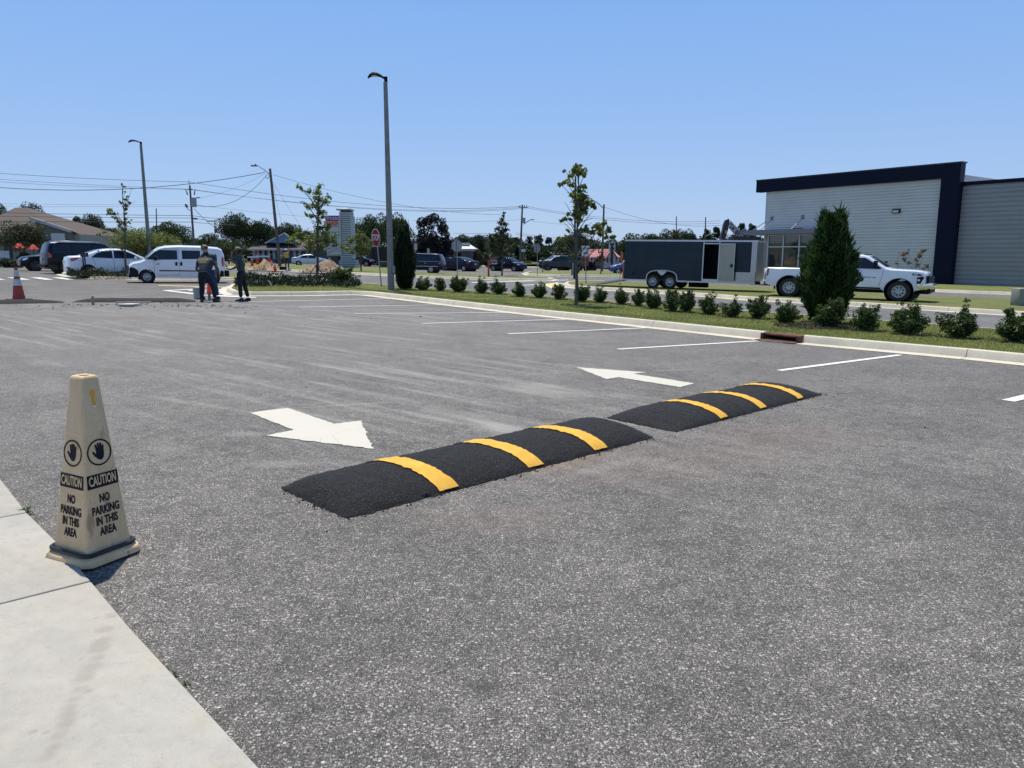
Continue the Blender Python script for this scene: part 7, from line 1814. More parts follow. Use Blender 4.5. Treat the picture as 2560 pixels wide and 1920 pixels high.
# leaning white yard board between posts
b = g(1434, 688, TL); t = thing('yard_sign', 'white lettered banner board tied to a black post in front of the grey pickup', 'sign', b); k = mpp(b.y)
MB().bar((-4.5 * k, 0, 0), (-4.5 * k, 0, 34 * k), .09).build('post', M_TRIM, t)
MB().poly([(-3.5 * k, 0, 0), (8 * k, 0, 1 * k), (8 * k, 0, 14 * k), (1 * k, 0, 27 * k), (-3.5 * k, 0, 33 * k)]).build('banner', mat('banner_white', (.60, .62, .64), .5), t, fix=False)
for i, s in enumerate(('WE', 'ARE', 'OPEN')): pass
ln = MB()
for i, (z, w_) in enumerate(((13, 8), (11, 7), (7.5, 8), (5, 6), (2.6, 8))): ln.box(((2.5) * k, -.012, z * k), (w_ * k, .004, 1.0 * k))
ln.build('banner_lettering', mat('banner_ink', (.10, .10, .12), .6), t)

# orange feather flag
b = at(1555, 655, 108); b.z = G(b.x, b.y); k = mpp(108); t = thing('feather_flag', 'orange and yellow feather flag beside the church', 'flag', b)
h_ = hgt(628, b); fl = MB(); rows = []
for i in range(9):
    q = i / 8; rows.append([((-2.5 + 1.0 * math.sin(q * 5)) * k, .1 * math.sin(q * 9), h_ * .1 + q * h_ * .88), ((2.5 + 1.4 * math.sin(q * 3.1)) * k - q * 2 * k, .2 * math.sin(q * 7), h_ * .1 + q * h_ * .88)])
fl.grid(rows).build('flag_cloth', mat('flag_orange', (.60, .17, .02), .6, var=.5, vscale=2.5), t, fix=False); MB().tube([(-3.5 * k, 0, 0), (-2.6 * k, 0, h_)], .04, 6).build('flag_pole', MPS, t)

# ---------------------------------------------------------------- far buildings
def gable_house(): pass
def hip(mb, x0, x1, y0, y1, z0, z1, rx0, rx1):
    ym = (y0 + y1) / 2; a, b_, c_, d_ = (x0, y0, z0), (x1, y0, z0), (x1, y1, z0), (x0, y1, z0); r0, r1 = (rx0, ym, z1), (rx1, ym, z1)
    mb.poly([a, b_, r1, r0]); mb.poly([c_, d_, r0, r1]); mb.poly([b_, c_, r1]); mb.poly([d_, a, r0]); mb.poly([a, d_, c_, b_]); return mb
def roofmat(name, c_):
    k = NT(name); o = k.obj; n = k.noise(k.mapping(o, (3, 3, 9)), 2.0, 4, .7)
    return k.done(k.mix(1., c_, k.gray(k.rng(n, .3, .7, .75, 1.2)), 'MULTIPLY'), .9, n, .5, .03)
def frame_at(u, v, Y):
    b = at(u, v, Y); b.z = G2(b.x, b.y); return b
def XZ(b):
    Y = b.y
    return (lambda u, dy=0: at(u, 600, Y + dy).x - b.x), (lambda v, dy=0: hgt(v, Vector((b.x, Y + dy, b.z))))
# blue house
b = frame_at(735, 655, 118); X, Z = XZ(b); t = thing('blue_house', 'blue clapboard house with white trim and a brown shingle roof behind the dig', 'house', b)
MBL = mat('blue_siding', (.085, .17, .30), .7); MTR = mat('house_trim', (.42, .43, .42), .6); MRB = roofmat('brown_shingle', (.105, .085, .07))
ze = Z(623); D_ = 14
sd_ = MB(); z = -.3
while z < ze - .05:
    sd_.box(((X(632) + X(850)) / 2, D_ / 2 + .2, z + .11), (X(850) - X(632), D_ - .4 , .20)); z += .22
sd_.build('clapboard', MBL, t)
MB().box(((X(632) + X(850)) / 2, D_ / 2 + .25, ze / 2 - .2), (X(850) - X(632) - .1, D_ - .6, ze)).build('wall', MBL, t)
hip(MB(), X(622), X(860), -.9, D_ + .9, ze, Z(598, 7), X(655, 7), X(830, 7)).build('roof', MRB, t)
MB().box(((X(622) + X(860)) / 2, -.95, ze - .08), (X(860) - X(622), .12, .22)).build('fascia', MTR, t)
gz = MB(); gz.poly([(X(662), .6, Z(607)), (X(740), .6, Z(607)), (X(709), .6, Z(584.5))]).poly([(X(662), .6, Z(607)), (X(709), .6, Z(584.5)), (X(709, 6), 6, Z(584.5, 6)), (X(664, 6), 6, Z(607, 6))]).poly([(X(740), .6, Z(607)), (X(709), .6, Z(584.5)), (X(709, 6), 6, Z(584.5, 6)), (X(738, 6), 6, Z(607, 6))]); 
gz.build('gable', mat('blue_gable', (.13, .24, .42), .7), t)
for (u0, v0, u1, v1) in ((660, 608, 709, 583), (709, 583, 742, 608)): MB().bar((X(u0), .45, Z(v0)), (X(u1), .45, Z(v1)), .25, .22).build('gable_trim', MTR, t)
for u in (644.5, 671.5, 703, 736, 768): 
    w_ = MB().box((X(u + 5.5), .13, (Z(627) + Z(644)) / 2), (X(9.5) - X(0), .14, Z(627) - Z(644))).build('window', mat('dark_pane', (.02, .025, .03), .1), t)
    for du in (-1.2, 11.6): MB().box((X(u + du), .08, (Z(625) + Z(648)) / 2), (.38, .22, Z(625) - Z(648))).build('frame', MTR, w_)
    MB().box((X(u + 5.5), .06, Z(635.5)), (X(9.5) - X(0), .06, .1)).build('sash', MTR, w_)
for u in (633.5,): MB().box((X(u), .1, ze / 2), (.4, .3, ze)).build('corner_board', MTR, t)
# brown roofed house
b = frame_at(60, 650, 84); X, Z = XZ(b); t = thing('brown_roof_house', 'large house with a tall brown shingle hip roof and cream walls', 'house', b)
MC_ = mat('cream_wall', (.36, .33, .27), .7); RB = roofmat('tan_shingle', (.095, .073, .056))
ze = Z(607); MB().box(((X(-90) + X(118)) / 2, 8.5, ze / 2), (X(118) - X(-90), 16, ze)).build('wall', MC_, t)
rf = MB(); hip(rf, X(-110), X(190), -1.5, 18, Z(604), Z(519, 8.2), X(46, 8.2), X(76, 8.2)); rf.build('roof', RB, t)
dm = MB(); dm.poly([(X(112), -1.0, Z(600)), (X(196), -1.0, Z(600)), (X(196), -1.0, Z(579)), (X(106), -1.0, Z(549))]); dm.build('dormer_wall', mat('gable_board', (.17, .16, .14), .8), t, fix=False)
dr = MB(); dr.poly([(X(103), -1.6, Z(546)), (X(201), -1.6, Z(578.5)), (X(198, 5), 5, Z(579, 5)), (X(100, 5), 5, Z(545, 5))]); dr.build('dormer_roof', RB, t, fix=False)
MB().bar((X(103), -1.65, Z(547)), (X(201), -1.65, Z(579.5)), .15, .3).build('dormer_fascia', MTR, t)
MB().box((X(196), 4, Z(592) / 2), (1.0, 9, Z(580))).build('wall', MC_, t)
for u, w_ in ((3, 3), (9, 2.5), (17, 6), (30, 3), (88, 6), (100, 5)): MB().box((X(u), .46, Z(621)), (X(w_) - X(0), .1, Z(612) - Z(630))).build('window', mat('dark_pane', (.02, .025, .03), .1), t)
MB().box((X(193), -3.5, Z(594) + .0), (.9, .9, .7)).build('roof_vent', mat('vent_white', (.55, .55, .55), .5), t)
# grey roofs
b = frame_at(278, 650, 92); X, Z = XZ(b); t = thing('grey_roof_building', 'low building with a pale grey hip roof behind the white sedan', 'house', b)
MG_ = roofmat('grey_shingle', (.30, .30, .29)); hip(MB(), X(246), X(314), -1, 9, Z(613), Z(590, 4), X(272, 4), X(284, 4)).build('roof', MG_, t)
MB().box(((X(249) + X(311)) / 2, 4, Z(613) / 2), (X(311) - X(249), 8, Z(613))).build('wall', mat('tan_wall', (.16, .13, .11), .8), t)
# pale hut
b = frame_at(1155, 655, 112); X, Z = XZ(b); t = thing('pale_hut', 'small flat fronted building with a white metal roof beside the magnolia', 'building', b)
MB().box(((X(1133) + X(1177)) / 2, 3.5, Z(628) / 2), (X(1177) - X(1133), 7, Z(628))).build('wall', mat('hut_wall', (.13, .125, .12), .8), t)
hip(MB(), X(1124), X(1190), -1, 8, Z(622.5), Z(610, 3.5), X(1142), X(1170)).build('roof', mat('white_metal', (.72, .73, .74), .4), t)
MB().box(((X(1124) + X(1190)) / 2, -1.05, Z(625)), (X(1190) - X(1124), .1, Z(622.3) - Z(628))).build('fascia', mat('fascia_grey', (.36, .36, .35), .6), t)
MB().box((X(1161), 2.5, Z(610)), (X(1172) - X(1150), 2, Z(607.5) - Z(614))).build('roof_box', mat('box_cream', (.36, .35, .31), .6), t)
MB().box((X(1148), -.06, Z(641)), (X(8) - X(0), .1, Z(634) - Z(650))).build('door', M_TRIM, t)
# dark wooden fence right of the pylon, board by board
b = frame_at(935, 655, 116); X, Z = XZ(b); t = thing('wooden_fence', 'dark brown board fence behind the maroon car', 'fence', b)
fm = MB().box((0, 0, 0), (.46, .06, 2.7)).mesh('board', mat('fence_brown', (.045, .036, .032), .85, objrand=.25, var=.1))
x = X(892); 
while x < X(976): ob('board', fm, t, (x, random.uniform(-.02, .02), 1.3)); x += .49
for z in (.5, 2.1): MB().box(((X(892) + X(976)) / 2, .07, z), (X(976) - X(892), .06, .12)).build('rail', mat('fence_brown', (.045, .036, .032), .85), t)
MB().box((X(937.5), -.4, 2.9), (X(9) - X(0), 2, .12)).build('pale_cover', mat('white_metal', (.72, .73, .74), .4), t)
# white fence at the far left
b = frame_at(5, 650, 66); X, Z = XZ(b); t = thing('white_fence', 'white vinyl picket fence at the left edge of the photo', 'fence', b)
fm = MB().box((0, 0, 0), (.13, .04, 1.15)).mesh('picket', mat('vinyl', (.50, .54, .57), .5))
x = X(-60); i = 0
while x < X(21): ob('picket', fm, t, (x, 0, .75)); x += .165
for z in (.3, 1.25): MB().box(((X(-60) + X(22)) / 2, .05, z), (X(22) - X(-60), .05, .09)).build('rail', mat('vinyl', (.50, .54, .57), .5), t)
MB().box((X(24.5), 0, .95), (.16, .16, 1.9)).build('dark_post', MWD, t)
# red patio umbrellas
for u, v, w_, lb in ((51, 612, 15, 'red patio umbrella, the left of two before the brown roofed house'), (86, 616, 13, 'red patio umbrella nearest the navy suv')):
    b = frame_at(u, 650, 70); X, Z = XZ(b); t = thing('patio_umbrella', lb, 'umbrella', b, group='red patio umbrellas')
    z1 = Z(v - 5); z0 = Z(v + 9); R = X(w_) - X(0); mb = MB(); rows = []
    for r_, z in ((.02, z1), (R * .5, z1 - (z1 - z0) * .4), (R, z0)): rows.append([(r_ * math.cos(a_) * (1 if k_ % 2 else .93), r_ * math.sin(a_), z + (0 if k_ % 2 else .1 * r_ / R)) for k_, a_ in enumerate(np.linspace(0, 2 * math.pi, 16, endpoint=False))])
    mb.grid(rows, closed=True).build('canopy', mat('umbrella_red', (.45, .015, .015), .6), t, fix=False); MB().tube([(0, 0, 0), (0, 0, z1)], .03, 6).build('pole', M_TRIM, t)
    for k_ in range(4): a_ = k_ * 1.57; MB().bar((0, 0, z0 + .1), (R * .8 * math.cos(a_), R * .8 * math.sin(a_), z0 + .08), .03).build('rib', M_TRIM, t)
# church
b = frame_at(1512, 658, 122); X, Z = XZ(b); t = thing('church', 'white gabled church with a faded red roof beyond the sand heap', 'church', b)
MWH = mat('church_white', (.44, .45, .46), .6); MRR = mat('faded_red_roof', (.36, .13, .13), .7, var=.15, vscale=1); ze = Z(641)
MB().box(((X(1474) + X(1550)) / 2, 7.5, ze / 2), (X(1550) - X(1474), 15, ze)).build('wall', MWH, t)
rf = MB(); rf.poly([(X(1472), -.6, Z(643)), (X(1552), -.6, Z(643)), (X(1546), 8, Z(622)), (X(1476), 8, Z(622))]).poly([(X(1476), 8, Z(622)), (X(1546), 8, Z(622)), (X(1552), 16, Z(643)), (X(1472), 16, Z(643))]); rf.build('roof', MRR, t, fix=False)
gb = MB(); gb.poly([(X(1510), -3, 0), (X(1534), -3, 0), (X(1534), -3, ze), (X(1523), -3, Z(626)), (X(1510), -3, ze)]); gb.poly([(X(1510), -3, 0), (X(1510), -3, ze), (X(1510), 2, ze), (X(1510), 2, 0)]).poly([(X(1534), -3, 0), (X(1534), 2, 0), (X(1534), 2, ze), (X(1534), -3, ze)]); gb.build('porch_gable', MWH, t, fix=False)
pr = MB(); pr.poly([(X(1507), -3.6, Z(645)), (X(1523), -3.6, Z(624)), (X(1523), 6, Z(624)), (X(1507), 6, Z(645))]).poly([(X(1539), -3.6, Z(645)), (X(1523), -3.6, Z(624)), (X(1523), 6, Z(624)), (X(1539), 6, Z(645))]); pr.build('porch_roof', MRR, t, fix=False)
for u, w_ in ((1514, 3.5), (1523, 5.5), (1541, 2)): MB().box((X(u), -3.05 if u < 1535 else -.05, (Z(644) + Z(656)) / 2), (X(w_) - X(0), .1, Z(644) - Z(656))).build('door', mat('dark_red_door', (.05, .02, .025), .5), t)
for u in (1480, 1490): MB().box((X(u), -.05, Z(649)), (X(2.5) - X(0), .1, Z(645) - Z(653))).build('window', mat('dark_pane', (.02, .025, .03), .1), t)

# ---------------------------------------------------------------- digger arm behind the trailer
b = frame_at(1838, 655, 96); X, Z = XZ(b); t = thing('excavator', 'black excavator with its boom raised over the front of the trailer', 'excavator', b)
MK = mat('digger_black', (.014, .018, .026), .4)
bm_ = MB(); bm_.prism([(X(1819), Z(560)), (X(1823), Z(557)), (X(1862), Z(594)), (X(1862), Z(602)), (X(1852), Z(602)), (X(1824), Z(572))], -.3, .3)
me = bm_.mesh('boom', MK); me.transform(Matrix.Rotation(math.pi / 2, 4, 'X')); bo = ob('boom', me, t)
me = MB().prism([(X(1810), Z(551)), (X(1819), Z(547)), (X(1821), Z(560)), (X(1812), Z(598)), (X(1799), Z(598)), (X(1804), Z(575)), (X(1806), Z(562))], -.28, .28).mesh('stick', MK); me.transform(Matrix.Rotation(math.pi / 2, 4, 'X')); ob('stick', me, t)
MB().tube([(X(1821), -.35, Z(553)), (X(1852), -.35, Z(584))], .10, 8).build('hydraulic_ram', mat('ram_chrome', (.5, .5, .5), .25, metal=.8), t)
MB().box((X(1812), -.32, Z(580)), (X(5) - X(0), .1, Z(576) - Z(584))).build('warning_plate', mat('warn_yellow', (.42, .28, .06), .5), t)
a_ = math.atan2(Z(586) - Z(572), X(1842) - X(1829)); letter('VOLVO', bo, plane_m((X(1835.5), -.34, Z(579.5)), (math.cos(a_), 0, math.sin(a_)), (-math.sin(a_), 0, math.cos(a_))), .95, mat('letter_grey', (.42, .43, .44), .5), bold=.04, sx=.8)
MB().box((X(1866), .8, Z(618)), (3.4, 2.4, 2.6)).build('cab', MK, t); MB().box((X(1866), .8, .6), (4.0, 2.8, 1.1)).build('tracks', M_WELL, t)

# utility pedestal at the right edge
b = g(2553, 766, .12); t = thing('utility_pedestal', 'grey green utility cabinet cut by the right edge of the photo', 'utility box', b); k = mpp(b.y)
me = MB().box((4 * k, .25, 22 * k), (22 * k, .5, 44 * k)).mesh('cabinet', mat('pedestal', (.24, .25, .20), .7, var=.1)); ob('cabinet', bevel_mesh(me, .02), t)
b = g(968, 667, .1); t = thing('utility_box', 'low dark green transformer box on the grass behind the tall light pole', 'utility box', b); k = mpp(b.y)
me = MB().box((-4 * k, 0, 6 * k), (24 * k, 1.4, 14 * k)).mesh('cabinet', mat('box_green', (.03, .055, .04), .6)); ob('cabinet', bevel_mesh(me, .04), t)

# ---------------------------------------------------------------- storm drain inlet in the parking kerb
def drain():
    a = g(1888, 850.5); b = g(1984, 860.5); d = (b - a); d.z = 0; L = d.length; d.normalize(); rz = math.atan2(d.y, d.x)
    t = thing('drain_inlet', 'rusty iron storm drain inlet set into the parking kerb', 'drain', (a.x, a.y, G(a.x, a.y)), rz); t.rotation_euler[1] = -math.atan2(SX * d.x + SY * d.y, 1)
    MR = mat('rusty_iron', (.13, .048, .028), .85, var=.45, vscale=14, bump=.6, bscale=60)
    MB().box((L / 2, .42, .112), (L - .02, .28, .045)).build('hood', MR, t)
    MB().tube([(.02, .28, .118), (L - .02, .28, .118)], .027, 8).build('hood_lip', MR, t)
    MB().box((L / 2, .10, .010), (L, .24, .02)).build('apron', MR, t)
    MB().box((.03, .35, .07), (.05, .34, .14)).box((L - .03, .35, .07), (.05, .34, .14)).build('cheek', MR, t)
    MB().box((L / 2, .50, .02), (L - .1, .04, .2)).build('throat', M_WELL, t); MB().box((L / 2, .35, .024), (L - .1, .28, .01)).build('throat_floor', M_WELL, t)
    sh = MB().box((L * .45, -.02, .014), (.5, .02, .006)).build('silt', mat('silt_white', (.6, .58, .52), .9), t)
drain()

# ---------------------------------------------------------------- heaps of dug earth
def heap(name, label, u0, u1, vt, vb, m, seed, peaks, lift=TL, Y=None, depth=3.0):
    b = g((u0 + u1) / 2, vb, lift); k = mpp(b.y); W = (u1 - u0) * k; h = hgt(vt, b); rows = []; NX, NY = 70, 34
    for i in range(NX + 1):
        x = i / NX; r = []
        for j in range(NY + 1):
            y = j / NY; env = (math.sin(math.pi * x) ** .5 if 0 < x < 1 else 0) * (math.sin(math.pi * y) ** .6 if 0 < y < 1 else 0)
            s = 0
            for (px, pw, ph) in peaks: s = max(s, ph * math.exp(-((x - px) / pw) ** 2))
            n_ = noise.fractal(Vector((x * W * .9, y * depth * .9, seed)), 1.0, 2.2, 5) * .45 + noise.noise(Vector((x * W * 3, y * depth * 3, seed))) * .12
            r.append(((x - .5) * W, (y - .15) * depth, max(-.03, h * env * s * (1 + n_) * (1 - .25 * abs(y - .5)) - .02)))
        rows.append(r)
    t = thing(name, label, 'dirt heap', b); MB().grid(rows).build('mound', m, t, smooth=True, sharp=60, fix=False)
    cl = MB(); rr = random.Random(seed)
    for _ in range(90):
        i = rr.randint(2, NX - 2); j = rr.randint(1, NY // 2); p = Vector(rows[i][j]); r_ = rr.uniform(.03, .13); n0 = len(cl.v)
        cl.v += [tuple(p + Vector((r_ * rr.uniform(.6, 1) * math.cos(a_), r_ * rr.uniform(.6, 1) * math.sin(a_), 0))) for a_ in (0, 1.2, 2.5, 3.8, 5.1)] + [tuple(p + Vector((0, 0, r_)))]
        for q in range(5): cl.f.append((n0 + q, n0 + (q + 1) % 5, n0 + 5))
    o = cl.build('clods', m, t, fix=False); o['kind'] = 'stuff'
    return t
def dirtmat(name, a, b):
    k = NT(name); o = k.obj; n = k.noise(o, 1.6, 6, .7); n2 = k.noise(o, 9, 5, .7)
    return k.done(k.mix(k.rng(n2, .45, .72, 0, .7), k.mix(k.rng(n, .35, .65), a, b), (a[0] * .4, a[1] * .4, a[2] * .4)), .95, n2, .9, .06)
MD1 = dirtmat('brown_dirt', (.27, .18, .105), (.40, .29, .19)); MD2 = dirtmat('yellow_dirt', (.40, .31, .15), (.42, .24, .14)); MD3 = dirtmat('pale_sand', (.52, .43, .32), (.46, .38, .28))
heap('dirt_heap', 'brown heap of dug earth in front of the silver sedan and the pylon', 738, 858, 645, 680, MD1, 3, [(.28, .16, .55), (.55, .2, .85), (.62, .22, .9), (.85, .18, .5)], depth=3.5)
heap('dirt_heap', 'low yellowish heap of dug clay behind the row of traffic cones', 606, 698, 650, 674, MD2, 7, [(.2, .2, .5), (.55, .2, .9), (.85, .2, .55)], depth=2.6)
heap('sand_heap', 'pale sand heap in front of the church', 1494, 1568, 650, 669, MD3, 11, [(.45, .22, .9), (.85, .2, .7), (.15, .15, .4)], depth=5)
# ---------------------------------------------------------------- traffic cones
MCO = mat('cone_orange', (.62, .055, .018), .5, var=.12, vscale=9); MCW = mat('cone_collar', (.52, .53, .52), .4, var=.25, vscale=14)
def tcone(label, base, vt, lift=0, red=None, collars=((.48, .62), (.70, .88)), bw=1.0, blk=True, group=None):
    b = g(*base, lift); h = hgt(vt, b); t = thing('traffic_cone', label, 'traffic cone', b, random.uniform(-.3, .3) if blk else 0, group)
    R0, R1 = .126 * h / .72, .028 * h / .72; hb = .035
    MB().lathe([(R0, hb), (R1, h), (R1 * .7, h), (R1 * .7, h - .03)], 20).build('cone', red or MCO, t, smooth=True, fix=False)
    me = MB().box((0, 0, hb / 2), (R0 * 2.85 * bw, R0 * 2.85 * bw, hb)).mesh('base', M_TRIM if blk else (red or MCO)); ob('base', bevel_mesh(me, .008), t)
    for a_, c_ in collars:
        ra, rc = R0 + (R1 - R0) * a_ + .004, R0 + (R1 - R0) * c_ + .004
        MB().lathe([(ra, hb + (h - hb) * a_), (rc, hb + (h - hb) * c_)], 20).build('reflective_collar', MCW, t, smooth=True, fix=False)
    return t
tcone('faded orange traffic cone with two worn white collars, beside the far left hump', (48, 750), 667, red=mat('cone_faded', (.36, .045, .025), .6, var=.15, vscale=9), collars=((.42, .62), (.70, .90)))
tcone('bright orange cone standing between the legs of the bending worker', (523, 735), 700, collars=(), red=mat('cone_bright', (.75, .045, .012), .5))
GC = 'traffic cones round the roadside dig'
for lb, u, vb, vt in (('orange cone with a white tip, leftmost at the roadside dig', 630.5, 665, 641.5), ('orange cone leaning with its collar against the tape, second from the left', 644, 661, 634.5), ('orange cone behind the clay heap, nearest the leaning pole', 674, 658.5, 633), ('orange cone right at the edge of the clay heap', 680, 673, 650), ('orange cone standing down on the road edge, lowest of all', 688, 680, 656)):
    tcone(lb, (u, vb), vt, TL if vb < 676 else 0, blk=False, group=GC, collars=((.6, .9),), bw=.8, red=mat('cone_bright', (.75, .045, .012), .5))
# caution tape between the cones
pa, pb, pc = [at(u, v, 62) for u, v in ((618, 643), (660, 640.5), (672, 642))]
o = MB().bar(pa, pb, .02, .12).bar(pb, pc, .02, .12).build('barrier_tape', mat('tape_white', (.6, .6, .6), .5)); setp(o, 'white barrier tape strung between the cones at the dig', 'tape')

# ---------------------------------------------------------------- people
M_SKIN = mat('skin_brown', (.09, .048, .03), .55); M_SKIN2 = mat('skin_tan', (.26, .15, .10), .55)
M_TEE = mat('tee_slate', (.032, .045, .058), .85, var=.15, vscale=5, bump=.3, bscale=14); M_PANT = mat('navy_trousers', (.006, .008, .015), .85, bump=.3, bscale=12); M_JEAN = mat('blue_jeans', (.025, .055, .11), .85, bump=.3, bscale=12)
M_BOOT = mat('boot_black', (.012, .012, .013), .6); M_CAP = mat('cap_olive', (.20, .16, .085), .8); M_HAIR = mat('hair_dark', (.012, .010, .010), .8); M_GOLD = mat('shirt_gold', (.45, .33, .07), .6)
def skin(name, chains, m, parent, sub=2):
    """chains: list of [(co, r), ...] sharing coincident vertices -> one continuous skinned mesh"""
    V = []; R = []; E_ = []; idx = {}
    for ch in chains:
        prev = None
        for co, r in ch:
            key = tuple(round(c, 4) for c in co)
            if key not in idx: idx[key] = len(V); V.append(co); R.append(r if hasattr(r, '__len__') else (r, r))
            i = idx[key]
            if prev is not None: E_.append((prev, i))
            prev = i
    me = bpy.data.meshes.new(name); me.from_pydata(V, E_, []); o = bpy.data.objects.new(name, me); col.objects.link(o)
    bm = bmesh.new(); bm.from_mesh(me); ly = bm.verts.layers.skin.verify(); bm.verts.ensure_lookup_table()
    for i, v in enumerate(bm.verts): v[ly].radius = R[i]; v[ly].use_root = (i == 0)
    bm.to_mesh(me); bm.free()
    md = o.modifiers.new('s', 'SKIN'); md.use_smooth_shade = True; md2 = o.modifiers.new('u', 'SUBSURF'); md2.levels = sub; md2.render_levels = sub
    dg = bpy.context.evaluated_depsgraph_get(); m2 = bpy.data.meshes.new_from_object(o.evaluated_get(dg)); bpy.data.objects.remove(o)
    m2.name = name; m2.materials.clear(); m2.materials.append(m); m2.shade_smooth(); return ob(name, m2, parent)
def V3(*a): return tuple(a)
def hand(parent, wrist, dirv, palm_n, m, curl=.5, s=1.0, side=1):
    """five fingers as skinned chains rooted in the palm"""
    w_ = Vector(wrist); d = Vector(dirv).normalized(); n_ = Vector(palm_n); n_ = (n_ - d * n_.dot(d)).normalized(); x = d.cross(n_) * side
    P = lambda a, b, c: tuple(w_ + (d * a + x * b + n_ * c) * s)
    ch = [[(P(-.01, 0, 0), (.026 * s, .018 * s)), (P(.045, 0, 0), (.038 * s, .016 * s)), (P(.085, 0, 0), (.040 * s, .014 * s))]]
    for k, (b, L) in enumerate(((-.030, .068), (-.010, .078), (.011, .073), (.031, .058))):
        a1, a2, a3 = curl * .6, curl * 1.4, curl * 2.1
        p0 = (.085, b); q = [(p0[0], 0)]
        for sg, an in ((.45, a1), (.32, a2), (.23, a3)): q.append((q[-1][0] + L * sg * math.cos(an), q[-1][1] + L * sg * math.sin(an)))
        ch.append([(P(.085, 0, 0), (.040 * s, .014 * s))] + [(P(a, b, c), .0092 * s) for a, c in q[1:]])
    ch.append([(P(.045, 0, 0), (.038 * s, .016 * s)), (P(.055, -.048, .01), .011 * s), (P(.085, -.066, .022), .0095 * s), (P(.105, -.070, .034), .008 * s)])
    return ch
def head(parent, c, face, m, r=.100, up=(0, 0, 1)):
    """head with jaw, nose, ears, eyes; c = centre, face = direction"""
    f = Vector(face).normalized(); u = Vector(up).normalized(); s = f.cross(u).normalized(); u = s.cross(f)
    M = Matrix((f, s, u)).transposed().to_4x4(); M.translation = Vector(c)
    bm = bmesh.new(); bmesh.ops.create_icosphere(bm, subdivisions=4, radius=1)
    for v in bm.verts:
        x, y, z = v.co
        fx = x * r * (.98 if x > 0 else 1.04); yy = y * r * .78; zz = z * r * 1.22
        if z < -.1: k = (-z - .1); yy *= 1 - .28 * k; fx = fx * (1 - .18 * k) + .012 * k
        if x > .75: fx -= (x - .75) * .03
        nz = math.exp(-((y / .16) ** 2)) * math.exp(-(((z + .12) / .20) ** 2)) * (x > .5); fx += .020 * nz      # nose
        for sy in (-1, 1): fx -= .010 * math.exp(-(((y - sy * .36) / .16) ** 2)) * math.exp(-(((z - .05) / .12) ** 2)) * (x > .4)
        fx += .006 * math.exp(-((y / .26) ** 2)) * math.exp(-(((z + .47) / .08) ** 2)) * (x > .5)               # lips
        if abs(y) > .9 and abs(x + .05) < .22 and -.35 < z < .22: yy += math.copysign(.013, y)                  # ears
        v.co = (fx, yy, zz)
    me = bpy.data.meshes.new('head'); bm.to_mesh(me); bm.free(); me.transform(M); me.materials.append(m); me.shade_smooth(); h = ob('head', me, parent)
    e = MB()
    for sy in (-1, 1): e.lathe([(.001, .006), (.008, .004), (.010, 0)], 8, (0, 0, 0), 'x'); 
    em = MB()
    for sy in (-1, 1): em.add(MB().lathe([(.0005, .006), (.007, .004), (.010, -.002)], 8, (0, 0, 0), 'x'), (r * .86, sy * r * .30, r * .08))
    em_ = em.mesh('eyes', M_HAIR, fix=False); em_.transform(M); ob('eyes', em_, h)
    return h, M
def cap(parent, M, r, m, brim=1):
    mb = MB(); rows = []
    for q in np.linspace(0, math.pi / 2, 7): rows.append([(r * 1.12 * math.cos(q) * math.cos(a) - .004, r * .92 * math.cos(q) * math.sin(a), r * .30 + r * 1.0 * math.sin(q)) for a in np.linspace(0, 2 * math.pi, 20, endpoint=False)])
    mb.grid(rows, closed=True); me = mb.mesh('cap', m, True, 60, fix=False); me.transform(M); c = ob('cap', me, parent)
    rows = []
    for q in np.linspace(-1.1, 1.1, 9): rows.append([(r * 1.05 * math.cos(q), r * .88 * math.sin(q), r * .32), (r * (1.05 + .80 * math.cos(q) ** .5) * math.cos(q * .75), r * .95 * math.sin(q), r * .20 + .01 * math.cos(q))])
    me = MB().grid(rows).mesh('cap_brim', m, fix=False); me.transform(M); ob('cap_brim', me, c)
def boot(parent, ankle, toe, m=M_BOOT, z0=0):
    a = Vector(ankle); d = Vector((toe[0], toe[1], 0)).normalized(); b = Vector((a.x, a.y, z0))
    s = Vector((-d.y, d.x, 0)); rows = []
    for t_, w_, h_ in ((-.085, .028, .05), (-.07, .038, .10), (-.02, .042, .12), (.05, .045, .085), (.12, .050, .062), (.17, .044, .05), (.195, .02, .03)):
        c = b + d * t_; rows.append([c - s * w_, c - s * w_ + Vector((0, 0, h_ * .6)), c - s * w_ * .5 + Vector((0, 0, h_)), c + s * w_ * .5 + Vector((0, 0, h_)), c + s * w_ + Vector((0, 0, h_ * .6)), c + s * w_])
    mb = MB().grid(rows, closed=True); mb.poly(rows[0]); mb.poly(rows[-1]); return mb.build('boot', m, parent, smooth=True, sharp=50)
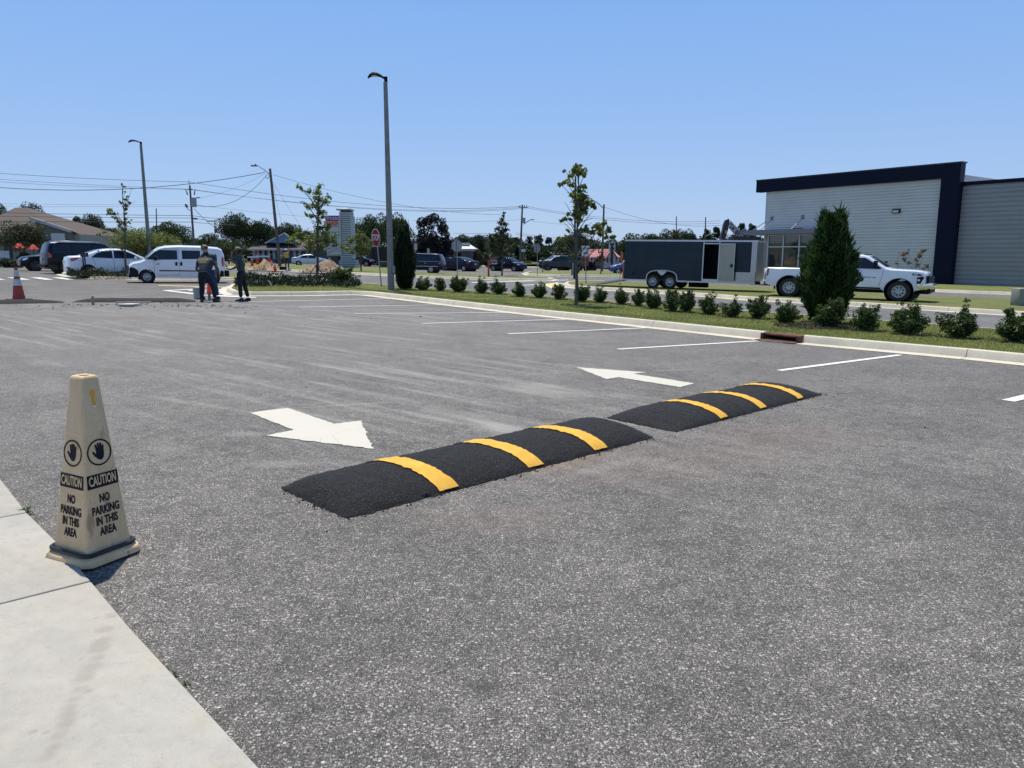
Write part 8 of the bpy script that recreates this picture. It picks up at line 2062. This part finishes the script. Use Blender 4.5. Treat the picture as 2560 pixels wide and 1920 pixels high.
def person(label, base, rz, P, pose):
    """P: joints in local metres, x right, y away, z up (before turning by rz)"""
    t = thing('person', label, 'person', base, rz); t.rotation_euler = (0, 0, rz)
    p = {k: Vector(v) for k, v in P.items()}
    sk = pose.get('skin', M_SKIN)
    # torso shirt with sleeves
    hips, chest, neck = p['hips'], p['chest'], p['neck']; ax = (neck - hips).normalized()
    wst = hips.lerp(chest, .5); sh = []
    torso = [(tuple(hips - ax * .02), (.172, .135)), (tuple(wst), (.158, .125)), (tuple(chest), (.178, .130)), (tuple(neck - ax * .03), (.085, .075))]
    ch = [torso]
    for s in 'LR':
        so, el = p['sh' + s], p['el' + s]; sl = so.lerp(el, .62)
        ch.append([torso[2], (tuple(so), (.082, .076)), (tuple(so.lerp(el, .35)), .066), (tuple(sl), .064)])
    shirt = skin('shirt', ch, pose.get('shirt', M_TEE), t)
    # body: arms, neck, hands as one continuous mesh
    body = [[(tuple(hips), .09), (tuple(wst), .10), (tuple(chest), .11), (tuple(neck - ax * .04), .055), (tuple(neck), .050), (tuple(p['head'] - (p['head'] - neck).normalized() * .05), .048)]]
    for s in 'LR':
        so, el, wr = p['sh' + s], p['el' + s], p['wr' + s]
        body.append([(tuple(chest), .11), (tuple(so), .055), (tuple(so.lerp(el, .5)), .050), (tuple(el), .041), (tuple(el.lerp(wr, .3)), .041), (tuple(wr - (wr - el).normalized() * .01), (.026, .020))])
        hd = hand(t, wr, p.get('hd' + s, wr - el), p.get('pn' + s, Vector((1 if s == 'L' else -1, 0, 0))), sk, curl=pose.get('curl', .55), side=1 if s == 'L' else -1)
        hd[0][0] = (tuple(wr - (wr - el).normalized() * .01), (.026, .020)); body += hd
    skin('body', body, sk, t)
    # trousers
    lg = [[(tuple(hips), (.165, .135)), (tuple(hips + ax * .06), (.150, .125))]]
    for s in 'LR':
        th, kn, an = p['th' + s], p['kn' + s], p['an' + s]
        lg.append([(tuple(hips), (.165, .135)), (tuple(th), (.105, .105)), (tuple(th.lerp(kn, .5)), .092), (tuple(kn), .070), (tuple(kn.lerp(an, .35)), .072), (tuple(an + Vector((0, 0, .03))), (.060, .060))])
    skin('trousers', lg, pose.get('pants', M_PANT), t)
    for s in 'LR': boot(t, p['an' + s], p['toe' + s], pose.get('boot', M_BOOT))
    h, M = head(t, p['head'], p['face'], sk, up=p['head'] - neck + Vector((0, 0, .1)))
    if pose.get('hair', True):
        mb = MB(); r = .100; rows = []
        zl = pose.get('hairlow', -.35)
        for q in np.linspace(zl, math.pi / 2, 8): rows.append([((r * 1.10 * math.cos(q) * math.cos(a)) * (1 if math.cos(a) < .3 else .86) - .008, r * .88 * math.cos(q) * math.sin(a), r * 1.26 * math.sin(q) + .004 + (.05 if math.cos(a) > .45 and q < .6 else 0)) for a in np.linspace(0, 2 * math.pi, 24, endpoint=False)])
        mb.grid(rows, closed=True); me = mb.mesh('hair', M_HAIR, True, 70, fix=False); me.transform(M); ob('hair', me, h)
    if pose.get('cap'): cap(h, M, .100, pose['cap'])
    return t, p, M
# 1. bending worker, back to the viewer
b = g(521, 755); b.y += .0
t, p, M = person('person bending forward, back turned, slate shirt with gold lettering and dark trousers', b, 0, dict(
    hips=(-.10, .02, .90), chest=(-.13, .25, 1.22), neck=(-.13, .36, 1.40), head=(-.17, .47, 1.50), face=(-.25, .85, -.55),
    shL=(-.33, .28, 1.30), elL=(-.46, .36, 1.03), wrL=(-.30, .47, .82), shR=(.07, .28, 1.30), elR=(.20, .40, 1.06), wrR=(.20, .52, .80),
    thL=(-.20, .02, .84), knL=(-.22, .08, .47), anL=(-.215, .02, .09), toeL=(-.3, 1, 0), thR=(.00, .02, .84), knR=(.14, .08, .47), anR=(.215, .02, .09), toeR=(.45, 1, 0),
    hdL=(.2, .4, -.6), hdR=(0, .2, -.8)), dict(skin=M_SKIN, hairlow=-.9))
bk = plane_m((-.12, .035, 1.22), (1, 0.0, .10), Vector((0, .56, .83))) 
def on_back(o_, u_, v_): return None
nrm = Vector((0, -.83, .56))
letter('CUSTOM', t, plane_m(Vector((-.13, .155, 1.30)) + nrm * .045, (1, 0, .06), (0, .5, .86)), .085, M_GOLD, bold=.004, sx=.95, name='shirt_lettering')
me = MB().box((0, 0, 0), (.24, .014, .003)).box((.01, -.03, 0), (.20, .012, .003)).mesh('shirt_lettering', M_GOLD); me.transform(plane_m(Vector((-.13, .118, 1.235)) + nrm * .05, (1, 0, .06), (0, .5, .86))); ob('shirt_lettering', me, t)
# 2. worker in olive cap facing the bending one
b = g(525, 749)
t, p, M = person('person in an olive cap and blue jeans standing beyond the bending worker, head bowed', b, 0, dict(
    hips=(.02, .02, .98), chest=(.02, .02, 1.34), neck=(-.0, .0, 1.54), head=(-.055, -.03, 1.68), face=(-.85, -.35, -.42),
    shL=(-.17, .02, 1.44), elL=(-.26, -.10, 1.18), wrL=(-.22, -.28, 1.02), shR=(.22, .04, 1.44), elR=(.28, .02, 1.14), wrR=(.30, -.12, .90),
    thL=(-.10, .02, .92), knL=(-.20, -.02, .50), anL=(-.25, .02, .09), toeL=(-1, -.4, 0), thR=(.13, .02, .92), knR=(.22, -.02, .50), anR=(.25, .02, .09), toeR=(-.8, -.6, 0)),
    dict(pants=M_JEAN, cap=M_CAP, shirt=mat('tee_grey', (.045, .055, .062), .85), skin=M_SKIN2, hairlow=-.25))
# 3. standing worker in profile holding a phone
b = g(607.5, 753)
t, p, M = person('person standing upright in a slate shirt, facing left and holding a phone', b, 0, dict(
    hips=(-.02, .0, .95), chest=(.0, .02, 1.30), neck=(-.02, .0, 1.50), head=(-.07, -.01, 1.63), face=(-.97, .10, -.22),
    shL=(-.09, -.19, 1.40), elL=(-.03, -.26, 1.12), wrL=(-.27, -.20, 1.03), shR=(-.02, .22, 1.40), elR=(-.14, .27, 1.16), wrR=(-.36, .16, 1.30),
    thL=(-.02, -.10, .90), knL=(-.03, -.11, .50), anL=(-.02, -.11, .09), toeL=(-1, -.2, 0), thR=(-.01, .10, .90), knR=(.05, .12, .50), anR=(.13, .12, .09), toeR=(-1, .15, 0),
    hdL=(-.5, .05, .05), hdR=(-.5, -.1, .25), pnL=(0, 0, 1), pnR=(0, 0, 1)), dict(hairlow=-.9, cap=M_CAP))
letter('CUSTOM', t, plane_m(Vector((.135, -.055, 1.34)), (.35, .94, 0), (.0, 0, 1)) @ Matrix.Translation((0, 0, .02)), .085, M_GOLD, bold=.004, sx=.7, name='shirt_lettering')
me = MB().box((0, 0, 0), (.19, .018, .003)).box((.0, -.035, 0), (.17, .014, .003)).mesh('shirt_lettering', M_GOLD); me.transform(plane_m(Vector((.15, -.05, 1.265)), (.35, .94, 0), (0, 0, 1)) @ Matrix.Translation((0, 0, .02))); ob('shirt_lettering', me, t)
ph = thing('phone', 'white phone held low by the standing worker', 'phone', t.location + Vector((-.37, -.19, 1.07))); MB().box((0, 0, 0), (.08, .05, .02)).build('case', mat('phone_white', (.6, .6, .6), .3), ph)
ph = thing('tablet', 'black handheld device held up by the standing worker', 'device', t.location + Vector((-.50, .14, 1.38))); me = MB().box((0, 0, 0), (.02, .13, .20)).mesh('case', M_TRIM); me.transform(Matrix.Rotation(.5, 4, 'Y')); ob('case', me, ph)
# 4. road worker in hi-vis vest, one arm raised
b = g(718, 673.5, TL)
HV = mat('vest_lime', (.34, .36, .09), .7); HO = mat('sleeve_orange', (.70, .13, .05), .7)
t, p, M = person('road worker in a lime vest and orange sleeves reaching up beside the leaning pole', b, 0, dict(
    hips=(0, 0, .98), chest=(.0, .0, 1.34), neck=(-.02, .02, 1.53), head=(-.06, .06, 1.66), face=(.2, .95, .2),
    shL=(-.19, .0, 1.43), elL=(-.30, .10, 1.17), wrL=(-.50, .20, 1.20), shR=(.17, .0, 1.45), elR=(.26, .05, 1.66), wrR=(.22, .08, 1.94),
    thL=(-.10, .0, .92), knL=(-.12, .03, .50), anL=(-.12, .0, .09), toeL=(-.2, 1, 0), thR=(.10, .0, .92), knR=(.13, .03, .50), anR=(.14, .0, .09), toeR=(.2, 1, 0)), dict(shirt=HO, pants=M_BOOT, skin=M_SKIN2))
V_ = MB(); rows = []
for z, wx, wy in ((1.02, .205, .165), (1.18, .20, .16), (1.32, .215, .165), (1.44, .17, .13), (1.50, .10, .09)): rows.append([(wx * math.cos(a), wy * math.sin(a), z) for a in np.linspace(0, 2 * math.pi, 20, endpoint=False)])
V_.grid(rows, closed=True).build('vest', HV, t, smooth=True, fix=False); me = MB(); rows = []
for q in np.linspace(0, math.pi / 2, 6): rows.append([(.125 * math.cos(q) * math.cos(a), .115 * math.cos(q) * math.sin(a), .115 * math.sin(q)) for a in np.linspace(0, 2 * math.pi, 16, endpoint=False)])
me.grid(rows, closed=True).build('hard_hat', mat('hat_white', (.6, .6, .58), .4), t, loc=(-.06, .06, 1.70), smooth=True, fix=False)
# tools and small things around them
b = g(495, 747); t = thing('bucket', 'pale plastic bucket standing left of the bending worker', 'bucket', b); MB().lathe([(.001, .01), (.125, .01), (.15, .36), (.158, .36), (.158, .38), (.14, .37), (.118, .03), (.001, .03)], 22).build('pail', mat('bucket_white', (.42, .43, .42), .5, var=.1), t, smooth=True, fix=False)
b = g(524, 750.5); t = thing('wooden_stake', 'short grey wooden post between the boots of the bending worker', 'stake', b); MB().box((0, 0, .10), (.07, .07, .22)).build('post', mat('post_grey', (.20, .22, .18), .8), t); MB().box((0, 0, .215), (.085, .085, .014)).build('post_top', M_WOOD, t)
b = g(700, 676, TL); t = thing('toolbox', 'black equipment box on the ground beside the road worker', 'toolbox', b)
k = mpp(b.y); me = MB().box((6 * k, .2, 5 * k), (14 * k, .5, 8 * k)).mesh('case', M_TRIM); ob('case', me, t); MB().box((6 * k, .2, 9.4 * k), (15 * k, .55, .6 * k)).build('lid', mat('lid_grey', (.3, .3, .3), .5), t)
